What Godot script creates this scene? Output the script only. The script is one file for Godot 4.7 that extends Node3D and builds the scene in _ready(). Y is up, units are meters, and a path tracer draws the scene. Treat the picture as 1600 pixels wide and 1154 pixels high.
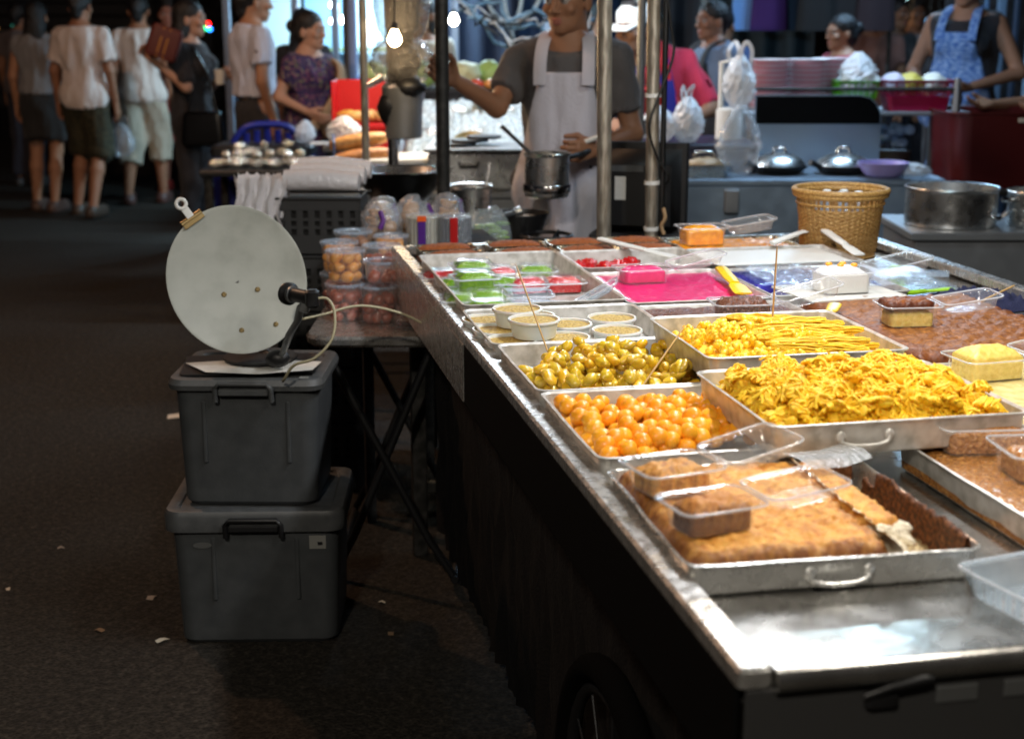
extends Node3D
# A night market stall of sweets. World: y up, metres, the camera looks along -z.
const YAW := 0.20311
var names := {}
var M := {}
var rng := RandomNumberGenerator.new()
var hand_open: G
var hand_grip: G
var head_male: G
var head_female: G

class G:
	# collects triangles with normals and vertex colours
	var v := PackedVector3Array()
	var n := PackedVector3Array()
	var c := PackedColorArray()
	var ix := PackedInt32Array()
	var col := Color.WHITE
	var xf := Transform3D.IDENTITY

	func sheet(p: PackedVector3Array, nu: int, nv: int, closed: bool, flip := false, cols := PackedColorArray()) -> G:
		var base := v.size()
		var nn := PackedVector3Array()
		nn.resize(nu * nv)
		var ku := nu if closed else nu - 1
		var mirrored := (xf.basis.determinant() < 0.0) != flip
		for j in nv - 1:
			for k in ku:
				var a := j * nu + k
				var b := j * nu + (k + 1) % nu
				var d := a + nu
				var e := b + nu
				var f := (p[d] - p[a]).cross(p[b] - p[a])
				var g := (p[d] - p[b]).cross(p[e] - p[b])
				nn[a] += f
				nn[b] += f + g
				nn[d] += f + g
				nn[e] += g
				if mirrored:
					ix.append(base + a); ix.append(base + d); ix.append(base + b)
					ix.append(base + b); ix.append(base + d); ix.append(base + e)
				else:
					ix.append(base + a); ix.append(base + b); ix.append(base + d)
					ix.append(base + b); ix.append(base + e); ix.append(base + d)
		var sgn := -1.0 if flip else 1.0
		for k in p.size():
			v.append(xf * p[k])
			n.append((xf.basis * nn[k] * sgn).normalized())
			c.append(cols[k] if cols.size() else col)
		return self

	func fan(ring: PackedVector3Array, up: bool) -> G:
		var base := v.size()
		var m := Vector3.ZERO
		for p in ring:
			m += p
		m /= ring.size()
		var nm := Vector3.ZERO
		for k in ring.size():
			nm += (ring[(k + 1) % ring.size()] - m).cross(ring[k] - m)
		nm = (xf.basis * nm * (1.0 if up else -1.0)).normalized()
		v.append(xf * m); n.append(nm); c.append(col)
		for p in ring:
			v.append(xf * p); n.append(nm); c.append(col)
		var sw := (xf.basis.determinant() < 0.0) != (not up)
		for k in ring.size():
			var a := base + 1 + k
			var b := base + 1 + (k + 1) % ring.size()
			ix.append(base)
			ix.append(b if sw else a)
			ix.append(a if sw else b)
		return self

	func loft(rings: Array, cap0 := true, cap1 := true, crease := 0.7) -> G:
		var nu: int = rings[0].size()
		var start := 0
		for j in range(1, rings.size()):
			var cut: bool = j == rings.size() - 1
			if not cut:
				var d1: Vector3 = rings[j][0] - rings[j - 1][0]
				var d2: Vector3 = rings[j + 1][0] - rings[j][0]
				cut = d1.angle_to(d2) > crease
			if cut:
				var p := PackedVector3Array()
				for q in range(start, j + 1):
					p.append_array(rings[q])
				sheet(p, nu, j - start + 1, true)
				start = j
		if cap0:
			fan(rings[0], false)
		if cap1:
			fan(rings[-1], true)
		return self

	static func circle(r: float, y: float, m := 20, cx := 0.0, cz := 0.0) -> PackedVector3Array:
		var p := PackedVector3Array()
		for k in m:
			var a := TAU * k / m
			p.append(Vector3(cx + r * cos(a), y, cz + r * sin(a)))
		return p

	static func rr(w: float, d: float, r: float, y: float, seg := 3, sub := 0, amp := 0.0, waves := 0) -> PackedVector3Array:
		# a rounded rectangle, half width w, half depth d; sub points on every side, pushed in and out by amp
		var p := PackedVector3Array()
		r = minf(r, minf(w, d) * 0.999)
		var cs := [[w - r, d - r, 0.0], [r - w, d - r, PI / 2], [r - w, r - d, PI], [w - r, r - d, PI * 1.5]]
		for q in 4:
			var s = cs[q]
			var last := Vector3.ZERO
			for k in seg + 1:
				var a: float = s[2] + PI / 2 * k / seg
				last = Vector3(s[0] + r * cos(a), y, s[1] + r * sin(a))
				p.append(last)
			if sub > 0:
				var t = cs[(q + 1) % 4]
				var nxt := Vector3(t[0] + r * cos(t[2]), y, t[1] + r * sin(t[2]))
				var out := Vector3(cos(s[2] + PI / 2), 0, sin(s[2] + PI / 2))
				for k in sub:
					var f := (k + 1.0) / (sub + 1.0)
					p.append(last.lerp(nxt, f) + out * amp * (sin(f * PI * waves) if waves else 0.0))
		return p

	func box(ctr: Vector3, size: Vector3, b := 0.004, turn := Basis.IDENTITY) -> G:
		var keep := xf
		xf = xf * Transform3D(turn, ctr)
		var w := size.x / 2
		var h := size.y / 2
		var d := size.z / 2
		b = minf(b, minf(w, minf(h, d)) * 0.9)
		loft([rr(w - b, d - b, b * 0.6, -h, 1), rr(w, d, b, -h + b, 1), rr(w, d, b, h - b, 1), rr(w - b, d - b, b * 0.6, h, 1)])
		xf = keep
		return self

	func tube(path: Array, rad, m := 8, caps := true) -> G:
		var rings := []
		var u := Vector3.ZERO
		for j in path.size():
			var t: Vector3 = (path[mini(j + 1, path.size() - 1)] - path[maxi(j - 1, 0)]).normalized()
			if u == Vector3.ZERO:
				u = t.cross(Vector3(0.3, 0.2, 0.9) if absf(t.z) < 0.8 else Vector3.UP).normalized()
			u = (u - t * u.dot(t)).normalized()
			var w := u.cross(t)
			var r: float = rad[j] if rad is Array else rad
			var ring := PackedVector3Array()
			for k in m:
				var a := TAU * k / m
				ring.append(path[j] + (u * cos(a) + w * sin(a)) * r)
			rings.append(ring)
		return loft(rings, caps, caps, 3.0)

	func lathe(prof: Array, m := 20, cap0 := true, cap1 := true, crease := 0.7) -> G:
		var rings := []
		for q in prof:
			rings.append(circle(q[0], q[1], m))
		return loft(rings, cap0, cap1, crease)

	func ball(ctr: Vector3, r: Vector3, nu := 12, nv := 8, turn := Basis.IDENTITY, noise: FastNoiseLite = null, amp := 0.0) -> G:
		var keep := xf
		xf = xf * Transform3D(turn, ctr)
		var p := PackedVector3Array()
		for j in nv + 1:
			var la := -PI / 2 + PI * j / nv
			for k in nu:
				var a := TAU * k / nu
				var q := Vector3(cos(la) * cos(a), sin(la), cos(la) * sin(a))
				if noise:
					var w := (xf * (q * r)) * 1.0
					q *= 1.0 + amp * noise.get_noise_3d(w.x, w.y, w.z)
				p.append(q * r)
		sheet(p, nu, nv + 1, true)
		xf = keep
		return self

	func add(g: G, t := Transform3D.IDENTITY, tint = null) -> G:
		var base := v.size()
		var mm := xf * t
		var sw := mm.basis.determinant() < 0.0
		for k in g.v.size():
			v.append(mm * g.v[k])
			n.append((mm.basis * g.n[k]).normalized())
			c.append(g.c[k] if tint == null else g.c[k] * tint)
		for k in range(0, g.ix.size(), 3):
			ix.append(base + g.ix[k])
			ix.append(base + g.ix[k + (2 if sw else 1)])
			ix.append(base + g.ix[k + (1 if sw else 2)])
		return self

	func mesh() -> ArrayMesh:
		var a := []
		a.resize(Mesh.ARRAY_MAX)
		a[Mesh.ARRAY_VERTEX] = v
		a[Mesh.ARRAY_NORMAL] = n
		a[Mesh.ARRAY_COLOR] = c
		a[Mesh.ARRAY_INDEX] = ix
		var m := ArrayMesh.new()
		m.add_surface_from_arrays(Mesh.PRIMITIVE_TRIANGLES, a)
		return m

class Field:
	# a distance field on a grid, meshed with surface nets
	var lo: Vector3
	var cell: float
	var nx: int
	var ny: int
	var nz: int
	var d := PackedFloat32Array()
	var tag := PackedByteArray()
	var best := PackedFloat32Array()

	func _init(a: Vector3, b: Vector3, size: float) -> void:
		lo = a
		cell = size
		nx = int((b.x - a.x) / size) + 2
		ny = int((b.y - a.y) / size) + 2
		nz = int((b.z - a.z) / size) + 2
		d.resize(nx * ny * nz)
		d.fill(100.0)
		best.resize(d.size())
		best.fill(100.0)
		tag.resize(d.size())

	func span(a: Vector3, b: Vector3) -> Array:
		var p := (a - lo) / cell
		var q := (b - lo) / cell
		return [maxi(int(p.x), 0), mini(int(q.x) + 2, nx), maxi(int(p.y), 0), mini(int(q.y) + 2, ny), maxi(int(p.z), 0), mini(int(q.z) + 2, nz)]

	func cap(a: Vector3, b: Vector3, ra: float, rb: float, k := 0.03, t := 0, flat := false) -> void:
		var pad := maxf(ra, rb) + k * 0.5 + cell * 2.5
		var s := span(a.min(b) - Vector3.ONE * pad, a.max(b) + Vector3.ONE * pad)
		var ba := b - a
		var bb := maxf(ba.length_squared(), 1e-9)
		var dir := ba.normalized()
		var reach := k + cell * 4.0
		for z in range(s[4], s[5]):
			for y in range(s[2], s[3]):
				var o := (z * ny + y) * nx
				for x in range(s[0], s[1]):
					var pa := lo + Vector3(x, y, z) * cell - a
					var h := clampf(pa.dot(ba) / bb, 0.0, 1.0)
					var e := (pa - ba * h).length() - lerpf(ra, rb, h)
					if flat:
						e = maxf(e, (pa - ba).dot(dir))
					if e > reach:
						continue
					put(o + x, e, k, t)

	func ell(ctr: Vector3, r: Vector3, k := 0.03, t := 0, turn := Basis.IDENTITY) -> void:
		var big := maxf(r.x, maxf(r.y, r.z)) + k * 0.5 + cell * 2.5
		var s := span(ctr - Vector3.ONE * big, ctr + Vector3.ONE * big)
		var inv := turn.transposed()
		var r1 := Vector3.ONE / r
		var r2 := r1 * r1
		for z in range(s[4], s[5]):
			for y in range(s[2], s[3]):
				var o := (z * ny + y) * nx
				for x in range(s[0], s[1]):
					var p := inv * (lo + Vector3(x, y, z) * cell - ctr)
					var k0 := (p * r1).length()
					var k1 := (p * r2).length()
					put(o + x, k0 * (k0 - 1.0) / maxf(k1, 1e-6), k, t)

	func put(o: int, e: float, k: float, t: int) -> void:
		var c := d[o]
		var h := maxf(k - absf(c - e), 0.0) / k
		d[o] = minf(c, e) - h * h * k * 0.25
		if e < best[o]:
			best[o] = e
			tag[o] = t

	func carve(ctr: Vector3, r: Vector3, k := 0.01) -> void:
		var big := maxf(r.x, maxf(r.y, r.z)) + k + cell * 3
		var s := span(ctr - Vector3.ONE * big, ctr + Vector3.ONE * big)
		for z in range(s[4], s[5]):
			for y in range(s[2], s[3]):
				for x in range(s[0], s[1]):
					var o := (z * ny + y) * nx + x
					var p := lo + Vector3(x, y, z) * cell - ctr
					var k0 := (p / r).length()
					var e := -(k0 * (k0 - 1.0) / maxf((p / (r * r)).length(), 1e-6))
					var c := d[o]
					var h := maxf(k - absf(c - e), 0.0) / k
					d[o] = maxf(c, e) + h * h * k * 0.25

	func cut(point: Vector3, away: Vector3) -> void:
		# removes everything on the side that away points to
		for z in nz:
			for y in ny:
				for x in nx:
					var o := (z * ny + y) * nx + x
					if d[o] < 0.2:
						d[o] = maxf(d[o], (lo + Vector3(x, y, z) * cell - point).dot(away))

	func rough(f: FastNoiseLite, amp: float, sy := 1.0) -> void:
		for z in nz:
			for y in ny:
				for x in nx:
					var o := (z * ny + y) * nx + x
					if absf(d[o]) < cell * 3.0 + amp:
						d[o] += amp * f.get_noise_3d(x * cell, y * cell * sy, z * cell)

	func into(g: G, colors: Array) -> G:
		var at := PackedInt32Array()
		at.resize(d.size())
		at.fill(-1)
		var cells := PackedInt32Array()
		var sy := nx
		var sz := nx * ny
		var lim := cell * 2.2
		var ofs := [0, 1, sy, sy + 1, sz, sz + 1, sz + sy, sz + sy + 1]
		var base := g.v.size()
		var fl := PackedFloat32Array()
		fl.resize(8)
		for z in nz - 1:
			for y in ny - 1:
				var o := z * sz + y * sy - 1
				for x in nx - 1:
					o += 1
					if absf(d[o]) > lim:
						continue
					var neg := 0
					for q in 8:
						var e := d[o + ofs[q]]
						fl[q] = e
						if e < 0.0:
							neg += 1
					if neg == 0 or neg == 8:
						continue
					var sum := Vector3.ZERO
					var cnt := 0
					for q in 8:
						for ax in 3:
							var bit := 1 << ax
							if q & bit:
								continue
							var e0 := fl[q]
							var e1 := fl[q | bit]
							if (e0 < 0.0) != (e1 < 0.0):
								var p := Vector3(q & 1, (q >> 1) & 1, (q >> 2) & 1)
								p[ax] = e0 / (e0 - e1)
								sum += p
								cnt += 1
					sum /= cnt
					var nm := Vector3(fl[1] + fl[3] + fl[5] + fl[7] - fl[0] - fl[2] - fl[4] - fl[6], fl[2] + fl[3] + fl[6] + fl[7] - fl[0] - fl[1] - fl[4] - fl[5], fl[4] + fl[5] + fl[6] + fl[7] - fl[0] - fl[1] - fl[2] - fl[3])
					at[o] = base + cells.size()
					cells.append(o)
					g.v.append(g.xf * (lo + (Vector3(x, y, z) + sum) * cell))
					g.n.append((g.xf.basis * nm).normalized())
					g.c.append(colors[tag[o]])
		for o in cells:
			var inside := d[o] < 0.0
			for ax in 3:
				var step: int = [1, sy, sz][ax]
				if (d[o + step] < 0.0) == inside:
					continue
				var s1: int = [sy, sz, 1][ax]
				var s2: int = [sz, 1, sy][ax]
				if o - s1 - s2 < 0:
					continue
				var a := at[o - s1 - s2]
				var b := at[o - s2]
				var cc := at[o]
				var e := at[o - s1]
				if a < 0 or b < 0 or cc < 0 or e < 0:
					continue
				if inside:
					g.ix.append_array(PackedInt32Array([a, cc, b, a, e, cc]))
				else:
					g.ix.append_array(PackedInt32Array([a, b, cc, a, cc, e]))
		return g

# ---------- nodes ----------
func numbered(called: String) -> String:
	var k: int = names.get(called, 0)
	names[called] = k + 1
	return called if k == 0 else "%s_%03d" % [called, k]

func tag(o: Node3D, label: String, category: String, group := "") -> Node3D:
	o.set_meta("label", label)
	o.set_meta("category", category)
	if group:
		o.set_meta("group", group)
	return o

func thing(called: String, label: String, category: String, at := Vector3.ZERO, turn := 0.0, group := "") -> Node3D:
	var o := Node3D.new()
	o.name = numbered(called)
	add_child(o)
	o.position = at
	o.rotation.y = turn
	return tag(o, label, category, group)

func part(called: String, g: G, m: Material, parent: Node3D, label := "") -> MeshInstance3D:
	var o := MeshInstance3D.new()
	o.name = called
	o.mesh = g.mesh()
	o.material_override = m
	parent.add_child(o, true)
	if label:
		o.set_meta("label", label)
	return o

func piece(called: String, mesh: Mesh, m: Material, parent: Node3D, t: Transform3D) -> MeshInstance3D:
	var o := MeshInstance3D.new()
	o.name = called
	o.mesh = mesh
	o.material_override = m
	o.transform = t
	parent.add_child(o, true)
	return o

func solo(called: String, g: G, m: Material, label: String, category: String, at := Vector3.ZERO, turn := 0.0, group := "") -> MeshInstance3D:
	return solo_mesh(called, g.mesh(), m, label, category, Transform3D(Basis(Vector3.UP, turn), at), group)

func solo_mesh(called: String, mesh: Mesh, m: Material, label: String, category: String, t: Transform3D, group := "") -> MeshInstance3D:
	var o := MeshInstance3D.new()
	o.name = numbered(called)
	o.mesh = mesh
	o.material_override = m
	add_child(o)
	o.transform = t
	tag(o, label, category, group)
	return o

func struct(called: String, g: G, m: Material) -> MeshInstance3D:
	var o := part(called, g, m, self)
	o.set_meta("kind", "structure")
	return o

func dup(root: Node3D, at: Vector3, turn: float, label: String, group := "") -> Node3D:
	var r: Node3D = root.duplicate()
	r.name = numbered(String(root.name).rstrip("0123456789").rstrip("_"))
	add_child(r)
	r.position = at
	r.rotation = Vector3(0, turn, 0)
	r.set_meta("label", label)
	if group:
		r.set_meta("group", group)
	return r

func st(t: float, h: float, s: float) -> Vector3:
	# a point of the sweet stall: t to its right, h above the ground, s away from its near edge
	return Vector3(0.2205 + 0.97944 * t - 0.20172 * s, h, -(1.3198 + 0.20172 * t + 0.97944 * s))

func F(x: float, h: float, f: float) -> Vector3:
	return Vector3(x, h, -f)

# ---------- materials ----------
func nz(freq: float, seed_ := 1, oct := 4, type := FastNoiseLite.TYPE_SIMPLEX_SMOOTH) -> FastNoiseLite:
	var f := FastNoiseLite.new()
	f.noise_type = type
	f.frequency = freq
	f.seed = seed_
	f.fractal_octaves = oct
	return f

func tex(freq: float, stops: Array, seed_ := 1, oct := 4, type := FastNoiseLite.TYPE_SIMPLEX_SMOOTH, size := 256) -> NoiseTexture2D:
	var t := NoiseTexture2D.new()
	t.width = size
	t.height = size
	t.seamless = true
	t.noise = nz(freq, seed_, oct, type)
	var gr := Gradient.new()
	var offs := PackedFloat32Array()
	var cols := PackedColorArray()
	for s in stops:
		offs.append(s[0])
		cols.append(s[1])
	gr.offsets = offs
	gr.colors = cols
	t.color_ramp = gr
	return t

func grey(a: float, b: float) -> Array:
	return [[0.15, Color(a, a, a)], [0.85, Color(b, b, b)]]

func mt(col: Color, rough := 0.6, metal := 0.0, o := {}) -> StandardMaterial3D:
	var m := StandardMaterial3D.new()
	m.albedo_color = col
	m.roughness = rough
	m.metallic = metal
	if o.has("tex"):
		m.albedo_texture = o.tex
	if o.has("rtex"):
		m.roughness_texture = o.rtex
	if o.has("bump"):
		m.heightmap_enabled = true
		m.heightmap_texture = o.bump
		m.heightmap_scale = o.get("bs", 0.1)
	if o.has("ts"):
		m.uv1_triplanar = true
		m.uv1_world_triplanar = o.get("world", false)
		m.uv1_scale = o.ts if o.ts is Vector3 else Vector3.ONE * o.ts
	if o.has("vc"):
		m.vertex_color_use_as_albedo = true
	if o.has("alpha"):
		m.transparency = BaseMaterial3D.TRANSPARENCY_ALPHA
		m.albedo_color.a = o.alpha
	if o.has("coat"):
		m.clearcoat_enabled = true
		m.clearcoat = o.coat
		m.clearcoat_roughness = o.get("coat_rough", 0.1)
	if o.has("sss"):
		m.subsurf_scatter_enabled = true
		m.subsurf_scatter_strength = o.sss
	if o.has("sheen"):
		m.rim_enabled = true
		m.rim = o.sheen
	if o.has("back"):
		m.backlight_enabled = true
		m.backlight = o.back
	if o.has("emit"):
		m.emission_enabled = true
		m.emission = o.emit
		m.emission_energy_multiplier = o.get("power", 1.0)
	if o.has("spec"):
		m.metallic_specular = o.spec
	return m

func materials() -> void:
	var fine := tex(0.09, grey(0.0, 1.0), 3, 5)
	var lump := tex(0.03, grey(0.0, 1.0), 5, 3)
	var crumb := tex(0.07, grey(0.0, 1.0), 8, 4, FastNoiseLite.TYPE_CELLULAR)
	var grain := tex(0.3, grey(0.0, 1.0), 11, 3, FastNoiseLite.TYPE_SIMPLEX)
	var smudge := tex(0.02, [[0.1, Color(0.36, 0.36, 0.36)], [0.6, Color(0.42, 0.42, 0.42)], [0.95, Color(0.5, 0.5, 0.5)]], 21, 5)
	var gloss := tex(0.025, [[0.1, Color(0.24, 0.24, 0.24)], [0.6, Color(0.29, 0.29, 0.29)], [0.95, Color(0.38, 0.38, 0.38)]], 22, 5)
	M.fine = fine
	M.lump = lump
	M.crumb = crumb
	M.grain = grain
	M.asphalt = mt(Color.WHITE, 0.92, 0.0, {tex = tex(0.07, [[0.0, Color(0.16, 0.148, 0.13)], [0.4, Color(0.21, 0.194, 0.172)], [0.65, Color(0.236, 0.218, 0.193)], [0.85, Color(0.27, 0.248, 0.22)], [1.0, Color(0.36, 0.335, 0.305)]], 31, 6, FastNoiseLite.TYPE_SIMPLEX, 1024), ts = 0.37, world = true, bump = tex(0.2, grey(0.0, 1.0), 33, 3, FastNoiseLite.TYPE_SIMPLEX, 1024), bs = 0.25, spec = 0.3})
	var grit: StandardMaterial3D = M.asphalt
	grit.detail_enabled = true
	grit.detail_albedo = tex(0.16, [[0.0, Color(0.45, 0.45, 0.45)], [0.35, Color(0.75, 0.75, 0.75)], [0.7, Color(0.95, 0.95, 0.95)], [1.0, Color(1, 1, 1)]], 35, 3, FastNoiseLite.TYPE_CELLULAR, 512)
	grit.detail_blend_mode = BaseMaterial3D.BLEND_MODE_MUL
	grit.detail_uv_layer = BaseMaterial3D.DETAIL_UV_2
	grit.uv2_triplanar = true
	grit.uv2_world_triplanar = true
	grit.uv2_scale = Vector3.ONE * 1.13
	var steel_tint := tex(0.012, [[0.2, Color(0.6, 0.59, 0.57)], [0.8, Color(0.74, 0.735, 0.72)]], 23, 5)
	M.table = mt(Color.WHITE, 1.0, 0.9, {tex = steel_tint, rtex = tex(0.02, [[0.1, Color(0.2, 0.2, 0.2)], [0.9, Color(0.31, 0.31, 0.31)]], 64, 5), ts = 2.2, bump = lump, bs = 0.025})
	M.rim = mt(Color.WHITE, 1.0, 0.8, {tex = tex(0.012, [[0.2, Color(0.72, 0.71, 0.69)], [0.8, Color(0.84, 0.835, 0.82)]], 63, 5), rtex = gloss, ts = 6.0, bump = lump, bs = 0.045})
	M.steel = mt(Color(0.86, 0.86, 0.85), 1.0, 1.0, {rtex = gloss, ts = 3.0})
	M.steel_dull = mt(Color(0.56, 0.57, 0.58), 1.0, 0.65, {rtex = smudge, ts = 2.0, bump = lump, bs = 0.012})
	M.alu = mt(Color.WHITE, 1.0, 0.35, {tex = tex(0.02, [[0.15, Color(0.66, 0.65, 0.62)], [0.5, Color(0.8, 0.79, 0.77)], [0.9, Color(0.87, 0.865, 0.85)]], 24, 5), rtex = smudge, ts = 4.0, bump = lump, bs = 0.05})
	M.alu_wavy = mt(Color(0.84, 0.84, 0.83), 1.0, 0.7, {rtex = gloss, ts = 6.0, bump = lump, bs = 0.06})
	M.tin = mt(Color(0.72, 0.69, 0.62), 1.0, 0.95, {rtex = gloss, ts = 5.0, bump = lump, bs = 0.05})
	M.pipe = mt(Color.WHITE, 0.5, 0.8, {tex = tex(0.03, [[0.2, Color(0.5, 0.47, 0.42)], [0.6, Color(0.7, 0.67, 0.61)], [0.9, Color(0.8, 0.78, 0.73)]], 25, 5), ts = Vector3(8, 1.2, 8), bump = grain, bs = 0.02})
	M.pipe_dark = mt(Color.WHITE, 0.5, 0.4, {tex = tex(0.03, [[0.2, Color(0.13, 0.13, 0.12)], [0.9, Color(0.27, 0.26, 0.25)]], 26, 5), ts = 3.0})
	M.chrome = mt(Color(0.8, 0.8, 0.8), 0.15, 1.0)
	M.clear = mt(Color(0.97, 0.99, 1.0), 0.07, 0.0, {alpha = 0.085, bump = lump, bs = 0.03, ts = 14.0})
	M.clear_blue = mt(Color(0.8, 0.9, 1.0), 0.1, 0.0, {alpha = 0.22, bump = lump, bs = 0.05, ts = 10.0})
	M.clear_thin = mt(Color(0.97, 0.99, 1.0), 0.05, 0.0, {alpha = 0.02, bump = lump, bs = 0.03, ts = 14.0})
	M.clear_edge = mt(Color(0.95, 0.97, 1.0), 0.06, 0.0, {alpha = 0.32})
	M.bag = mt(Color(0.92, 0.94, 0.96), 0.22, 0.0, {alpha = 0.55, bump = lump, bs = 0.5, ts = 9.0})
	M.bag_clear = mt(Color(0.9, 0.95, 1.0), 0.12, 0.0, {alpha = 0.2, bump = lump, bs = 0.5, ts = 8.0})
	M.bag_white = mt(Color(0.93, 0.92, 0.93), 0.22, 0.0, {back = Color(0.35, 0.35, 0.36), bump = lump, bs = 0.22, ts = 5.0})
	M.white = mt(Color(0.86, 0.86, 0.84), 0.4, 0.0, {bump = fine, bs = 0.01, ts = 6.0})
	M.cup = mt(Color(0.88, 0.885, 0.87), 0.32, 0.0, {sss = 0.1})
	M.paper = mt(Color(0.8, 0.79, 0.76), 0.8, 0.0, {bump = lump, bs = 0.05, ts = 5.0})
	M.bin = mt(Color.WHITE, 0.55, 0.0, {tex = tex(0.03, [[0.15, Color(0.235, 0.247, 0.255)], [0.9, Color(0.275, 0.286, 0.293)]], 27, 5), ts = 2.0, bump = grain, bs = 0.02})
	M.bin_lid = mt(Color.WHITE, 0.5, 0.0, {tex = tex(0.03, [[0.15, Color(0.26, 0.268, 0.272)], [0.9, Color(0.32, 0.326, 0.328)]], 28, 5), ts = 2.5, bump = grain, bs = 0.02})
	M.black = mt(Color(0.085, 0.085, 0.09), 0.45, 0.0, {bump = fine, bs = 0.02, ts = 4.0})
	M.black_cloth = mt(Color(0.022, 0.022, 0.024), 0.6, 0.0, {bump = fine, bs = 0.08, ts = 4.0})
	M.shroud = mt(Color(0.55, 0.53, 0.5), 0.18, 0.0, {alpha = 0.38, bump = M.lump, bs = 0.9, ts = 5.0})
	M.steel_dark = mt(Color(0.3, 0.3, 0.3), 0.5, 0.6)
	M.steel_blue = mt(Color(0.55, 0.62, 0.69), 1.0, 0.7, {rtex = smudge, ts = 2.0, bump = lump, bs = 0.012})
	M.band = mt(Color(0.03, 0.03, 0.032), 0.8, 0.0, {spec = 0.2})
	M.crate = mt(Color(0.2, 0.2, 0.2), 0.6, 0.0, {bump = grain, bs = 0.03, ts = 5.0})
	M.rubber = mt(Color(0.03, 0.03, 0.03), 0.95, 0.0, {spec = 0.15})
	M.dish = mt(Color.WHITE, 0.5, 0.0, {tex = tex(0.012, [[0.15, Color(0.62, 0.63, 0.595)], [0.5, Color(0.68, 0.69, 0.655)], [0.9, Color(0.71, 0.72, 0.685)]], 29, 6), ts = 3.0, bump = fine, bs = 0.01})
	M.brass = mt(Color(0.6, 0.52, 0.36), 0.4, 0.8, {bump = fine, bs = 0.02, ts = 20.0})
	M.zinc = mt(Color(0.55, 0.56, 0.56), 0.42, 0.8, {bump = fine, bs = 0.02, ts = 12.0})
	M.cable = mt(Color(0.68, 0.65, 0.53), 0.5)
	M.cable_black = mt(Color(0.05, 0.05, 0.05), 0.4)
	# food
	M.cake = mt(Color.WHITE, 0.62, 0.0, {vc = true, tex = tex(0.035, [[0.08, Color(0.74, 0.54, 0.34)], [0.28, Color(0.93, 0.84, 0.68)], [0.65, Color(0.98, 0.95, 0.87)], [0.95, Color(1, 1, 0.93)]], 41, 6), ts = 6.0, bump = crumb, bs = 0.2, sss = 0.05})
	M.crumb_white = mt(Color(0.95, 0.91, 0.82), 0.7, 0.0, {bump = crumb, bs = 0.3, ts = 12.0})
	M.crumb_floor = mt(Color.WHITE, 0.7, 0.0, {tex = tex(0.06, [[0.2, Color(0.42, 0.27, 0.13)], [0.5, Color(0.78, 0.68, 0.47)], [0.9, Color(0.9, 0.85, 0.7)]], 42, 5), bump = crumb, bs = 0.4, ts = 9.0})
	M.crust = mt(Color.WHITE, 0.7, 0.0, {tex = tex(0.05, [[0.2, Color(0.19, 0.1, 0.05)], [0.55, Color(0.4, 0.23, 0.11)], [0.9, Color(0.58, 0.37, 0.2)]], 43, 5), bump = lump, bs = 0.3, ts = 8.0})
	M.slab = mt(Color.WHITE, 0.5, 0.0, {vc = true, tex = tex(0.05, [[0.1, Color(0.44, 0.26, 0.1)], [0.5, Color(0.53, 0.34, 0.14)], [0.75, Color(0.61, 0.4, 0.17)], [0.95, Color(0.78, 0.54, 0.24)]], 44, 6), ts = 4.0, bump = fine, bs = 0.12})
	M.custard = mt(Color.WHITE, 0.75, 0.0, {tex = tex(0.05, [[0.1, Color(0.38, 0.18, 0.05)], [0.5, Color(0.56, 0.29, 0.09)], [0.9, Color(0.7, 0.4, 0.15)]], 45, 5), ts = 8.0, bump = fine, bs = 0.12})
	M.choc = mt(Color.WHITE, 0.3, 0.0, {tex = tex(0.08, [[0.1, Color(0.2, 0.1, 0.06)], [0.5, Color(0.42, 0.24, 0.15)], [0.9, Color(0.58, 0.37, 0.26)]], 46, 4, FastNoiseLite.TYPE_CELLULAR), ts = 8.0, bump = crumb, bs = 0.35})
	M.tan_rice = mt(Color.WHITE, 0.22, 0.0, {tex = tex(0.08, [[0.1, Color(0.5, 0.3, 0.12)], [0.5, Color(0.7, 0.47, 0.23)], [0.9, Color(0.83, 0.64, 0.38)]], 47, 4, FastNoiseLite.TYPE_CELLULAR), ts = 8.0, bump = crumb, bs = 0.35, coat = 0.5})
	M.amber = mt(Color(0.63, 0.31, 0.1), 0.25, 0.0, {tex = tex(0.06, [[0.1, Color(0.6, 0.5, 0.4)], [0.9, Color(1, 1, 1)]], 48, 4), ts = 8.0, coat = 0.6, bump = crumb, bs = 0.1})
	M.pink = mt(Color(0.9, 0.1, 0.44), 0.3, 0.0, {tex = tex(0.04, [[0.2, Color(0.93, 0.9, 0.92)], [0.9, Color(1, 1, 1)]], 49, 4), ts = 6.0, coat = 0.4, bump = lump, bs = 0.08})
	M.purple = mt(Color(0.22, 0.2, 0.6), 0.2, 0.0, {tex = tex(0.02, [[0.2, Color(0.7, 0.7, 0.8)], [0.9, Color(1, 1, 1)]], 50, 4), ts = 4.0, coat = 0.6, bump = lump, bs = 0.1})
	M.orange_jelly = mt(Color(1.0, 0.68, 0.05), 0.25, 0.0, {tex = tex(0.03, [[0.2, Color(0.92, 0.84, 0.7)], [0.8, Color(1, 1, 1)]], 51, 5), ts = 6.0, coat = 0.5, bump = lump, bs = 0.12})
	M.green_jelly = mt(Color(0.47, 0.66, 0.05), 0.2, 0.0, {tex = tex(0.03, [[0.2, Color(0.8, 0.86, 0.7)], [0.8, Color(1, 1, 1)]], 52, 4), ts = 10.0, coat = 0.7, sss = 0.06, bump = lump, bs = 0.06})
	M.red_jelly = mt(Color(0.74, 0.06, 0.09), 0.2, 0.0, {coat = 0.7, sss = 0.06, bump = lump, bs = 0.1, ts = 12.0})
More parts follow.
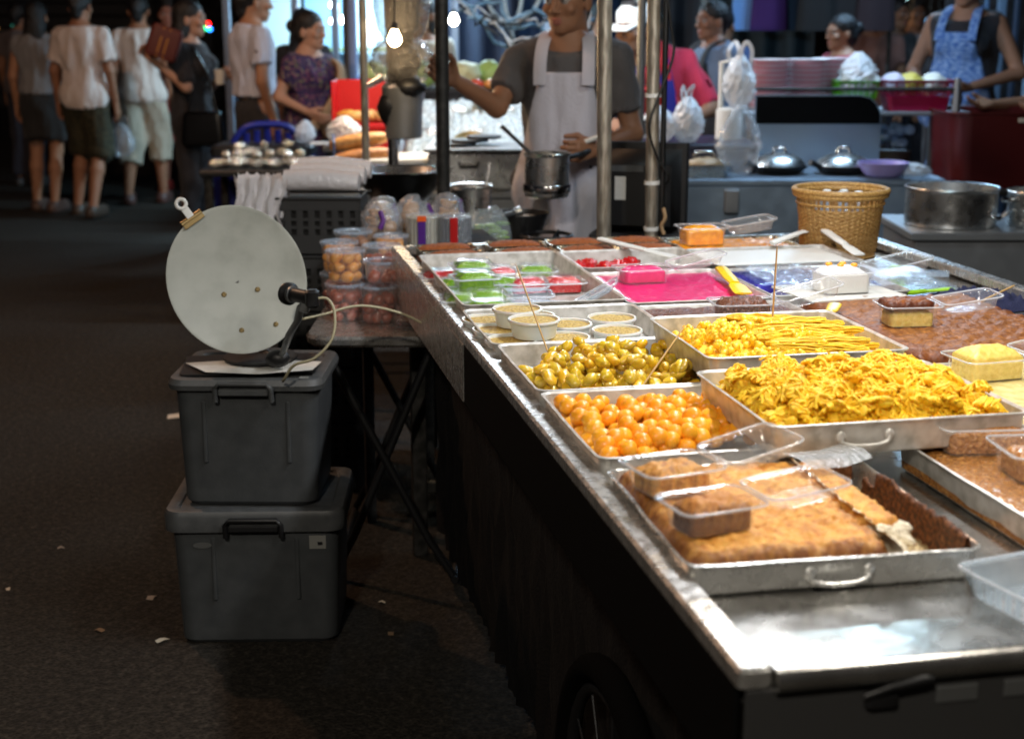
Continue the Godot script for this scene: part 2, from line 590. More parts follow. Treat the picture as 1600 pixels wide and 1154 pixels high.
	M.pale = mt(Color.WHITE, 0.5, 0.0, {tex = tex(0.03, [[0.2, Color(0.8, 0.72, 0.44)], [0.8, Color(0.9, 0.83, 0.58)]], 53, 5), ts = 5.0, bump = lump, bs = 0.06, sss = 0.1})
	M.cheese = mt(Color.WHITE, 0.45, 0.0, {tex = tex(0.03, [[0.2, Color(0.86, 0.74, 0.33)], [0.8, Color(0.93, 0.83, 0.48)]], 54, 5), ts = 9.0, bump = lump, bs = 0.1, sss = 0.15})
	M.cup_custard = mt(Color.WHITE, 0.5, 0.0, {tex = tex(0.06, [[0.1, Color(0.52, 0.4, 0.15)], [0.5, Color(0.74, 0.62, 0.32)], [0.9, Color(0.85, 0.76, 0.48)]], 55, 5), ts = 9.0, bump = fine, bs = 0.12})
	M.bean = mt(Color.WHITE, 0.24, 0.0, {vc = true, coat = 0.6, sss = 0.12, bump = fine, bs = 0.03, ts = 14.0})
	M.yolk = mt(Color.WHITE, 0.36, 0.0, {vc = true, coat = 0.15, sss = 0.12, bump = fine, bs = 0.02, ts = 14.0})
	M.floss = mt(Color.WHITE, 0.5, 0.0, {vc = true, sss = 0.12, bump = grain, bs = 0.08, ts = Vector3(10, 10, 10)})
	M.syrup = mt(Color(0.5, 0.38, 0.08), 0.08, 0.0, {alpha = 0.35})
	M.bread = mt(Color.WHITE, 0.5, 0.0, {vc = true, tex = tex(0.03, [[0.1, Color(0.7, 0.55, 0.4)], [0.9, Color(1, 1, 1)]], 56, 5), ts = 5.0, bump = fine, bs = 0.05})
	M.foil = mt(Color(0.93, 0.92, 0.88), 0.22, 0.92, {bump = crumb, bs = 0.5, ts = 9.0})
	M.wicker = mt(Color.WHITE, 0.55, 0.0, {vc = true, tex = tex(0.05, [[0.15, Color(0.62, 0.5, 0.32)], [0.9, Color(1, 1, 1)]], 57, 4), ts = 9.0, bump = grain, bs = 0.04})
	M.bamboo = mt(Color(0.75, 0.6, 0.36), 0.55)
	M.yellow_plastic = mt(Color(0.93, 0.78, 0.03), 0.3)
	M.lime_plastic = mt(Color(0.62, 0.82, 0.16), 0.35)
	M.plain = mt(Color.WHITE, 0.5, 0.0, {vc = true})
	M.plain_gloss = mt(Color.WHITE, 0.25, 0.0, {vc = true})
	M.cloth = mt(Color.WHITE, 0.9, 0.0, {vc = true, bump = fine, bs = 0.12, ts = 3.0, sheen = 0.15})
	M.skin = mt(Color.WHITE, 0.62, 0.0, {vc = true, sss = 0.05})
	M.hair = mt(Color(0.06, 0.05, 0.05), 0.5, 0.0, {bump = grain, bs = 0.15, ts = Vector3(8, 2, 8)})
	M.denim_blue = mt(Color(0.08, 0.1, 0.24), 0.9, 0.0, {bump = fine, bs = 0.15, ts = 8.0})
	M.ice = mt(Color.WHITE, 0.3, 0.0, {tex = tex(0.04, [[0.2, Color(0.55, 0.6, 0.62)], [0.8, Color(0.9, 0.94, 0.95)]], 58, 5), ts = 5.0, bump = crumb, bs = 1.5})
	M.wall_dark = mt(Color.WHITE, 0.9, 0.0, {tex = tex(0.02, [[0.2, Color(0.1, 0.1, 0.11)], [0.8, Color(0.2, 0.2, 0.21)]], 59, 5), ts = 0.8, bump = fine, bs = 0.3})

func glow(called: String, c: Color, p: float) -> StandardMaterial3D:
	var m := mt(c, 0.5, 0.0, {emit = c, power = p})
	m.resource_name = called
	return m

# ---------- people ----------
func make_hand(curl: float, thumb_in: float) -> G:
	# a left hand: wrist at the origin, fingers towards -y, palm towards +x... thumb towards +z
	var f := Field.new(Vector3(-0.06, -0.21, -0.075), Vector3(0.09, 0.04, 0.085), 0.0034)
	f.cap(Vector3(0, 0.03, 0), Vector3(0, -0.012, 0), 0.024, 0.022, 0.01)
	var root := [-0.03, -0.0105, 0.0095, 0.029]
	var length := [0.062, 0.075, 0.082, 0.074]
	for k in 4:
		var kn := Vector3(0.0, -0.088 + absf(root[k] - 0.008) * 0.25, root[k])
		f.cap(Vector3(0, -0.012, root[k] * 0.5), kn, 0.0155, 0.0125, 0.012)
		var p := kn
		var ang := curl * 0.55
		for q in 3:
			var seg: float = length[k] * [0.45, 0.31, 0.24][q]
			var e := p + Vector3(sin(ang), -cos(ang), root[k] * 0.05) * seg
			f.cap(p, e, 0.0098 - q * 0.0008, 0.0092 - q * 0.0011, 0.004)
			p = e
			ang += curl * (0.75 if q == 0 else 0.6)
	var t0 := Vector3(0.008, -0.028, 0.026)
	var t1 := t0 + Vector3(0.012 + thumb_in * 0.012, -0.03, 0.024)
	var t2 := t1 + Vector3(0.01 + thumb_in * 0.02, -0.03, 0.008 - thumb_in * 0.012)
	f.cap(Vector3(0.002, -0.012, 0.012), t0, 0.017, 0.0165, 0.012)
	f.cap(t0, t1, 0.0155, 0.0115, 0.008)
	f.cap(t1, t2, 0.0112, 0.0088, 0.004)
	return f.into(G.new(), [Color.WHITE])

func make_head(female: bool) -> G:
	# looks along +z, eyes at the origin's height, 0.23 m tall
	var f := Field.new(Vector3(-0.105, -0.17, -0.135), Vector3(0.105, 0.14, 0.135), 0.0042)
	var jw := 0.054 if female else 0.059
	f.ell(Vector3(0, 0.034, -0.014), Vector3(0.076, 0.086, 0.097), 0.02, 0)
	f.ell(Vector3(0, -0.036, 0.022), Vector3(jw, 0.074, 0.066), 0.035, 0)
	f.ell(Vector3(0, -0.082, 0.034), Vector3(jw * 0.78, 0.03, 0.046), 0.025, 0)
	f.ell(Vector3(0, -0.099, 0.062), Vector3(0.02, 0.016, 0.017), 0.02, 0)
	f.cap(Vector3(0, -0.06, -0.025), Vector3(0, -0.15, -0.04), 0.052, 0.054, 0.03, 0)
	for s in [-1.0, 1.0]:
		f.ell(Vector3(s * 0.042, -0.026, 0.066), Vector3(0.021, 0.017, 0.016), 0.02, 0)
		f.ell(Vector3(s * 0.077, -0.012, -0.008), Vector3(0.009, 0.031, 0.019), 0.008, 0, Basis(Vector3.UP, s * -0.3))
		f.cap(Vector3(s * 0.012, 0.024, 0.088), Vector3(s * 0.045, 0.022, 0.074), 0.0085, 0.007, 0.016, 0)
		f.carve(Vector3(s * 0.031, 0.003, 0.099), Vector3(0.017, 0.0115, 0.016), 0.012)
	f.cap(Vector3(0, 0.008, 0.088), Vector3(0, -0.03, 0.105), 0.0075, 0.0115, 0.012, 0)
	for s in [-1.0, 1.0]:
		f.ell(Vector3(s * 0.012, -0.036, 0.096), Vector3(0.009, 0.007, 0.009), 0.008, 0)
	f.ell(Vector3(0, -0.0625, 0.0875), Vector3(0.022, 0.0055, 0.009), 0.005, 1)
	f.ell(Vector3(0, -0.0725, 0.086), Vector3(0.019, 0.0065, 0.009), 0.005, 1)
	for s in [-1.0, 1.0]:
		f.ell(Vector3(s * 0.031, 0.002, 0.0785), Vector3(0.0125, 0.0105, 0.0115), 0.002, 2)
		f.ell(Vector3(s * 0.0315, 0.0015, 0.0865), Vector3(0.0058, 0.0058, 0.0052), 0.001, 3)
		f.cap(Vector3(s * 0.018, 0.0115, 0.0895), Vector3(s * 0.044, 0.009, 0.0795), 0.0035, 0.003, 0.004, 0)
		f.cap(Vector3(s * 0.014, 0.027, 0.0955), Vector3(s * 0.049, 0.027, 0.0765), 0.0045, 0.003, 0.003, 3)
	# red = lips, green = whites, blue = dark parts: the person's own colours are put in when the head is set on
	return f.into(G.new(), [Color(0, 0, 0, 1), Color(1, 0, 0, 1), Color(0, 1, 0, 1), Color(0, 0, 1, 1)])

func aim(dir: Vector3, fwd: Vector3) -> Basis:
	# y along dir, z as near as it goes to fwd
	var y := dir.normalized()
	var x := y.cross(fwd)
	if x.length() < 0.05:
		x = y.cross(Vector3(0.3, 0.1, 1).normalized())
	x = x.normalized()
	return Basis(x, y, x.cross(y))

func person(called: String, label: String, at: Vector3, turn: float, o: Dictionary) -> Node3D:
	# o: joints that leave the standing pose, skin, clothes and hair
	var root := thing(called, label, "person", at, turn, o.get("group", ""))
	var h: float = o.get("height", 1.65) / 1.65
	var fat: float = o.get("fat", 1.0)
	var fem: bool = o.get("female", false)
	var J := {
		pel = Vector3(0, 0.9, 0), che = Vector3(0, 1.2, 0), nek = Vector3(0, 1.385, -0.015), hed = Vector3(0, 1.535, 0.02),
		shR = Vector3(-0.165, 1.335, -0.01), elR = Vector3(-0.215, 1.07, -0.03), wrR = Vector3(-0.225, 0.84, 0.03),
		shL = Vector3(0.165, 1.335, -0.01), elL = Vector3(0.215, 1.07, -0.03), wrL = Vector3(0.225, 0.84, 0.03),
		hpR = Vector3(-0.085, 0.88, 0), knR = Vector3(-0.09, 0.48, 0.015), anR = Vector3(-0.095, 0.085, -0.02),
		hpL = Vector3(0.085, 0.88, 0), knL = Vector3(0.09, 0.48, 0.015), anL = Vector3(0.095, 0.085, -0.02),
	}
	for k in o.get("pose", {}):
		J[k] = o.pose[k]
	for k in J:
		J[k] *= h
	var skin: Color = o.get("skin", Color(0.3, 0.15, 0.085))
	var cell: float = o.get("cell", 0.017)
	var lo := Vector3.ONE * 99
	var hi := -lo
	for k in J:
		lo = lo.min(J[k])
		hi = hi.max(J[k])
	lo -= Vector3(0.26, 0.12, 0.26)
	hi += Vector3(0.26, 0.12, 0.3)
	lo.y = maxf(lo.y, -0.02)
	var up: Vector3 = (J.nek - J.pel).normalized()
	var side: Vector3 = (J.shL - J.shR).normalized()
	side = (side - up * side.dot(up)).normalized()
	var tb := Basis(side, up, side.cross(up))
	var bust := 1.0
	# the body, head and hands in one surface
	var g := G.new()
	var f := Field.new(lo, hi, cell)
	torso(f, J, tb, 0.0, fat, h, fem)
	f.cap(J.nek - up * 0.03, J.hed - up * 0.05 - tb.z * 0.015, 0.054 * h, 0.05 * h, 0.04)
	for s in ["R", "L"]:
		f.cap(J["sh" + s], J["el" + s], 0.045 * h * sqrt(fat), 0.037 * h, 0.04)
		f.cap(J["el" + s], J["wr" + s], 0.037 * h, 0.025 * h, 0.02)
		f.cap(J["hp" + s], J["kn" + s], 0.078 * h * sqrt(fat), 0.053 * h, 0.04)
		f.cap(J["kn" + s] + Vector3(0, 0, -0.008), J["kn" + s].lerp(J["an" + s], 0.35) + Vector3(0, 0, -0.012), 0.05 * h, 0.054 * h, 0.02)
		f.cap(J["kn" + s].lerp(J["an" + s], 0.35) + Vector3(0, 0, -0.012), J["an" + s], 0.053 * h, 0.034 * h, 0.02)
		var toe: Vector3 = J["an" + s] + Vector3(0.015 if s == "L" else -0.015, -0.05 * h, 0.15 * h)
		toe.y = maxf(toe.y, 0.024)
		f.cap(J["an" + s] - Vector3(0, 0.045, 0.02), toe, 0.034 * h, 0.026 * h, 0.03)
	f.into(g, [skin])
	for s in ["R", "L"]:
		var dir: Vector3 = (J["el" + s] - J["wr" + s]).normalized()
		if o.has("hand" + s):
			dir = -o["hand" + s].normalized()
		var fw: Vector3 = o.get("thumb" + s, tb.z)
		var b := aim(dir, fw)
		if s == "L":
			b = Basis(-b.x, b.y, b.z)
		# hand geometry has its palm towards +x, which is inwards for the right hand and mirrored for the left one
		g.add(hand_grip if o.get("grip" + s, false) else hand_open, Transform3D(b * Basis.from_scale(Vector3.ONE * h * 0.98), J["wr" + s]), skin)
	var look: Vector3 = o.get("look", Vector3(0, 0, 1))
	var hb := aim(Vector3(0, 1, 0) + o.get("tilt", Vector3.ZERO), look)
	var hg: G = (head_female if fem else head_male)
	var tinted := G.new()
	tinted.v = hg.v
	tinted.n = hg.n
	tinted.ix = hg.ix
	for k in hg.c.size():
		var q := hg.c[k]
		tinted.c.append(skin.lerp(Color(0.32, 0.1, 0.08), 0.65) if q.r > 0.5 else Color(0.3, 0.27, 0.25) if q.g > 0.5 else Color(0.02, 0.015, 0.012) if q.b > 0.5 else skin)
	var ht := Transform3D(hb * Basis.from_scale(Vector3.ONE * h * o.get("head", 1.0)), J.hed)
	g.add(tinted, ht)
	part("body", g, M.skin, root)
	# hair
	var hs: String = o.get("hair", "short")
	if hs != "none":
		var hf := Field.new(Vector3(-0.13, -0.42, -0.2), Vector3(0.13, 0.19, 0.13), 0.0075)
		var cap_r := Vector3(0.083, 0.09, 0.103)
		hf.ell(Vector3(0, 0.042, -0.02), cap_r, 0.01)
		if hs == "short":
			hf.cap(Vector3(-0.03, 0.12, 0.04), Vector3(0.03, 0.118, 0.045), 0.02, 0.02, 0.03)
			hf.cap(Vector3(0, 0.0, -0.085), Vector3(0, -0.055, -0.075), 0.045, 0.04, 0.03)
		elif hs == "long":
			hf.ell(Vector3(0, -0.06, -0.05), Vector3(0.088, 0.13, 0.075), 0.03)
			hf.ell(Vector3(0, -0.22, -0.085), Vector3(0.1, 0.17, 0.055), 0.05)
		elif hs == "bun":
			hf.ell(Vector3(0, -0.02, -0.06), Vector3(0.078, 0.08, 0.07), 0.02)
			hf.ell(Vector3(0, 0.03, -0.14), Vector3(0.045, 0.045, 0.045), 0.015)
		hf.carve(Vector3(0, -0.055, 0.085), Vector3(0.07 if hs == "short" else 0.066, 0.118, 0.085), 0.01)
		hf.carve(Vector3(0, -0.12, 0.02), Vector3(0.2 if hs == "short" else 0.06, 0.075, 0.09), 0.01)
		hf.rough(nz(45.0, 7, 2), 0.007)
		var hgm := hf.into(G.new(), [Color.WHITE])
		var hm := G.new()
		hm.add(hgm, ht)
		part("hair", hm, o.get("hair_mat", M.hair), root)
	# clothes
	var fold := nz(8.0, int(at.x * 100.0) + 5, 3)
	if o.has("shirt"):
		var c := Field.new(lo, hi, cell)
		torso(c, J, tb, 0.021, fat, h, fem)
		var sl: float = o.get("sleeve", 0.6)
		for s in ["R", "L"]:
			if sl > 0.0:
				var e: Vector3 = J["sh" + s].lerp(J["el" + s], minf(sl, 1.0))
				c.cap(J["sh" + s], e, 0.056 * h * sqrt(fat), (0.061 if sl < 1.0 else 0.05) * h, 0.035, 0, sl <= 1.0)
			if sl > 1.0:
				c.cap(J["el" + s], J["el" + s].lerp(J["wr" + s], sl - 1.0), 0.05 * h, 0.042 * h, 0.02, 0, true)
		var hem: Vector3 = J.pel + up * (o.get("hem", -0.06) * h)
		c.ell(J.pel + up * 0.02 * h, Vector3(0.172 * sqrt(fat), 0.22, 0.13 * fat) * h, 0.04, 0, tb)
		c.rough(fold, 0.028, 0.35)
		c.cut(hem, -up)
		c.cut(J.nek + up * 0.012 * h, (up + tb.z * o.get("neckline", 0.25)).normalized())
		part("shirt", c.into(G.new(), [o.shirt]), o.get("shirt_mat", M.cloth), root)
	if o.has("legs"):
		var c2 := Field.new(lo, hi, cell)
		c2.ell(J.pel - up * 0.03 * h, Vector3(0.158 * sqrt(fat), 0.14, 0.118 * fat) * h, 0.03, 0, tb)
		var ln: float = o.get("leg_len", 2.0)
		for s in ["R", "L"]:
			var w: float = o.get("leg_wide", 0.02)
			var e2: Vector3 = J["hp" + s].lerp(J["kn" + s], minf(ln, 1.0))
			if ln < 1.0:
				c2.cap(J["hp" + s], e2, (0.088 + w * 0.3) * h * sqrt(fat), (0.07 + w) * h, 0.04, 0, true)
			else:
				c2.cap(J["hp" + s], J["kn" + s], (0.09 + w * 0.3) * h * sqrt(fat), (0.064 + w) * h, 0.04)
				c2.cap(J["kn" + s], J["kn" + s].lerp(J["an" + s], ln - 1.0), (0.064 + w) * h, (0.05 + w) * h, 0.03, 0, true)
		if o.get("skirt", false):
			c2.cap(J.pel, (J.knR + J.knL) * 0.5 + Vector3(0, 0.12, 0), 0.14 * h, 0.15 * h, 0.05, 0, true)
		c2.rough(fold, 0.022, 0.4)
		c2.cut(J.pel + up * 0.1 * h, up)
		part("skirt" if o.get("skirt", false) else "shorts" if ln < 1.6 else "trousers", c2.into(G.new(), [o.legs]), o.get("legs_mat", M.cloth), root)
	if o.has("shoes"):
		for s in ["R", "L"]:
			var sg := G.new()
			sg.col = o.shoes
			var an: Vector3 = J["an" + s]
			var yaw2 := 0.1 if s == "L" else -0.1
			sg.xf = Transform3D(Basis(Vector3.UP, yaw2), Vector3(an.x, maxf(an.y - 0.085 * h, 0.0), an.z + 0.055))
			sg.loft([G.rr(0.045, 0.13, 0.044, 0.004, 4), G.rr(0.047, 0.135, 0.046, 0.03, 4), G.rr(0.044, 0.13, 0.043, 0.055, 4), G.rr(0.036, 0.1, 0.035, 0.08, 4)])
			part("shoe", sg, M.plain, root)
	if o.has("apron"):
		var c3 := Field.new(lo, hi, cell * 0.8)
		torso(c3, J, tb, 0.043, fat, h, fem)
		c3.cap(J.pel, J.pel + Vector3(0, -0.42, 0.03) * h, 0.15 * h, 0.17 * h, 0.05, 0, true)
		c3.rough(fold, 0.022, 0.25)
		var top: Vector3 = J.che + up * 0.085 * h
		c3.cut(top, up)
		c3.cut(J.che + tb.z * 0.015, -tb.z)
		for s2 in [-1.0, 1.0]:
			c3.cut(J.pel + tb.x * s2 * 0.19 * h, (tb.x * s2 + up * 0.27).normalized())
		part("apron", c3.into(G.new(), [o.apron]), o.get("apron_mat", M.cloth), root)
		for s2 in [-1.0, 1.0]:
			var sg2 := G.new()
			sg2.col = o.apron
			var pth := []
			for q in 9:
				var u := q / 8.0
				var a: Vector3 = top - up * 0.045 + tb.x * s2 * 0.085 * h + tb.z * 0.158 * h * fat
				var b2: Vector3 = J.nek + tb.x * s2 * 0.066 * h - tb.z * 0.03 * h + up * 0.035 * h
				var mid: Vector3 = J.che + up * 0.215 * h + tb.x * s2 * 0.088 * h + tb.z * 0.137 * h
				pth.append(a.lerp(mid, u).lerp(mid.lerp(b2, u), u))
			strap(sg2, pth, tb.z + up * 0.4, 0.022 * h, 0.004)
			part("strap", sg2, o.get("apron_mat", M.cloth), root)
	return root

func strap(g: G, path: Array, out: Vector3, half: float, thick: float) -> void:
	# a flat band along a path
	var rings := []
	for j in path.size():
		var t: Vector3 = (path[mini(j + 1, path.size() - 1)] - path[maxi(j - 1, 0)]).normalized()
		var u := t.cross(out).normalized()
		var w := u.cross(t)
		var r := PackedVector3Array()
		for q in [[1, -1], [1, 1], [-1, 1], [-1, -1]]:
			r.append(path[j] + u * half * q[0] + w * thick * q[1])
		rings.append(r)
	g.loft(rings, true, true, 3.0)

func torso(f: Field, J: Dictionary, tb: Basis, more: float, fat: float, h: float, fem: bool) -> void:
	var m := Vector3.ONE * more
	var up := tb.y
	f.ell(J.che + up * 0.02 * h, Vector3(0.148 + (fat - 1) * 0.08, 0.2, 0.105 + (fat - 1) * 0.06) * h + m, 0.04, 0, tb)
	f.ell(J.pel.lerp(J.che, 0.45) + tb.z * 0.012 * h, Vector3(0.13 * fat, 0.17, 0.097 * fat) * h + m, 0.05, 0, tb)
	f.ell(J.pel - up * 0.02 * h, Vector3(0.152 * sqrt(fat), 0.125, 0.112 * sqrt(fat)) * h + m, 0.04, 0, tb)
	f.cap(J.shR + tb.x * 0.02 - up * 0.012, J.nek - up * 0.045 * h, 0.047 * h + more, 0.06 * h + more, 0.06)
	f.cap(J.shL - tb.x * 0.02 - up * 0.012, J.nek - up * 0.045 * h, 0.047 * h + more, 0.06 * h + more, 0.06)
	f.cap(J.nek - up * 0.055 * h, J.nek - up * 0.005, 0.085 * h + more, 0.056 * h + more, 0.05)
	if fem:
		for s in [-1.0, 1.0]:
			f.ell(J.che + up * 0.03 * h + tb.x * s * 0.068 * h + tb.z * 0.09 * h, Vector3(0.058, 0.058, 0.05) * h + m, 0.03, 0, tb)
	for s in ["R", "L"]:
		f.cap(J.pel + tb.x * (0.07 if s == "L" else -0.07) * h, J["hp" + s], 0.09 * h + more, 0.085 * h + more, 0.03)

# ---------- the sweet stall ----------
func dent(rings: Array, f: FastNoiseLite, amp: float) -> Array:
	for r in rings:
		for k in r.size():
			var p: Vector3 = r[k]
			r[k] = p + Vector3(f.get_noise_2d(p.x * 100, p.z * 100 + p.y * 40), 0, f.get_noise_2d(p.z * 100 + 300, p.x * 100 + p.y * 40)) * amp + Vector3(0, f.get_noise_2d(p.x * 60 + 900, p.z * 60) * amp * 0.4, 0)
	return rings

func pan_shape(w: float, d: float, h: float, seed_: int, flare := 0.008, amp := 0.0015, cr := 0.014) -> G:
	var g := G.new()
	var f := nz(0.06, seed_, 2)
	var q := flare
	var s := 9
	g.loft(dent([G.rr(w - q - 0.003, d - q - 0.003, cr, 0.0, 3, s), G.rr(w - q, d - q, cr, 0.003, 3, s), G.rr(w - q * 0.5, d - q * 0.5, cr + 0.002, h * 0.55, 3, s), G.rr(w - 0.002, d - 0.002, cr + 0.004, h - 0.002, 3, s), G.rr(w + 0.0025, d + 0.0025, cr + 0.005, h - 0.001, 3, s), G.rr(w + 0.003, d + 0.003, cr + 0.005, h + 0.0015, 3, s), G.rr(w, d, cr + 0.004, h + 0.0025, 3, s), G.rr(w - 0.0035, d - 0.0035, cr + 0.003, h - 0.001, 3, s), G.rr(w - q * 0.5 - 0.003, d - q * 0.5 - 0.003, cr, h * 0.55, 3, s), G.rr(w - q - 0.002, d - q - 0.002, cr, 0.005, 3, s), G.rr(w - q - 0.008, d - q - 0.008, cr, 0.003, 3, s)], f, amp))
	return g

func tray(label: String, t0: float, t1: float, s0: float, s1: float, base: float, h: float, m: Material, o := {}) -> Node3D:
	var th := thing(o.get("called", "sweets_tray"), label, "tray", st((t0 + t1) / 2, base, (s0 + s1) / 2), YAW + o.get("turn", 0.0), o.get("group", "metal trays on the sweet stall"))
	var w := (t1 - t0) / 2
	var d := (s1 - s0) / 2
	part("pan", pan_shape(w, d, h, int(t0 * 1000 + s0 * 100), o.get("flare", 0.008), o.get("dent", 0.0015)), m, th)
	for hd in o.get("handles", []):
		# a flat loop of metal riveted to the outer wall: [side x, side z, along]
		var g := G.new()
		var n := Vector3(hd[0], 0, hd[1])
		var a := Vector3(-hd[1], 0, hd[0])
		var c: Vector3 = Vector3(hd[0] * (w + 0.001), h * 0.62, hd[1] * (d + 0.001)) + a * hd[2]
		var pth := []
		for k in 13:
			var u := PI * k / 12.0
			pth.append(c + a * 0.036 * -cos(u) + n * (0.004 + 0.006 * sin(u)) + Vector3(0, -0.012 * pow(sin(u), 0.5), 0))
		g.tube(pth, 0.0032, 7)
		part("handle", g, m, th)
		for e in [-1.0, 1.0]:
			var r := G.new()
			r.ball(c + a * 0.036 * e + n * 0.003, Vector3(0.008, 0.009, 0.004) if hd[0] == 0 else Vector3(0.004, 0.009, 0.008), 8, 6)
			part("rivet_plate", r, m, th)
	return th

func slab(w: float, d: float, h: float, cr: float, nx: int, nd: int, hf: Callable, cf: Callable, soft := 0.7) -> G:
	var g := G.new()
	var p := PackedVector3Array()
	var cc := PackedColorArray()
	for j in nd + 3:
		for k in nx + 3:
			var u := clampf((k - 1.0) / nx, 0, 1) * 2 - 1
			var v := clampf((j - 1.0) / nd, 0, 1) * 2 - 1
			var x := u * w
			var z := v * d
			var dx := absf(x) - (w - cr)
			var dz := absf(z) - (d - cr)
			if dx > 0 and dz > 0:
				var l := maxf(dx, dz)
				var q := Vector2(dx, dz).normalized() * l
				x = signf(x) * (w - cr + q.x)
				z = signf(z) * (d - cr + q.y)
			var edge := minf(w - absf(u * w), d - absf(v * d))
			var y: float = h * (1.0 - 0.35 * pow(clampf(1.0 - edge / (h * soft), 0, 1), 2.0)) + hf.call(x, z)
			if j == 0 or k == 0 or j == nd + 2 or k == nx + 2:
				y = 0.0
			p.append(Vector3(x, y, z))
			cc.append(cf.call(x, z, edge if y > 0.0 else -h))
	g.sheet(p, nx + 3, nd + 3, false, false, cc)
	return g

func fill(called: String, label: String, t0: float, t1: float, s0: float, s1: float, base: float, h: float, m: Material, bump: float, freq: float, category := "dessert", o := {}) -> MeshInstance3D:
	# a sheet of something that fills a tray
	var f := nz(freq, int(t0 * 500 + s0 * 70), 3)
	var w := (t1 - t0) / 2
	var d := (s1 - s0) / 2
	var tint: Callable = o.get("tint", func(_x, _z, _e): return Color.WHITE)
	var hf: Callable = o.get("hf", func(x, z): return f.get_noise_2d(x * 100, z * 100) * bump)
	return solo(called, slab(w, d, h, 0.012, o.get("nx", int(w * 160)), o.get("nd", int(d * 160)), hf, tint), m, label, category, st((t0 + t1) / 2, base, (s0 + s1) / 2), YAW + o.get("turn", 0.0))

func clam_half(w: float, d: float, h: float, ribs := 11) -> G:
	var g := G.new()
	var s := ribs * 2 - 1
	var rings := [G.rr(w - 0.014, d - 0.014, 0.01, 0.002, 3, s), G.rr(w - 0.01, d - 0.01, 0.012, 0.0, 3, s), G.rr(w - 0.0075, d - 0.0075, 0.013, 0.003, 3, s, 0.0012, ribs), G.rr(w - 0.003, d - 0.003, 0.014, h - 0.004, 3, s, 0.0012, ribs), G.rr(w - 0.001, d - 0.001, 0.014, h - 0.0015, 3, s), G.rr(w + 0.0055, d + 0.0055, 0.016, h, 3, s), G.rr(w + 0.0065, d + 0.0065, 0.016, h - 0.004, 3, s)]
	g.loft(rings, true, false, 0.9)
	return g

func clamshell(label: String, at: Vector3, turn: float, w: float, d: float, h: float, opened: float, hinge: String, m: Material, group := "clear plastic boxes of sweets") -> Node3D:
	# opened: the lid's angle in degrees (0 closed), hinge: which side
	var th := thing("clamshell_box", label, "plastic box", at, turn, group)
	part("base", clam_half(w, d, h), m, th)
	var fl := G.new()
	var ring := []
	for q in G.rr(w + 0.006, d + 0.006, 0.016, h - 0.001, 4):
		ring.append(q)
	ring.append(ring[0])
	ring.append(ring[1])
	fl.tube(ring, 0.0016, 6, false)
	part("flange", fl, M.clear_edge, th)
	var lid := clam_half(w, d, h * 0.55)
	var l := part("lid", lid, m, th)
	var fl2 := G.new()
	ring = []
	for q in G.rr(w + 0.006, d + 0.006, 0.016, h * 0.55 + 0.0012, 4):
		ring.append(q)
	ring.append(ring[0])
	ring.append(ring[1])
	fl2.tube(ring, 0.0015, 6, false)
	part("flange", fl2, M.clear_edge, l)
	var side := Vector3(1, 0, 0) if hinge == "right" else Vector3(-1, 0, 0) if hinge == "left" else Vector3(0, 0, -1)
	var axis := Vector3(0, 0, -1) if hinge == "right" else Vector3(0, 0, 1) if hinge == "left" else Vector3(-1, 0, 0)
	var reach := (w if side.x != 0.0 else d) + 0.007
	var piv := side * reach + Vector3(0, h + 0.0012, 0)
	# closed: the lid's cup stands upside down on the base
	var closed := Transform3D(Basis(Vector3(0, 0, 1) if side.x == 0.0 else Vector3(1, 0, 0), PI), Vector3(0, h + 0.0012 + h * 0.55, 0))
	l.transform = Transform3D(Basis.IDENTITY, piv) * Transform3D(Basis(axis, deg_to_rad(opened)), Vector3.ZERO) * Transform3D(Basis.IDENTITY, -piv) * closed
	return th

func block(called: String, label: String, at: Vector3, turn: float, w: float, d: float, h: float, m: Material, bump := 0.003, cf = null, category := "dessert", group := "") -> MeshInstance3D:
	var f := nz(0.7, int(at.x * 900 + at.z * 77), 3)
	var g := slab(w, d, h, 0.012, 16, 14, func(x, z): return f.get_noise_2d(x * 100, z * 100) * bump, cf if cf != null else func(_x, _z, _e): return Color.WHITE)
	g.fan(G.rr(w * 0.9, d * 0.9, 0.01, 0.0, 2), false)
	return solo(called, g, m, label, category, at, turn, group)

func skewer(label: String, a: Vector3, b: Vector3) -> void:
	var g := G.new()
	g.tube([Vector3.ZERO, (b - a) * 0.9, b - a], [0.0017, 0.0016, 0.0004], 7)
	solo("bamboo_skewer", g, M.bamboo, label, "skewer", a, 0.0, "bamboo skewers stuck in the sweets")

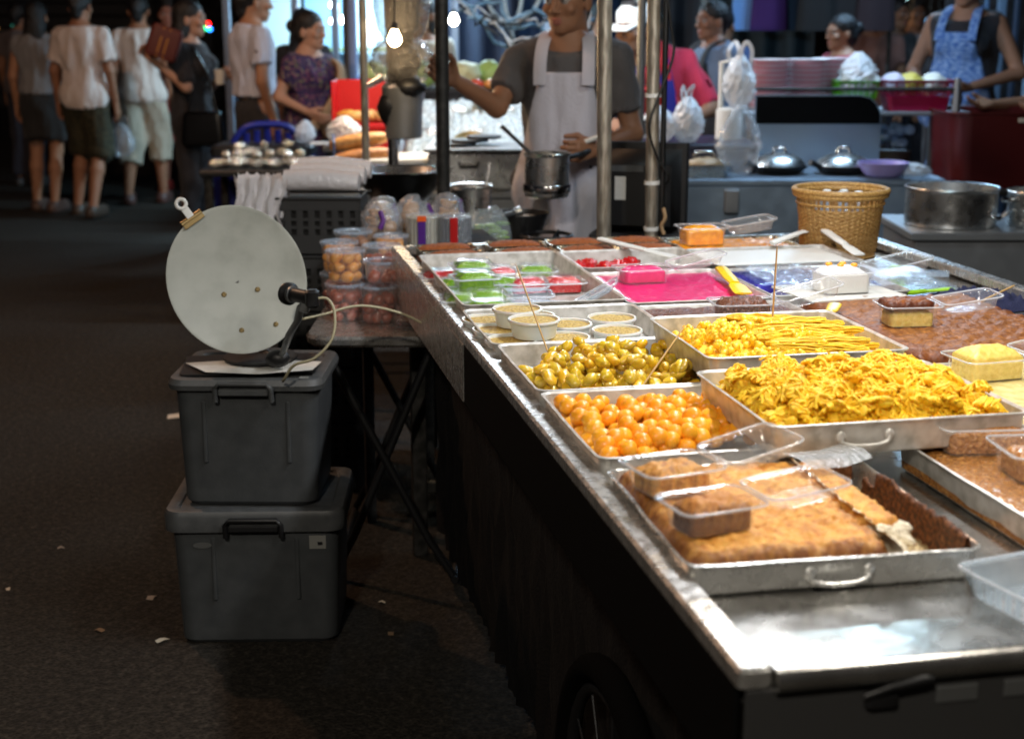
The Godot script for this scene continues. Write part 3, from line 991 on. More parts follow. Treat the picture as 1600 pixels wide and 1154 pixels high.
func drop_heap(meshes: Array, m: Material, called: String, label: String, category: String, group: String, o: Node3D, count: int, place: Callable, r: float, floor_y: float, squash: float, flat_turn: bool, top := 99.0, hump := Vector3.ZERO) -> void:
	# lets pieces come to rest one on another; place() gives a spot in the frame of o
	var done: Array[Vector3] = []
	var k := 0
	var tries := 0
	while k < count and tries < count * 12:
		tries += 1
		var q: Vector2 = place.call()
		var y := floor_y
		if hump.y > 0.0:
			y += hump.y * maxf(1.0 - pow(q.x / hump.x, 2.0), 0.0) * maxf(1.0 - pow(q.y / hump.z, 2.0), 0.0)
		for e in done:
			var l := Vector2(e.x - q.x, e.z - q.y).length()
			if l < r * 1.75:
				y = maxf(y, e.y + sqrt(maxf(r * r * 3.06 - l * l, 0.0)) * squash)
		if y > floor_y + top + (hump.y * maxf(1.0 - pow(q.x / hump.x, 2.0), 0.0) * maxf(1.0 - pow(q.y / hump.z, 2.0), 0.0) if hump.y > 0.0 else 0.0):
			continue
		var p := Vector3(q.x, y, q.y)
		done.append(p)
		var b := Basis(Vector3.UP, rng.randf() * TAU)
		if not flat_turn:
			b = b * Basis(Vector3.RIGHT, rng.randf_range(-0.9, 0.9)) * Basis(Vector3.BACK, rng.randf_range(-0.9, 0.9))
		else:
			b = b * Basis(Vector3.RIGHT, rng.randf_range(-0.3, 0.3))
		var sc := rng.randf_range(0.9, 1.1)
		solo_mesh(called, meshes[k % meshes.size()], m, label, category, o.transform * Transform3D(b.scaled(Vector3.ONE * sc), p), group)
		k += 1

func stall() -> void:
	var c := thing("sweet_stall", "long stainless steel stall table carrying the trays of sweets", "market stall", st(0, 0, 0), YAW)
	# its own axes: x to the right, z towards the viewer; 1.38 wide and 2.75 deep
	var W := 1.38
	var L := 2.74
	var g := G.new()
	g.box(Vector3(W / 2, 0.84, -L / 2), Vector3(W - 0.03, 0.02, L - 0.03), 0.002)
	part("tabletop", g, M.table, c)
	var edges := [["left_rim", Vector3(0.018, 0.868, -L / 2), Vector3(0.036, 0.024, L)], ["right_rim", Vector3(W - 0.018, 0.868, -L / 2), Vector3(0.036, 0.024, L)], ["far_rim", Vector3(W / 2, 0.868, -L + 0.018), Vector3(W - 0.075, 0.024, 0.036)]]
	for e in edges:
		g = G.new()
		g.box(e[1], e[2], 0.004)
		part("rim", g, M.rim, c)
	# the near rim slopes gently into the top
	g = G.new()
	g.tube([Vector3(0.0375, 0.866, -0.001), Vector3(W - 0.0375, 0.866, -0.001)], 0.0135, 10)
	g.loft([PackedVector3Array([Vector3(0.0375, 0.8505, -0.06), Vector3(0.0375, 0.8775, -0.008), Vector3(0.0375, 0.86, 0.008), Vector3(0.0375, 0.8485, -0.02)]), PackedVector3Array([Vector3(W - 0.0375, 0.8505, -0.06), Vector3(W - 0.0375, 0.8775, -0.008), Vector3(W - 0.0375, 0.86, 0.008), Vector3(W - 0.0375, 0.8485, -0.02)])])
	part("rim", g, M.table, c)
	for sx in [0.004, W - 0.004]:
		g = G.new()
		g.box(Vector3(sx, 0.795, -2.16), Vector3(0.006, 0.122, 1.14), 0.002)
		part("side_band", g, M.rim, c)
	for sx in [0.006, W - 0.006]:
		g = G.new()
		g.box(Vector3(sx, 0.795, -0.803), Vector3(0.006, 0.122, 1.57), 0.002)
		part("black_band", g, M.band, c)
	g = G.new()
	g.box(Vector3(W / 2, 0.76, -0.0085), Vector3(W - 0.02, 0.19, 0.008), 0.002)
	part("front_panel", g, M.steel_dark, c)
	g = G.new()
	g.box(Vector3(W / 2, 0.795, -L + 0.006), Vector3(W - 0.02, 0.12, 0.006), 0.002)
	part("back_panel", g, M.steel_dull, c)
	# a black latch hangs on the near edge
	g = G.new()
	g.tube([Vector3(0.13, 0.842, 0.006), Vector3(0.155, 0.852, 0.01), Vector3(0.19, 0.858, 0.011), Vector3(0.2, 0.857, 0.01)], [0.004, 0.005, 0.006, 0.004], 8)
	g.box(Vector3(0.15, 0.836, 0.002), Vector3(0.035, 0.02, 0.012), 0.004)
	part("latch", g, M.black, c)
	for q in [[0.235, 0.0], [0.31, 0.0]]:
		g = G.new()
		g.box(Vector3(q[0], 0.832, -0.003), Vector3(0.045, 0.018, 0.004), 0.001)
		part("label_plate", g, M.zinc, c)
	for x in [0.06, W - 0.06]:
		for z in [-0.06, -L + 0.06]:
			g = G.new()
			g.box(Vector3(x, 0.415, z), Vector3(0.04, 0.83, 0.04), 0.003)
			part("leg", g, M.pipe_dark, c)
	for z in [-0.06, -L + 0.06]:
		g = G.new()
		g.box(Vector3(W / 2, 0.2, z), Vector3(W - 0.161, 0.03, 0.03), 0.003)
		part("cross_bar", g, M.pipe_dark, c)
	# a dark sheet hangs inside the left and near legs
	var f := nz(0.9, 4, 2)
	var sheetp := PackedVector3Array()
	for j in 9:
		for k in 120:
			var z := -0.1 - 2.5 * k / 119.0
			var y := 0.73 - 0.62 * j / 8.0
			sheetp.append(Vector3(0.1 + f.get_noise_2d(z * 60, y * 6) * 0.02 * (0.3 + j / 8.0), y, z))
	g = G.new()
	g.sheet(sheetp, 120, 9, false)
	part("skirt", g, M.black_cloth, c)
	# cart wheel with spokes
	for wz in [-0.62]:
		var whl := G.new()
		var ring := []
		for k in 33:
			ring.append(Vector3(0.05, 0.3 + 0.27 * sin(TAU * k / 32.0), wz + 0.27 * cos(TAU * k / 32.0)))
		whl.tube(ring, 0.022, 9, false)
		var wn := part("wheel", whl, M.rubber, c)
		var rim := G.new()
		ring = []
		for k in 33:
			ring.append(Vector3(0.05, 0.3 + 0.24 * sin(TAU * k / 32.0), wz + 0.24 * cos(TAU * k / 32.0)))
		rim.tube(ring, 0.01, 8, false)
		part("wheel_rim", rim, M.black, wn)
		for k in 12:
			var sp := G.new()
			var a := TAU * k / 12.0
			sp.tube([Vector3(0.05, 0.3, wz), Vector3(0.05, 0.3 + 0.235 * sin(a), wz + 0.235 * cos(a))], 0.0025, 5)
			part("spoke", sp, M.black, wn)
		var hub := G.new()
		hub.tube([Vector3(0.02, 0.3, wz), Vector3(0.085, 0.3, wz)], 0.03, 12)
		part("hub", hub, M.black, wn)

func sweets() -> void:
	# --- coconut cake in the near tray
	var ct := tray("battered aluminium tray holding the big golden coconut cake", 0.03, 0.39, 0.235, 0.605, 0.852, 0.039, M.alu_wavy, {handles = [[0, 1, 0.0]], dent = 0.005, turn = -0.02})
	var f := nz(0.5, 3, 4)
	var f2 := nz(0.16, 9, 3)
	var cut_edge := func(z): return 0.055 + 0.016 * sin(z * 55.0) + f2.get_noise_2d(z * 300, 5) * 0.02
	var cake_h := func(x, z):
		var y: float = f.get_noise_2d(x * 100, z * 100) * 0.005 + f2.get_noise_2d(x * 100, z * 100) * 0.006
		return y
	var crust_tint := func(x, z, e):
		var k := clampf((e + f.get_noise_2d(x * 160, z * 160) * 0.014) / 0.03, 0.0, 1.0)
		var deep := Color(0.23, 0.09, 0.03) if e > -0.01 else Color(0.14, 0.06, 0.025)
		var gold := Color(0.92, 0.53, 0.15).lerp(Color(0.68, 0.32, 0.08), clampf(f2.get_noise_2d(x * 160, z * 160) * 1.3 + 0.2, 0, 1))
		return deep.lerp(gold, k)
	var cw := 0.124
	var ck := thing("coconut_cake", "golden brown baked coconut cake filling the left of the near tray", "cake", st(0.161, 0.8565, 0.419), YAW - 0.02)
	part("baked_body", slab(cw, 0.172, 0.043, 0.02, 60, 70, cake_h, crust_tint, 0.3), M.cake, ck)
	var side := part("baked_body", slab(0.045, 0.128, 0.0425, 0.008, 26, 56, cake_h, func(x, z, e): return crust_tint.call(x, z, maxf(e, 0.011) + 0.012), 0.2), M.cake, ck)
	side.position = Vector3(cw + 0.002, 0.0, -0.036)
	# the cut side shows the white inside, torn
	var torn := G.new()
	var tp := PackedVector3Array()
	for j in 9:
		for k in 50:
			var z := 0.165 - 0.33 * k / 49.0
			tp.append(Vector3(0.004 + f.get_noise_2d(z * 200, j * 14) * 0.007 + 0.012 * (8 - j) / 8.0 - 0.012 * smoothstep(0.7, 1.0, j / 8.0), 0.05 * j / 8.0 + f.get_noise_2d(z * 300, 90) * 0.005 * j / 8.0, z))
	torn.sheet(tp, 50, 9, false, true)
	var inner := part("white_inside", torn, M.crumb_white, ck)
	inner.position = Vector3(cw + 0.002, 0.001, 0.003)
	# torn white lumps where a corner was taken out, facing the viewer
	for k in 34:
		torn = G.new()
		var v := rng.randf()
		torn.ball(Vector3(cw + rng.randf_range(-0.03, 0.047), 0.004 + 0.026 * v, 0.09 + (1.0 - v) * 0.022 + rng.randf_range(-0.004, 0.004)), Vector3(rng.randf_range(0.008, 0.015), rng.randf_range(0.006, 0.01), rng.randf_range(0.007, 0.012)), 14, 10, Basis(Vector3.UP, k) * Basis(Vector3.RIGHT, v), nz(70.0, k, 3), 0.45)
		part("crumb", torn, M.crumb_white, ck)
	for k in 11:
		torn = G.new()
		torn.ball(Vector3(cw + rng.randf_range(-0.012, 0.05), 0.007, rng.randf_range(0.118, 0.155)), Vector3(rng.randf_range(0.006, 0.014), rng.randf_range(0.004, 0.008), rng.randf_range(0.005, 0.011)), 12, 8, Basis(Vector3.UP, k), nz(60.0, k, 3), 0.4)
		part("crumb", torn, M.crumb_white, ck)
	solo("cake_crumbs", slab(0.045, 0.165, 0.005, 0.01, 16, 50, func(x, z): return maxf(f.get_noise_2d(x * 260, z * 260) * 0.006, -0.003), func(_x, _z, _e): return Color.WHITE), M.crumb_floor, "crumbs and scraps left in the emptied strip of the near tray", "crumbs", st(0.333, 0.8565, 0.412), YAW - 0.02)
	var wall := G.new()
	tp = PackedVector3Array()
	for j in 7:
		for k in 40:
			var z := 0.17 - 0.29 * k / 39.0
			var top := 0.047 + f.get_noise_2d(z * 70, 3) * 0.008 - (0.02 if k > 33 else 0.0)
			tp.append(Vector3(0.004 - j * 0.0011 + f.get_noise_2d(z * 100, j * 10) * 0.004 - 0.01 * (1.0 - j / 6.0), top * j / 6.0, z))
	for k in 40:
		var e := tp[6 * 40 + k]
		tp.append(Vector3(e.x + 0.005, e.y + 0.001, e.z))
	for k in 40:
		var e2 := tp[6 * 40 + k]
		tp.append(Vector3(e2.x + 0.0085, e2.y * 0.5, e2.z))
	wall.sheet(tp, 40, 9, false, true)
	solo("cake_crust", wall, M.crust, "strip of dark burnt crust stuck to the near tray's right wall", "cake crust", st(0.372, 0.8575, 0.41), YAW - 0.02)
	block("cake_corner", "browned corner piece of coconut cake left at the tray's back", st(0.345, 0.858, 0.578), YAW, 0.03, 0.016, 0.046, M.cake, 0.006, func(_x, _z, e): return Color(0.5, 0.22, 0.06) if e > 0.004 else Color(0.2, 0.08, 0.03), "cake")
	var lw := G.new()
	lw.sheet(PackedVector3Array([Vector3(-0.05, 0.004, 0.022), Vector3(0.0, 0.001, 0.028), Vector3(0.055, 0.004, 0.02), Vector3(-0.055, 0.012, -0.005), Vector3(0, 0.009, 0.0), Vector3(0.06, 0.01, -0.004), Vector3(-0.06, 0.013, -0.03), Vector3(0.0, 0.01, -0.026), Vector3(0.05, 0.013, -0.03)]), 3, 3, false)
	solo("plastic_sheet", lw, mt(Color(0.75, 0.77, 0.78), 0.2, 0.0, {alpha = 0.5, bump = M.lump, bs = 0.2, ts = 10.0}), "small translucent plastic sheet lying over the back of the coconut cake", "plastic sheet", st(0.325, 0.91, 0.53), YAW + 0.3)
	# two boxes with a piece of that cake, lids thrown open to the right
	clamshell("open clear box with a dark-crusted cake piece, nearer one on the coconut cake", st(0.086, 0.903, 0.335), YAW + 0.2, 0.052, 0.038, 0.035, 176, "right", M.clear)
	clamshell("open clear box with a cake piece, farther one on the coconut cake", st(0.082, 0.906, 0.475), YAW + 0.22, 0.052, 0.042, 0.035, 170, "right", M.clear)
	var piece_tint := func(x, z, e): return Color(0.62, 0.3, 0.08).lerp(Color(0.16, 0.06, 0.025), clampf(1.0 - (e + f.get_noise_2d(x * 300, z * 300) * 0.008) / 0.012, 0, 1))
	block("cake_piece", "dark-edged coconut cake piece inside the nearer open box", st(0.087, 0.9055, 0.334), YAW + 0.2, 0.042, 0.028, 0.036, M.cake, 0.006, piece_tint, "cake")
	block("cake_piece", "golden coconut cake piece inside the farther open box", st(0.082, 0.9085, 0.476), YAW + 0.22, 0.042, 0.032, 0.032, M.cake, 0.006, func(x, z, e): return Color(0.72, 0.4, 0.12).lerp(Color(0.3, 0.12, 0.03), clampf(f2.get_noise_2d(x * 500, z * 500) * 2.0, 0, 1)), "cake")

	# --- orange balls and beans in syrup
	var bt := tray("shallow tray of round orange sweets, left of the coconut cake boxes", 0.032, 0.43, 0.645, 1.02, 0.852, 0.045, M.alu)
	fill("syrup", "thin golden syrup pooled in the tray of orange balls", 0.045, 0.418, 0.66, 1.005, 0.8565, 0.004, M.syrup, 0.0, 0.2, "syrup")
	var ball := []
	for k in 3:
		var g := G.new()
		g.col = [Color(0.98, 0.42, 0.02), Color(0.99, 0.46, 0.025), Color(0.97, 0.38, 0.018)][k]
		g.ball(Vector3.ZERO, Vector3(0.0138, 0.0124, 0.0134) * (1.0 + 0.06 * k), 16, 11, Basis.IDENTITY, nz(45.0, k, 2), 0.13)
		ball.append(g.mesh())
	var spot_1 := func():
		var u := rng.randf()
		return Vector2(-0.178 + 0.265 * pow(u, 1.25), rng.randf_range(-0.15, 0.15) * (1.0 - 0.4 * u) - 0.02 * u)
	drop_heap(ball, M.yolk, "orange_ball", "glossy orange ball heaped with others in the tray of orange sweets", "sweet", "orange balls in their tray", bt, 150, spot_1, 0.0129, 0.015, 0.7, false, 0.024, Vector3(0.25, 0.016, 0.2))
	var nt := tray("shallow tray heaped with olive-yellow bean sweets in syrup", 0.032, 0.43, 1.03, 1.385, 0.852, 0.045, M.alu)
	fill("syrup", "dark golden syrup pooled at the right of the bean tray", 0.045, 0.418, 1.045, 1.37, 0.8565, 0.005, M.syrup, 0.0, 0.2, "syrup")
	var bean := []
	for k in 5:
		var g := G.new()
		g.col = [Color(0.6, 0.37, 0.025), Color(0.68, 0.45, 0.035), Color(0.52, 0.33, 0.03), Color(0.8, 0.48, 0.025), Color(0.58, 0.38, 0.04)][k]
		var nn := nz(30.0, k + 20, 2)
		g.ball(Vector3.ZERO, Vector3(0.0172, 0.0084, 0.0112), 16, 10, Basis.IDENTITY, nn, 0.22)
		if k % 2 == 0:
			# a skin that is peeling off
			g.col = Color(0.75, 0.5, 0.03)
			g.ball(Vector3(0.0035, 0.0025, 0.0035), Vector3(0.014, 0.01, 0.0115), 12, 8, Basis(Vector3.UP, 0.5), nz(60.0, k + 50, 2), 0.3)
		bean.append(g.mesh())
	var spot_2 := func():
		var a := rng.randf() * TAU
		var r := pow(rng.randf(), 0.62)
		return Vector2(-0.03 + cos(a) * r * 0.15, 0.01 + sin(a) * r * 0.15)
	drop_heap(bean, M.bean, "candied_bean", "shiny olive-yellow candied bean in the heap of beans", "sweet", "candied beans in their tray", nt, 210, spot_2, 0.0117, 0.0165, 0.7, false, 0.046)
	skewer("bamboo skewer leaning left behind the candied beans", st(0.115, 0.885, 1.3), st(0.115, 1.035, 1.47) + Vector3(-0.03, 0, 0))
	skewer("bamboo skewer lying slantwise over the right of the bean tray", st(0.21, 0.893, 1.04), st(0.318, 0.975, 1.14))
	skewer("bamboo skewer standing upright in the yellow egg drops", st(0.535, 0.945, 1.285), st(0.54, 1.085, 1.29))

	# --- custard cups
	tray("aluminium tray holding nine white cups of custard", 0.028, 0.395, 1.4, 1.735, 0.852, 0.042, M.alu)
	var spots := [[0.062, 1.655, 0, "back left cup of custard, half under the stacked pair"], [0.16, 1.675, 0, "back cup of custard, right behind the stacked pair"], [0.066, 1.555, 0, "left cup of custard, below the stacked pair"], [0.072, 1.452, 0, "front left cup of custard, nearest the beans"], [0.214, 1.58, 0, "middle cup of custard, right of the stacked pair"], [0.178, 1.456, 0, "front middle cup of custard by the bean heap"], [0.318, 1.62, 0, "back right cup of custard beside the dark rice"], [0.296, 1.5, 0, "front right cup of custard beside the raised yellow tray"], [0.112, 1.585, 1, "upper cup of custard, rear one of the stacked pair"], [0.122, 1.475, 1, "upper cup of custard, front one of the stacked pair"]]
	var cup := G.new()
	cup.lathe([[0.036, 0.0], [0.038, 0.002], [0.0425, 0.027], [0.0455, 0.0275], [0.0465, 0.03], [0.0455, 0.033], [0.0425, 0.0325], [0.0415, 0.026], [0.036, 0.004], [0.02, 0.0035]], 36)
	var cm := cup.mesh()
	var cf := nz(1.2, 6, 3)
	var top := G.new()
	var rings := []
	for k in 9:
		var r := 0.0425 * (1.0 - k / 8.0 * 0.97)
		var ring := G.circle(r, 0.0, 30)
		for q in 30:
			ring[q].y = 0.0285 + 0.0015 * k / 8.0 + cf.get_noise_2d(ring[q].x * 100, ring[q].z * 100) * 0.0016
		rings.append(ring)
	top.loft(rings, false, true, 3.0)
	var tm := top.mesh()
	for s in spots:
		var c := thing("custard_cup", "white plastic " + s[3], "cup", st(s[0], 0.8562 + s[2] * 0.034, s[1]), rng.randf() * TAU, "white cups of custard")
		c.scale = Vector3.ONE * 1.1
		piece("cup_wall", cm, M.cup, c, Transform3D.IDENTITY)
		piece("custard", tm, M.cup_custard, c, Transform3D.IDENTITY)

	# --- jelly boxes
	tray("long aluminium tray with boxes of green and red jelly", 0.033, 0.39, 1.755, 2.43, 0.852, 0.048, M.alu)
	var jel := [
		[0.1, 0.86, 1.835, 0, "near green jelly box, largest in the jelly tray"], [0.056, 0.86, 1.935, 1.35, "green jelly box on its side at the tray's left edge"], [0.118, 0.86, 1.95, 0, "green jelly box behind the nearest one"], [0.105, 0.89, 2.03, 0, "green jelly box on top, second from the front"],
		[0.085, 0.86, 2.12, 0, "green jelly box at the left by the red one"], [0.125, 0.892, 2.17, 0, "green jelly box on top at the back of the row"], [0.3, 0.86, 2.265, 0, "green jelly box at the back right of the jelly tray"], [0.19, 0.86, 2.12, 0, "green jelly box under the red one, mid tray"]]
	var red := [[0.06, 0.86, 2.235, 0, "red jelly box at the tray's far left"], [0.205, 0.86, 2.26, 0, "red jelly box at the middle back of the tray"], [0.245, 0.86, 2.105, 0, "red and green jelly box in the middle of the tray"], [0.33, 0.86, 2.1, 0, "red jelly box at the right wall of the tray"]]
	for e in [[jel, M.green_jelly, "green_jelly"], [red, M.red_jelly, "red_jelly"]]:
		for s in e[0]:
			var yw: float = YAW + rng.randf_range(-0.12, 0.12) + s[3]
			clamshell("clear shell of the " + s[4], st(s[0], s[1] - 0.003, s[2]), yw, 0.048, 0.04, 0.026, 0, "back", M.clear_thin, "clear boxes of jelly")
			block(e[2], String("wobbly block in the " + s[4]), st(s[0], s[1], s[2]), yw, 0.041, 0.033, 0.034, e[1], 0.002, null, "jelly", "blocks of jelly")
	clamshell("empty clear box lying open right of the green jelly", st(0.22, 0.857, 1.98), YAW - 0.1, 0.052, 0.042, 0.022, 175, "back", M.clear_blue)
	clamshell("empty clear lid and base tilted against the cups", st(0.235, 0.858, 1.84), YAW - 0.3, 0.048, 0.036, 0.022, 150, "right", M.clear_blue)
	for k in 4:
		block("green_jelly", ["loose green jelly slice, left one on the bare tray floor", "loose green jelly slice, second on the bare tray floor", "loose green jelly slice, third on the bare tray floor", "loose green jelly slice, right one on the bare tray floor"][k], st(0.262 + 0.026 * k, 0.8562, 1.795 + 0.006 * k), YAW + 0.3, 0.013, 0.024, 0.014, M.green_jelly, 0.002, null, "jelly", "blocks of jelly")
	tray("aluminium tray with scraps of red jelly, behind the pink sheet", 0.4, 0.73, 2.17, 2.435, 0.852, 0.045, M.alu)
	for k in 5:
		block("red_jelly", ["red jelly lump at the far tray's left end", "second red jelly lump in the far tray", "middle red jelly lump in the far tray", "fourth red jelly lump in the far tray", "red jelly lump farthest right in the far tray"][k], st(0.425 + 0.038 * k, 0.8562, 2.35 + 0.025 * sin(k * 2.0)), YAW + k, 0.024, 0.022, 0.03, M.red_jelly, 0.008, null, "jelly", "blocks of jelly")
	for k in 4:
		block("green_jelly", ["green jelly scrap left of the red lumps' front", "green jelly scrap before the red lumps", "green jelly scrap by the white spatula's tip", "green jelly scrap at the tray's right"][k], st(0.43 + 0.075 * k, 0.8562, 2.225 + 0.02 * (k % 2)), YAW + k * 0.7, 0.024, 0.013, 0.016, M.green_jelly, 0.004, null, "jelly", "blocks of jelly")

	# --- pink, dark rice, purple, white, orange sheets
	tray("tray filled level with shocking pink pudding", 0.4, 0.725, 1.765, 2.15, 0.852, 0.036, M.alu)
	fill("pink_pudding", "flat shocking pink pudding sheet with a glossy skin", 0.404, 0.721, 1.769, 2.146, 0.856, 0.03, M.pink, 0.002, 0.3, "pudding")
	clamshell("clear box of pink pudding standing on the pink sheet", st(0.505, 0.8865, 2.03), YAW + 0.05, 0.06, 0.04, 0.035, 168, "right", M.clear)
	block("pink_pudding", "pink pudding block inside the clear box on the pink sheet", st(0.505, 0.8895, 2.03), YAW + 0.05, 0.05, 0.03, 0.034, M.pink, 0.002, null, "pudding")
	tray("tray of dark brown sticky rice beside the cups", 0.402, 0.745, 1.42, 1.75, 0.852, 0.032, M.alu)
	fill("dark_rice", "dark brown sticky rice spread in the tray beside the cups", 0.406, 0.741, 1.424, 1.746, 0.856, 0.026, M.choc, 0.004, 0.8, "sticky rice")
	clamshell("open silver-edged box of dark sticky rice, lid to its right", st(0.585, 0.884, 1.575), YAW - 0.06, 0.062, 0.042, 0.04, 165, "right", M.clear)
	block("dark_rice", "dark sticky rice heaped inside the open box", st(0.585, 0.887, 1.575), YAW - 0.06, 0.052, 0.032, 0.046, M.choc, 0.007, null, "sticky rice")
	tray("tray of violet jelly pudding under a plastic film", 0.74, 1.07, 1.79, 2.15, 0.852, 0.034, M.alu)
	fill("violet_pudding", "violet jelly pudding sheet under creased film", 0.744, 1.066, 1.93, 2.146, 0.856, 0.03, M.purple, 0.004, 0.35, "pudding")
	var film := G.new()
	var fp := PackedVector3Array()
	var ff := nz(0.5, 66, 3)
	for j in 24:
		for k in 30:
			var x := -0.19 + 0.38 * k / 29.0
			var z := -0.16 + 0.32 * j / 23.0
			fp.append(Vector3(x, 0.006 + absf(ff.get_noise_2d(x * 100, z * 100)) * 0.016, z))
	film.sheet(fp, 30, 24, false)
	solo("plastic_film", film, M.bag_clear, "crumpled clear film lying over the violet pudding", "plastic film", st(0.96, 0.8885, 1.97), YAW)
	tray("tray of white coconut pudding sheet near the basket", 0.742, 1.13, 2.17, 2.435, 0.852, 0.04, M.alu)
	fill("white_pudding", "smooth white coconut pudding sheet near the basket", 0.746, 1.126, 2.174, 2.431, 0.856, 0.034, M.white, 0.001, 0.3, "pudding")
	tray("thin tray of orange egg custard at the stall's far end", 0.765, 1.1, 2.475, 2.7, 0.852, 0.028, M.tin)
	fill("orange_custard", "bright orange egg custard sheet at the far end", 0.769, 1.096, 2.479, 2.696, 0.855, 0.024, M.orange_jelly, 0.005, 0.5, "custard")
	clamshell("clear box holding a thick orange custard block at the far end", st(0.845, 0.8795, 2.6), YAW, 0.062, 0.045, 0.05, 172, "right", M.clear)
	block("orange_custard", "thick orange custard block inside the far clear box", st(0.845, 0.8825, 2.6), YAW, 0.054, 0.037, 0.05, M.orange_jelly, 0.003, null, "custard")

	# --- brown custards in small tins
	var tins := [[0.135, 2.63, "far left, by the stall's corner"], [0.142, 2.505, "front left, next to the left rim"], [0.33, 2.645, "second from the left in the far row"], [0.335, 2.515, "front, second from the left"], [0.5, 2.65, "middle of the far row, under film"], [0.505, 2.52, "front row, in the middle"], [0.668, 2.65, "far right, by the steel pole"], [0.672, 2.52, "front right, beside the orange custard"]]
	for s in tins:
		var tw := YAW + rng.randf_range(-0.08, 0.08)
		var tn := thing("custard_tin", "small silver tin of brown custard, " + s[2], "tin", st(s[0], 0.8515, s[1]), tw, "small tins of brown custard")
		part("pan", pan_shape(0.078, 0.052, 0.036, int(s[0] * 1000), 0.006, 0.001, 0.008), M.tin, tn)
		var df := nz(0.8, int(s[0] * 700), 3)
		var dg := slab(0.073, 0.047, 0.034, 0.006, 22, 16, func(x, z): return 0.008 * (1.0 - pow(x / 0.073, 2.0)) * (1.0 - pow(z / 0.047, 2.0)) + df.get_noise_2d(x * 100, z * 100) * 0.003, func(_x, _z, _e): return Color.WHITE)
		var dn := part("custard", dg, M.custard, tn)
		dn.position.y = 0.0045

	# --- the two raised yellow trays
	var y1 := tray("raised tray of small yellow egg drops and golden threads", 0.312, 0.668, 0.995, 1.34, 0.9, 0.046, M.alu, {dent = 0.001})
	var dropm := []
	for k in 4:
		var g := G.new()
		g.col = [Color(0.98, 0.62, 0.03), Color(0.98, 0.66, 0.04), Color(0.96, 0.58, 0.03), Color(0.98, 0.7, 0.06)][k]
		g.ball(Vector3.ZERO, Vector3(0.0078, 0.0068, 0.0074), 12, 9, Basis.IDENTITY, nz(70.0, k + 3, 2), 0.25)
		g.ball(Vector3(0.002, 0.005, 0.0015), Vector3(0.0045, 0.0045, 0.0045), 8, 6)
		dropm.append(g.mesh())
	fill("egg_thread_bed", "thin bed of golden egg threads on the raised tray's floor", 0.325, 0.655, 1.01, 1.325, 0.904, 0.014, M.floss, 0.003, 0.9, "egg threads", {nx = 60, nd = 56, hf = func(x, z): return 0.018 * (1.0 - pow(x / 0.165, 2.0)) * (1.0 - pow(z / 0.157, 2.0)) + nzc.get_noise_2d(x * 40, z * 200) * 0.006, tint = func(_x, _z, _e): return Color(0.95, 0.57, 0.02)})
	var spot_3 := func():
		var x := -0.15 + 0.2 * pow(rng.randf(), 0.9)
		return Vector2(x, rng.randf_range(-0.145, 0.152))
	drop_heap(dropm, M.yolk, "egg_drop", "small shiny yellow egg drop among the rows in the raised tray", "sweet", "yellow egg drops in the raised tray", y1, 300, spot_3, 0.0068, 0.019, 0.6, false, 0.02, Vector3(0.2, 0.022, 0.17))
	var fm := []
	for k in 4:
		var g := G.new()
		for q in 30:
			g.col = [Color(0.96, 0.58, 0.02), Color(0.98, 0.64, 0.03), Color(0.95, 0.6, 0.04)][q % 3]
			var pth := []
			var ph := rng.randf() * 6.0
			var aa := rng.randf() * TAU
			var rad := sqrt(rng.randf())
			for e in 15:
				var u := e / 14.0
				var sw := 0.35 + 0.65 * pow(sin(PI * u), 0.6)
				pth.append(Vector3(-0.085 + 0.17 * u + 0.006 * sin(ph), 0.0085 + sin(aa) * rad * 0.0085 * sw + 0.0012 * sin(u * 20.0 + ph), cos(aa) * rad * 0.012 * sw + 0.006 * sin(u * 5.0 + k) + 0.0015 * sin(u * 16.0 + ph)))
			g.tube(pth, 0.0016, 5)
		fm.append(g.mesh())
	for k in 22:
		var zz := -0.14 + 0.0132 * k + rng.randf_range(-0.004, 0.004)
		solo_mesh("egg_thread_bundle", fm[k % 4], M.floss, "bundle of golden egg threads combed across the raised tray", "sweet", y1.transform * Transform3D(Basis(Vector3.UP, rng.randf_range(-0.22, 0.22)) * Basis(Vector3.BACK, rng.randf_range(-0.1, 0.02)), Vector3(0.062 + rng.randf_range(-0.03, 0.012), 0.019 + 0.006 * (k % 3) + 0.012 * (1.0 - pow(zz / 0.16, 2.0)), zz)), "golden egg thread bundles")
	var y2 := tray("raised aluminium tray heaped with crinkled golden egg clumps", 0.257, 0.645, 0.575, 0.905, 0.902, 0.047, M.alu, {handles = [[0, 1, 0.06], [0, 1, 0.3]].slice(0, 1), dent = 0.001})
	var clump := []
	for k in 7:
		var g := G.new()
		var nn := nz(75.0, k + 70, 3)
		var cols := [Color(1.0, 0.61, 0.02), Color(1.0, 0.66, 0.03), Color(0.99, 0.57, 0.018)]
		for q in 3:
			g.col = cols[(q + k) % 3]
			var dv := Vector3(rng.randf_range(-1, 1), rng.randf_range(-0.2, 0.4), rng.randf_range(-1, 1)) * 0.01
			g.ball(dv, Vector3(rng.randf_range(0.009, 0.014), rng.randf_range(0.005, 0.008), rng.randf_range(0.007, 0.011)), 12, 8, Basis(Vector3.UP, rng.randf() * 3.0) * Basis(Vector3.RIGHT, rng.randf_range(-0.5, 0.5)), nn, 0.4)
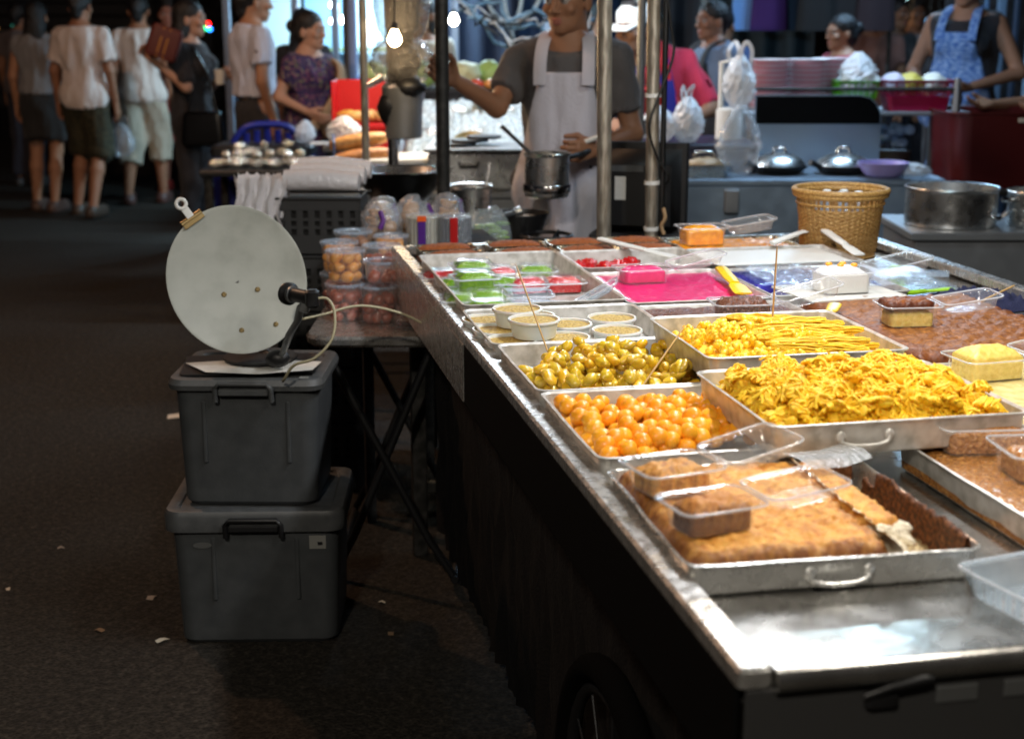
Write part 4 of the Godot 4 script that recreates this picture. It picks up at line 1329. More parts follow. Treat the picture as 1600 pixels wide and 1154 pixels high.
		for q in 13:
			# threads folded over the clump
			g.col = cols[q % 3]
			var pth := []
			var ya := rng.randf() * TAU
			var off := rng.randf_range(-0.011, 0.011)
			var len := rng.randf_range(0.016, 0.024)
			var lift := rng.randf_range(0.008, 0.013)
			for e in 9:
				var u := e / 8.0 * 2.0 - 1.0
				pth.append(Basis(Vector3.UP, ya) * Vector3(u * len, lift * (1.0 - u * u) - 0.003 + 0.0015 * sin(u * 7 + q), off + 0.003 * sin(u * 4.0 + q)))
			g.tube(pth, 0.0021, 5)
		clump.append(g.mesh())
	fill("egg_thread_bed", "bed of golden egg threads under the crinkled clumps", 0.27, 0.632, 0.59, 0.89, 0.906, 0.026, M.floss, 0.011, 1.6, "egg threads", {hf = func(x, z): return 0.036 * (1.0 - pow(x / 0.181, 2.0)) * (1.0 - pow(z / 0.15, 2.0)) + nzc.get_noise_2d(x * 130, z * 130) * 0.012, nx = 64, nd = 56, tint = func(_x, _z, _e): return Color(0.97, 0.6, 0.02)})
	var spot_4 := func():
		return Vector2(rng.randf_range(-0.16, 0.158), rng.randf_range(-0.128, 0.132))
	drop_heap(clump, M.floss, "egg_clump", "crinkled golden egg clump in the heaped near yellow tray", "sweet", "golden egg clumps in the near yellow tray", y2, 295, spot_4, 0.0115, 0.026, 0.4, false, 0.026, Vector3(0.19, 0.034, 0.16))

	# --- right side: brown slab, pale custard, tan sticky rice
	tray("flat baking sheet under the big brown custard slab", 0.775, 1.19, 1.18, 1.765, 0.852, 0.018, M.alu)
	fill("brown_slab", "large brown baked custard slab, glossy and lumpy, at the right", 0.785, 1.18, 1.19, 1.755, 0.8555, 0.032, M.slab, 0.006, 0.28, "custard", {nx = 50, nd = 60, tint = func(x, z, e): return Color(0.55, 0.33, 0.2).lerp(Color(0.95, 0.85, 0.75), clampf((e + 0.01 * sin(x * 90) * sin(z * 70)) / 0.05, 0, 1))})
	clamshell("clear box of layered custard standing on the brown slab", st(0.89, 0.886, 1.45), YAW - 0.1, 0.055, 0.042, 0.045, 172, "right", M.clear)
	block("custard_block", "yellow custard block with browned top, in the box on the slab", st(0.89, 0.889, 1.45), YAW - 0.1, 0.045, 0.032, 0.034, M.cheese, 0.002, null, "custard")
	block("custard_crust", "thick browned crust overhanging the yellow custard block", st(0.885, 0.9235, 1.45), YAW - 0.1, 0.05, 0.034, 0.016, M.slab, 0.006, func(_x, _z, e): return Color(0.75, 0.55, 0.4) if e > 0.008 else Color(0.4, 0.2, 0.1), "custard")
	tray("low tray of pale yellow bean custard at the right", 0.72, 1.2, 0.76, 1.165, 0.852, 0.022, M.alu)
	fill("pale_custard", "smooth pale yellow bean custard sheet", 0.724, 1.196, 0.764, 1.161, 0.8555, 0.018, M.pale, 0.001, 0.3, "custard")
	clamshell("clear box with a pale yellow custard block, on the pale sheet", st(0.85, 0.874, 1.06), YAW + 0.1, 0.062, 0.046, 0.04, 172, "right", M.clear)
	block("pale_block", "pale yellow custard block rising out of its clear box", st(0.85, 0.877, 1.06), YAW + 0.1, 0.053, 0.037, 0.056, M.cheese, 0.003, null, "custard")
	tray("deep aluminium tray of tan sticky rice at the right front", 0.482, 0.86, 0.235, 0.665, 0.852, 0.046, M.alu)
	fill("tan_rice", "tan sticky rice filling the deep tray at the right front", 0.488, 0.854, 0.241, 0.659, 0.857, 0.036, M.tan_rice, 0.004, 0.8, "sticky rice", {nx = 40, nd = 44})
	clamshell("clear box of amber sticky rice, farther one on the tan rice", st(0.585, 0.893, 0.6), YAW - 0.12, 0.068, 0.045, 0.042, 174, "right", M.clear)
	block("amber_rice", "amber sticky rice inside the farther box on the tan rice", st(0.585, 0.896, 0.6), YAW - 0.12, 0.058, 0.035, 0.036, M.tan_rice, 0.003, null, "sticky rice")
	clamshell("clear box of amber sticky rice, nearer one on the tan rice", st(0.62, 0.893, 0.465), YAW - 0.12, 0.075, 0.05, 0.042, 174, "right", M.clear)
	block("amber_rice", "amber sticky rice inside the nearer box on the tan rice", st(0.62, 0.896, 0.465), YAW - 0.12, 0.064, 0.04, 0.036, M.tan_rice, 0.003, null, "sticky rice")
	clamshell("empty bluish clear box lying open at the table's near right", st(0.44, 0.8525, 0.155), YAW + 0.2, 0.09, 0.062, 0.035, 178, "right", mt(Color(0.85, 0.93, 1.0), 0.08, 0.0, {alpha = 0.3, bump = M.lump, bs = 0.04, ts = 12.0}))
	# --- white cake, tools and cloth
	var tb := G.new()
	tb.loft([G.rr(0.12, 0.1, 0.01, 0.0), G.rr(0.12, 0.1, 0.01, 0.003)])
	solo("paper_sheet", tb, M.paper, "white paper under the boxed white cake", "paper", st(0.9, 0.887, 1.81), YAW + 0.1)
	clamshell("clear box with a white cake dotted orange", st(0.9, 0.891, 1.8), YAW + 0.05, 0.062, 0.05, 0.05, 170, "right", M.clear)
	block("white_cake", "white coconut cake with four orange dots", st(0.9, 0.894, 1.8), YAW + 0.05, 0.053, 0.041, 0.056, M.white, 0.002, null, "cake")
	for q in [[-0.022, 0.018], [0.012, 0.02], [-0.004, -0.005], [0.028, -0.006]]:
		var dg := G.new()
		dg.col = Color(0.95, 0.42, 0.03)
		dg.ball(Vector3.ZERO, Vector3(0.0085, 0.005, 0.0075), 10, 6)
		solo("orange_dot", dg, M.yolk, ["orange dot at the white cake's far left", "orange dot at the white cake's far right", "orange dot at the white cake's middle", "orange dot at the white cake's near right"][[-0.022, 0.012, -0.004, 0.028].find(q[0])], "topping", st(0.9 + q[0], 0.9505, 1.8 + q[1]), YAW)
	spatula("yellow plastic spatula leaning between the pink and violet trays", st(0.705, 0.905, 2.05), st(0.665, 0.895, 1.78), M.yellow_plastic, 0.016)
	spatula("yellow spatula lying along the back of the brown slab", st(0.7, 0.893, 1.42), st(0.8, 0.902, 1.6), M.yellow_plastic, 0.011)
	spatula("white plastic scraper leaning on the white pudding tray, right end", st(1.13, 0.93, 2.43), st(1.13, 0.9, 2.2), M.white, 0.013)
	spatula("white plastic scraper pointing at the basket", st(0.98, 0.9, 2.42), st(1.14, 0.93, 2.5), M.white, 0.013)
	spatula("long white plastic scraper lying over the red jelly tray", st(0.53, 0.91, 2.52), st(0.66, 0.9, 2.26), M.white, 0.014)
	var br := thing("pastry_brush", "lime green brush with clear bristles lying on bare steel", "brush", st(1.215, 0.8525, 2.155), YAW - 0.35)
	var g3 := G.new()
	g3.box(Vector3(0, 0.013, 0), Vector3(0.05, 0.026, 0.03), 0.006)
	part("brush_head", g3, M.lime_plastic, br)
	g3 = G.new()
	g3.loft([G.rr(0.05, 0.012, 0.005, 0.003), G.rr(0.05, 0.012, 0.005, 0.016)])
	var hh := part("handle", g3, M.clear_blue, br)
	hh.position.x = 0.076
	spatula("lime green knife handle sticking out right of the white cake box", st(1.0, 0.872, 1.8), st(1.21, 0.87, 1.87), M.lime_plastic, 0.01)
	var cg := G.new()
	var cp := PackedVector3Array()
	var cn := nz(1.1, 12, 4)
	for j in 24:
		for k in 24:
			var x := -0.1 + 0.2 * k / 23.0
			var z := -0.11 + 0.22 * j / 23.0
			var e := minf(minf(k, 23 - k), minf(j, 23 - j)) / 6.0
			cp.append(Vector3(x, 0.003 + clampf(e, 0, 1) * (0.022 + 0.022 * cn.get_noise_2d(x * 100, z * 100)) if e > 0 else 0.0005, z))
	cg.sheet(cp, 24, 24, false)
	solo("blue_cloth", cg, M.denim_blue, "crumpled navy blue cloth at the table's right rim", "cloth", st(1.245, 0.8512, 1.79), YAW + 0.2)
	var ch := G.new()
	ch.tube([Vector3.ZERO, Vector3(0.11, 0.02, -0.06)], [0.003, 0.002], 7)
	solo("chopstick", ch, M.bamboo, "wooden stick lying on the navy cloth", "chopstick", st(1.155, 0.89, 1.63), YAW)
	basket()

func spatula(label: String, a: Vector3, b: Vector3, m: Material, w: float) -> void:
	var o := thing("spatula", label, "spatula", a)
	var d := b - a
	var g := G.new()
	var u := d.cross(Vector3.UP).normalized()
	var up := u.cross(d).normalized()
	var rings := []
	for s in [[0.0, 0.6, 0.7], [0.03, 1.0, 1.0], [0.4, 1.0, 0.8], [0.62, 0.75, 0.7]]:
		var r := PackedVector3Array()
		for k in 10:
			var t := TAU * k / 10
			r.append(d * s[0] + u * cos(t) * w * s[1] + up * (sin(t) * 0.007 * s[2] + 0.004))
		rings.append(r)
	g.loft(rings, true, true, 1.2)
	part("handle", g, m, o)
	g = G.new()
	rings = []
	for s in [[0.6, 0.7], [0.7, 1.25], [0.95, 1.35], [1.0, 1.2]]:
		var r := PackedVector3Array()
		for k in 10:
			var t := TAU * k / 10
			r.append(d * s[0] + u * cos(t) * w * s[1] + up * (sin(t) * 0.0025 + 0.003))
		rings.append(r)
	g.loft(rings, true, true, 1.2)
	part("blade", g, m, o)

func basket() -> void:
	# a woven bamboo basket: round above, square below; real strips go over and under
	var o := thing("bamboo_basket", "woven bamboo basket with a thick rim holding bottles", "basket", st(1.2, 0.8515, 2.49), YAW + 0.5)
	var H := 0.17
	var prof := func(a: float, y: float) -> float:
		var u := y / H
		var r := lerpf(0.083, 0.118, pow(u, 0.75))
		var sq := 1.0 / pow(pow(absf(cos(a)), 5.0) + pow(absf(sin(a)), 5.0), 0.2)
		return r * lerpf(sq * 0.93, 1.0, clampf(u * 1.6, 0, 1))
	var weft := 26
	var staves := 44
	for j in weft:
		var y := 0.006 + (H - 0.042) * j / (weft - 1.0)
		var g := G.new()
		g.col = Color(0.5, 0.3, 0.1).lerp(Color(0.62, 0.42, 0.17), rng.randf())
		var rings := []
		for k in staves * 3 + 1:
			var a := TAU * k / (staves * 3.0)
			var io := 0.0022 * cos(PI * (k / 3.0) + PI * (j % 2))
			var r: float = prof.call(a, y) + io
			var c := Vector3(cos(a), 0, sin(a))
			rings.append(PackedVector3Array([c * (r + 0.001) + Vector3(0, y - 0.0026, 0), c * (r - 0.001) + Vector3(0, y - 0.0026, 0), c * (r - 0.001) + Vector3(0, y + 0.0026, 0), c * (r + 0.001) + Vector3(0, y + 0.0026, 0)]))
		g.loft(rings, false, false, 3.0)
		part("woven_strip", g, M.wicker, o)
	for k in staves:
		var a := TAU * k / staves
		var g := G.new()
		g.col = Color(0.58, 0.37, 0.13).lerp(Color(0.68, 0.47, 0.2), rng.randf())
		var rings := []
		var c := Vector3(cos(a), 0, sin(a))
		var u := Vector3(-sin(a), 0, cos(a))
		for j in 9:
			var y := 0.002 + (H - 0.004) * j / 8.0
			var r: float = prof.call(a, y)
			rings.append(PackedVector3Array([c * (r + 0.0012) + u * 0.0036 + Vector3(0, y, 0), c * (r + 0.0012) - u * 0.0036 + Vector3(0, y, 0), c * (r - 0.001) - u * 0.0036 + Vector3(0, y, 0), c * (r - 0.001) + u * 0.0036 + Vector3(0, y, 0)]))
		g.loft(rings, true, true, 3.0)
		part("stave", g, M.wicker, o)
	for q in [[H + 0.002, 0.121, 0.009], [H + 0.012, 0.125, 0.008], [H - 0.022, 0.117, 0.0035], [0.004, 0.0, 0.004]]:
		var g := G.new()
		g.col = Color(0.66, 0.44, 0.16)
		var ring := []
		for k in 49:
			var a := TAU * k / 48.0
			var r: float = q[1] if q[1] > 0.0 else prof.call(a, 0.004) + 0.002
			ring.append(Vector3(cos(a) * r, q[0], sin(a) * r))
		g.tube(ring, q[2], 8, false)
		part("hoop", g, M.wicker, o)
	var bt := G.new()
	bt.col = Color(0.5, 0.32, 0.12)
	bt.loft([G.rr(0.08, 0.08, 0.03, 0.0), G.rr(0.08, 0.08, 0.03, 0.003)])
	part("bottom", bt, M.wicker, o)
	for k in 7:
		var a := TAU * k / 7.0 + 0.3
		var r := 0.055 if k < 6 else 0.0
		var b := thing("small_bottle", ["clear bottle at the basket's right", "clear bottle behind, in the basket", "clear bottle at the basket's back", "clear bottle at the basket's left", "clear bottle near the basket's front left", "clear bottle near the basket's front", "clear bottle in the middle of the basket"][k], "bottle", o.position + Vector3(cos(a) * r, 0.006, -sin(a) * r), 0.0, "bottles in the bamboo basket")
		var g := G.new()
		g.lathe([[0.02, 0.0], [0.022, 0.004], [0.022, 0.1], [0.01, 0.135], [0.01, 0.152]], 14)
		part("glass", g, M.clear_blue, b)
		g = G.new()
		g.lathe([[0.012, 0.15], [0.012, 0.168], [0.009, 0.17]], 12)
		part("bottle_cap", g, M.white, b)

# ---------- left of the stall ----------
func left_side() -> void:
	# storage bins
	var bl := thing("storage_bin", "lower and larger grey storage bin, standing on the asphalt", "storage bin", F(-0.622, 0, 3.5), 0.03)
	bin(bl, 0.2, 0.165, 0.32, 0.215, 0.18, true, 0.025, 0.03)
	var bu := thing("storage_bin", "upper grey storage bin carrying the satellite dish", "storage bin", F(-0.628, 0.3435, 3.515), -0.02)
	bin(bu, 0.17, 0.15, 0.303, 0.184, 0.165, false, 0.012, 0.018)
	# card and paper under the dish
	var cg := G.new()
	cg.loft([G.rr(0.16, 0.1, 0.01, 0.0), G.rr(0.16, 0.1, 0.01, 0.004)])
	solo("card_sheet", cg, M.black, "dark flat card under the satellite dish", "card", F(-0.64, 0.664, 3.5), 0.12)
	cg = G.new()
	cg.sheet(PackedVector3Array([Vector3(-0.16, 0.002, -0.06), Vector3(0.0, 0.001, -0.09), Vector3(0.17, 0.0, -0.05), Vector3(-0.1, 0.004, 0.05), Vector3(0.02, 0.001, 0.07), Vector3(0.15, 0.003, 0.05)]), 3, 2, false)
	solo("paper_sheet", cg, M.paper, "crooked white paper on the upper bin under the dish", "paper", F(-0.63, 0.671, 3.44), 0.1)
	dish()
	# litter on the ground
	var lits := [[-1.27, 5.42, 0.05, "pale torn paper on the ground left of the bins"], [-0.95, 3.63, 0.016, "small scrap of paper on the asphalt near the bin"], [-1.03, 3.42, 0.014, "tan crumb of litter left of the bins"], [-0.86, 3.36, 0.017, "white sliver of litter at the bin's foot"], [-1.35, 3.69, 0.01, "orange scrap of litter at the far left"], [-1.3, 4.0, 0.01, "pale dot of litter on the open asphalt"], [-0.3, 3.4, 0.012, "grey scrap of litter beside the bins' right"], [-0.34, 3.6, 0.01, "tiny scrap of litter right of the lower bin"]]
	for k in lits.size():
		var q = lits[k]
		var g := G.new()
		g.sheet(PackedVector3Array([Vector3(-q[2], 0.003, -q[2] * 0.5), Vector3(0, 0.007, -q[2] * 0.7), Vector3(q[2], 0.002, -q[2] * 0.4), Vector3(-q[2] * 0.8, 0.002, q[2] * 0.6), Vector3(0.1 * q[2], 0.006, q[2] * 0.5), Vector3(q[2] * 0.9, 0.003, q[2] * 0.5)]), 3, 2, false)
		solo("paper_scrap", g, mt([Color(0.8, 0.74, 0.66), Color(0.6, 0.55, 0.5), Color(0.5, 0.4, 0.3), Color(0.75, 0.75, 0.7)][k % 4], 0.9), q[3], "litter", F(q[0], 0.0, q[1]), k * 1.3, "litter on the asphalt")
	jar_table()
	# black crates, one on another
	for k in 5:
		crate(F(-0.62, k * 0.187, 4.78), 0.04 * sin(k * 3.0), ["lowest black perforated crate of the stack behind the jar table", "second black perforated crate from the ground", "middle black perforated crate of its stack", "black perforated crate under the topmost one", "topmost black perforated crate, holding rolls of white bags"][k])
	for k in 3:
		var r := thing("bag_roll", ["translucent white bag roll, front one on the crate", "translucent white bag roll behind the front one", "translucent white bag roll farthest back on the crate"][k], "bag roll", F(-0.605 + 0.012 * k, 0.955 + 0.012 * k, 4.7 + 0.075 * k), -0.08)
		var g := G.new()
		g.tube([Vector3(-0.12, 0.025, 0), Vector3(0.0, 0.029, 0), Vector3(0.12, 0.022, 0)], [0.034, 0.036, 0.029], 14)
		part("roll", g, M.bag_white, r)
		g = G.new()
		g.tube([Vector3(-0.123, 0.025, 0), Vector3(-0.119, 0.025, 0)], 0.012, 10)
		part("core", g, M.paper, r)
	# a frilled bunch of plastic bags hangs over the crate's left side
	var fb := thing("bag_bunch", "frilled bunch of white plastic bags hanging at the crate's left", "plastic bags", F(-0.8, 0.78, 4.72), 0)
	for k in 9:
		var g := G.new()
		var p := PackedVector3Array()
		var ph := k * 1.7
		for j in 7:
			for q in 15:
				var v := j / 6.0
				var u := q / 14.0 - 0.5
				p.append(Vector3(u * (0.16 - 0.05 * v) + 0.012 * sin(v * 9.0 + ph), 0.21 - v * 0.23 + 0.012 * sin(u * 30.0 + ph) * (1.0 - v), -0.05 + k * 0.012 + 0.014 * sin(u * 24.0 + ph + v * 2.0)))
		g.sheet(p, 15, 7, false)
		part("plastic_bag", g, M.bag_white, fb)

func bin(o: Node3D, w: float, d: float, h: float, lw: float, ld: float, stickers: bool, sk: float, tp: float) -> void:
	var g := G.new()
	var s := 7
	g.loft([G.rr(w - 0.02, d - 0.02, 0.03, 0.001, 4, s), G.rr(w - 0.01, d - 0.01, 0.035, 0.012, 4, s), G.rr(w - 0.004, d - 0.004, 0.035, h * 0.6, 4, s), G.rr(w, d, 0.035, h - 0.012, 4, s), G.rr(w, d, 0.035, h, 4, s)], true, true)
	for x in [-0.1, 0.1]:
		g.box(Vector3(x, h * 0.62, d - 0.002), Vector3(0.01, h * 0.5, 0.006), 0.002)
	part("tub", g, M.bin, o)
	g = G.new()
	g.loft([G.rr(lw - 0.006, ld - 0.006, 0.035, h - sk, 4), G.rr(lw, ld, 0.04, h - sk + 0.002, 4), G.rr(lw + 0.002, ld + 0.002, 0.04, h + tp - 0.016, 4), G.rr(lw - 0.004, ld - 0.004, 0.038, h + tp - 0.003, 4), G.rr(lw - 0.018, ld - 0.018, 0.03, h + tp, 4), G.rr(lw - 0.03, ld - 0.03, 0.028, h + tp - 0.003, 4)], false, false)
	g.loft([G.rr(lw - 0.03, ld - 0.03, 0.028, h + tp - 0.003, 4), G.rr(lw - 0.034, ld - 0.034, 0.028, h + tp - 0.0085, 4)], false, true)
	g.loft([G.rr(lw - 0.006, ld - 0.006, 0.035, h - sk, 4), G.rr(w - 0.002, d - 0.002, 0.035, h - sk + 0.002, 4)], false, false)
	part("lid", g, M.bin_lid, o)
	g = G.new()
	var y := h - 0.005
	var z := ld + 0.005
	var hw := 0.066
	g.tube([Vector3(-hw, y - 0.03, z - 0.002), Vector3(-hw, y + 0.002, z + 0.004), Vector3(-hw + 0.01, y + 0.014, z + 0.004), Vector3(hw - 0.01, y + 0.014, z + 0.004), Vector3(hw, y + 0.002, z + 0.004), Vector3(hw, y - 0.03, z - 0.002)], 0.0065, 8)
	g.box(Vector3(0, y - 0.008, z + 0.001), Vector3(hw * 1.8, 0.016, 0.008), 0.003)
	part("clasp_handle", g, M.black if stickers else M.bin_lid, o)
	if stickers:
		g = G.new()
		g.tube([Vector3(-0.125, h - 0.06, d + 0.0005), Vector3(-0.125, h - 0.06, d + 0.0015)], 0.014, 18)
		var e := part("oval_sticker", g, M.zinc, o)
		e.scale = Vector3(1.6, 0.55, 1)
		e.position = Vector3(0.075, (h - 0.06) * 0.45, 0)
		g = G.new()
		g.box(Vector3(0.15, h - 0.055, d + 0.0005), Vector3(0.04, 0.034, 0.0012), 0.0005)
		part("square_sticker", g, mt(Color(0.5, 0.5, 0.48), 0.7), o)
		g = G.new()
		g.box(Vector3(0.156, h - 0.058, d + 0.0016), Vector3(0.012, 0.008, 0.0008), 0.0002)
		part("sticker_print", g, M.black, o)
	else:
		g = G.new()
		g.box(Vector3(0.14, h + tp, ld - 0.022), Vector3(0.022, 0.001, 0.018), 0.0004)
		part("white_mark", g, mt(Color(0.5, 0.5, 0.48), 0.7), o)

func dish() -> void:
	var o := thing("satellite_dish", "small pale grey satellite dish tilted back on the upper bin", "satellite dish", F(-0.648, 0.672, 3.49))
	var c := Vector3(-0.012, 0.205, 0.0)
	var n := Vector3(0.3, 0.2, 0.93).normalized()
	var b := aim(n, Vector3(-0.3, 0.95, 0))     # y along the axis, z along the long diameter
	b = Basis(b.x, b.y, b.z)
	var T := Transform3D(b, c)
	var g := G.new()
	g.xf = T
	var A := 0.166
	var B := 0.18
	var rings := []
	for q in [[0.0, -0.026], [0.2, -0.025], [0.4, -0.022], [0.6, -0.0165], [0.8, -0.009], [0.95, -0.0015], [0.985, 0.0005], [1.0, 0.0], [1.0, -0.008], [0.985, -0.008], [0.95, -0.0105], [0.8, -0.016], [0.5, -0.026], [0.2, -0.031], [0.0, -0.032]]:
		var r := PackedVector3Array()
		for k in 64:
			var a := TAU * k / 64
			r.append(Vector3(A * q[0] * cos(a), q[1], B * q[0] * sin(a)))
		rings.append(r)
	rings.reverse()
	g.loft(rings, false, false, 1.0)
	part("reflector", g, M.dish, o)
	for q in [[-0.04, -0.039], [0.04, -0.023], [-0.05, -0.133], [0.032, -0.118]]:
		var bg := G.new()
		bg.xf = T
		var e: float = (q[0] / A) * (q[0] / A) + (q[1] / B) * (q[1] / B)
		var y: float = -0.026 * (1.0 - e)
		bg.lathe([[0.0065, y - 0.001], [0.0065, y + 0.0015], [0.0045, y + 0.003], [0.0042, y + 0.0042]], 12)
		var bn := part("bolt", bg, M.brass, o)
		bn.position = T.basis * Vector3(q[0], 0, q[1])
	# arm and receiver head
	var foot := Vector3(0.105, 0.045, 0.09)
	var head := Vector3(0.168, 0.195, 0.165)
	g = G.new()
	strap(g, [foot + Vector3(-0.02, -0.02, -0.05), foot, foot.lerp(head, 0.35), foot.lerp(head, 0.6) + Vector3(0.008, 0, 0.006), head + Vector3(-0.005, -0.02, 0)], Vector3(0.9, 0.1, 0.5), 0.0095, 0.006)
	part("arm", g, M.zinc, o)
	g = G.new()
	g.box(head + Vector3(0.006, -0.012, 0.0), Vector3(0.024, 0.05, 0.03), 0.004, Basis(Vector3.BACK, -0.25))
	part("bracket", g, M.zinc, o)
	var to := (T * Vector3(0, -0.02, -0.01) - head).normalized()
	g = G.new()
	g.tube([head + to * 0.062, head + to * 0.05, head + to * 0.049, head + to * 0.02, head - to * 0.016, head - to * 0.03], [0.026, 0.027, 0.017, 0.0165, 0.0165, 0.014], 18)
	part("receiver", g, M.black, o)
	g = G.new()
	g.tube([head + to * 0.044, head + to * 0.036], 0.02, 18)
	part("collar", g, M.zinc, o)
	g = G.new()
	g.box(head - to * 0.035 + Vector3(0, 0.0, 0), Vector3(0.03, 0.042, 0.034), 0.006)
	part("receiver_box", g, M.black, o)
	g = G.new()
	var e2 := head - to * 0.045
	var pts := [e2, e2 + Vector3(0.028, 0.0, 0.0), e2 + Vector3(0.045, -0.03, 0.012), e2 + Vector3(0.04, -0.085, 0.03), e2 + Vector3(0.0, -0.13, 0.035), e2 + Vector3(-0.05, -0.15, 0.02), e2 + Vector3(-0.075, -0.185, 0.0), e2 + Vector3(-0.085, -0.2, -0.03)]
	g.tube(smooth(pts), 0.0035, 7)
	part("cable", g, M.cable, o)
	g = G.new()
	g.tube(smooth([head + Vector3(-0.005, -0.055, -0.01), head + Vector3(0.04, -0.05, -0.04), head + Vector3(0.12, -0.045, -0.12), head + Vector3(0.22, -0.07, -0.14), head + Vector3(0.3, -0.11, -0.12)]), 0.0032, 7)
	part("cable", g, M.cable, o)
	g = G.new()
	g.tube([Vector3(0.0, 0.004, -0.09), Vector3(0.02, 0.1, -0.075), T * Vector3(0, -0.035, 0)], 0.012, 10)
	g.tube([Vector3(0.02, 0.02, -0.07), Vector3(0.07, 0.012, 0.0), foot + Vector3(-0.02, -0.022, -0.05)], 0.009, 8)
	part("mast", g, M.zinc, o)
	g = G.new()
	g.lathe([[0.09, 0.0005], [0.09, 0.006], [0.03, 0.012]], 24)
	var base := part("foot_plate", g, M.black, o)
	base.position = Vector3(0.03, 0.0055, -0.03)
	g = G.new()
	g.ball(Vector3(0.09, 0.028, 0.075), Vector3(0.03, 0.022, 0.022), 12, 8)
	part("clamp", g, M.black, o)
	# bulldog clip on the rim
	var k := thing("bulldog_clip", "brass bulldog clip gripping the dish's upper left rim", "clip", o.position + T * Vector3(0, 0, 0))
	var dirv := b * Vector3(A * 0.3, 0.0, B * 0.95)
	var outd := dirv.normalized()
	var along := outd.cross(n).normalized()
	var bb := Basis(along, outd, n)
	g = G.new()
	g.xf = Transform3D(bb, dirv * 0.985)
	g.box(Vector3(0, -0.004, 0.004), Vector3(0.056, 0.012, 0.004), 0.001)
	g.box(Vector3(0, -0.004, -0.012), Vector3(0.056, 0.012, 0.003), 0.001)
	g.tube([Vector3(-0.028, 0.004, -0.004), Vector3(0.028, 0.004, -0.004)], 0.0085, 12)
	part("jaw", g, M.brass, k)
	g = G.new()
	g.xf = Transform3D(bb, dirv * 0.985)
	g.box(Vector3(0, 0.022, 0.002), Vector3(0.018, 0.03, 0.003), 0.001)
	var rr2 := []
	for q in 17:
		rr2.append(Vector3(0.0115 * cos(TAU * q / 16), 0.046 + 0.0115 * sin(TAU * q / 16), 0.002))
	g.tube(rr2, 0.0048, 8, false)
	part("grip", g, M.white, k)

func smooth(p: Array, sub := 5) -> Array:
	var out := []
	for j in p.size() - 1:
		var a: Vector3 = p[maxi(j - 1, 0)]
		var b: Vector3 = p[j]
		var c: Vector3 = p[j + 1]
		var d: Vector3 = p[mini(j + 2, p.size() - 1)]
		for k in sub:
			out.append(b.cubic_interpolate(c, a, d, k / float(sub)))
	out.append(p[-1])
	return out

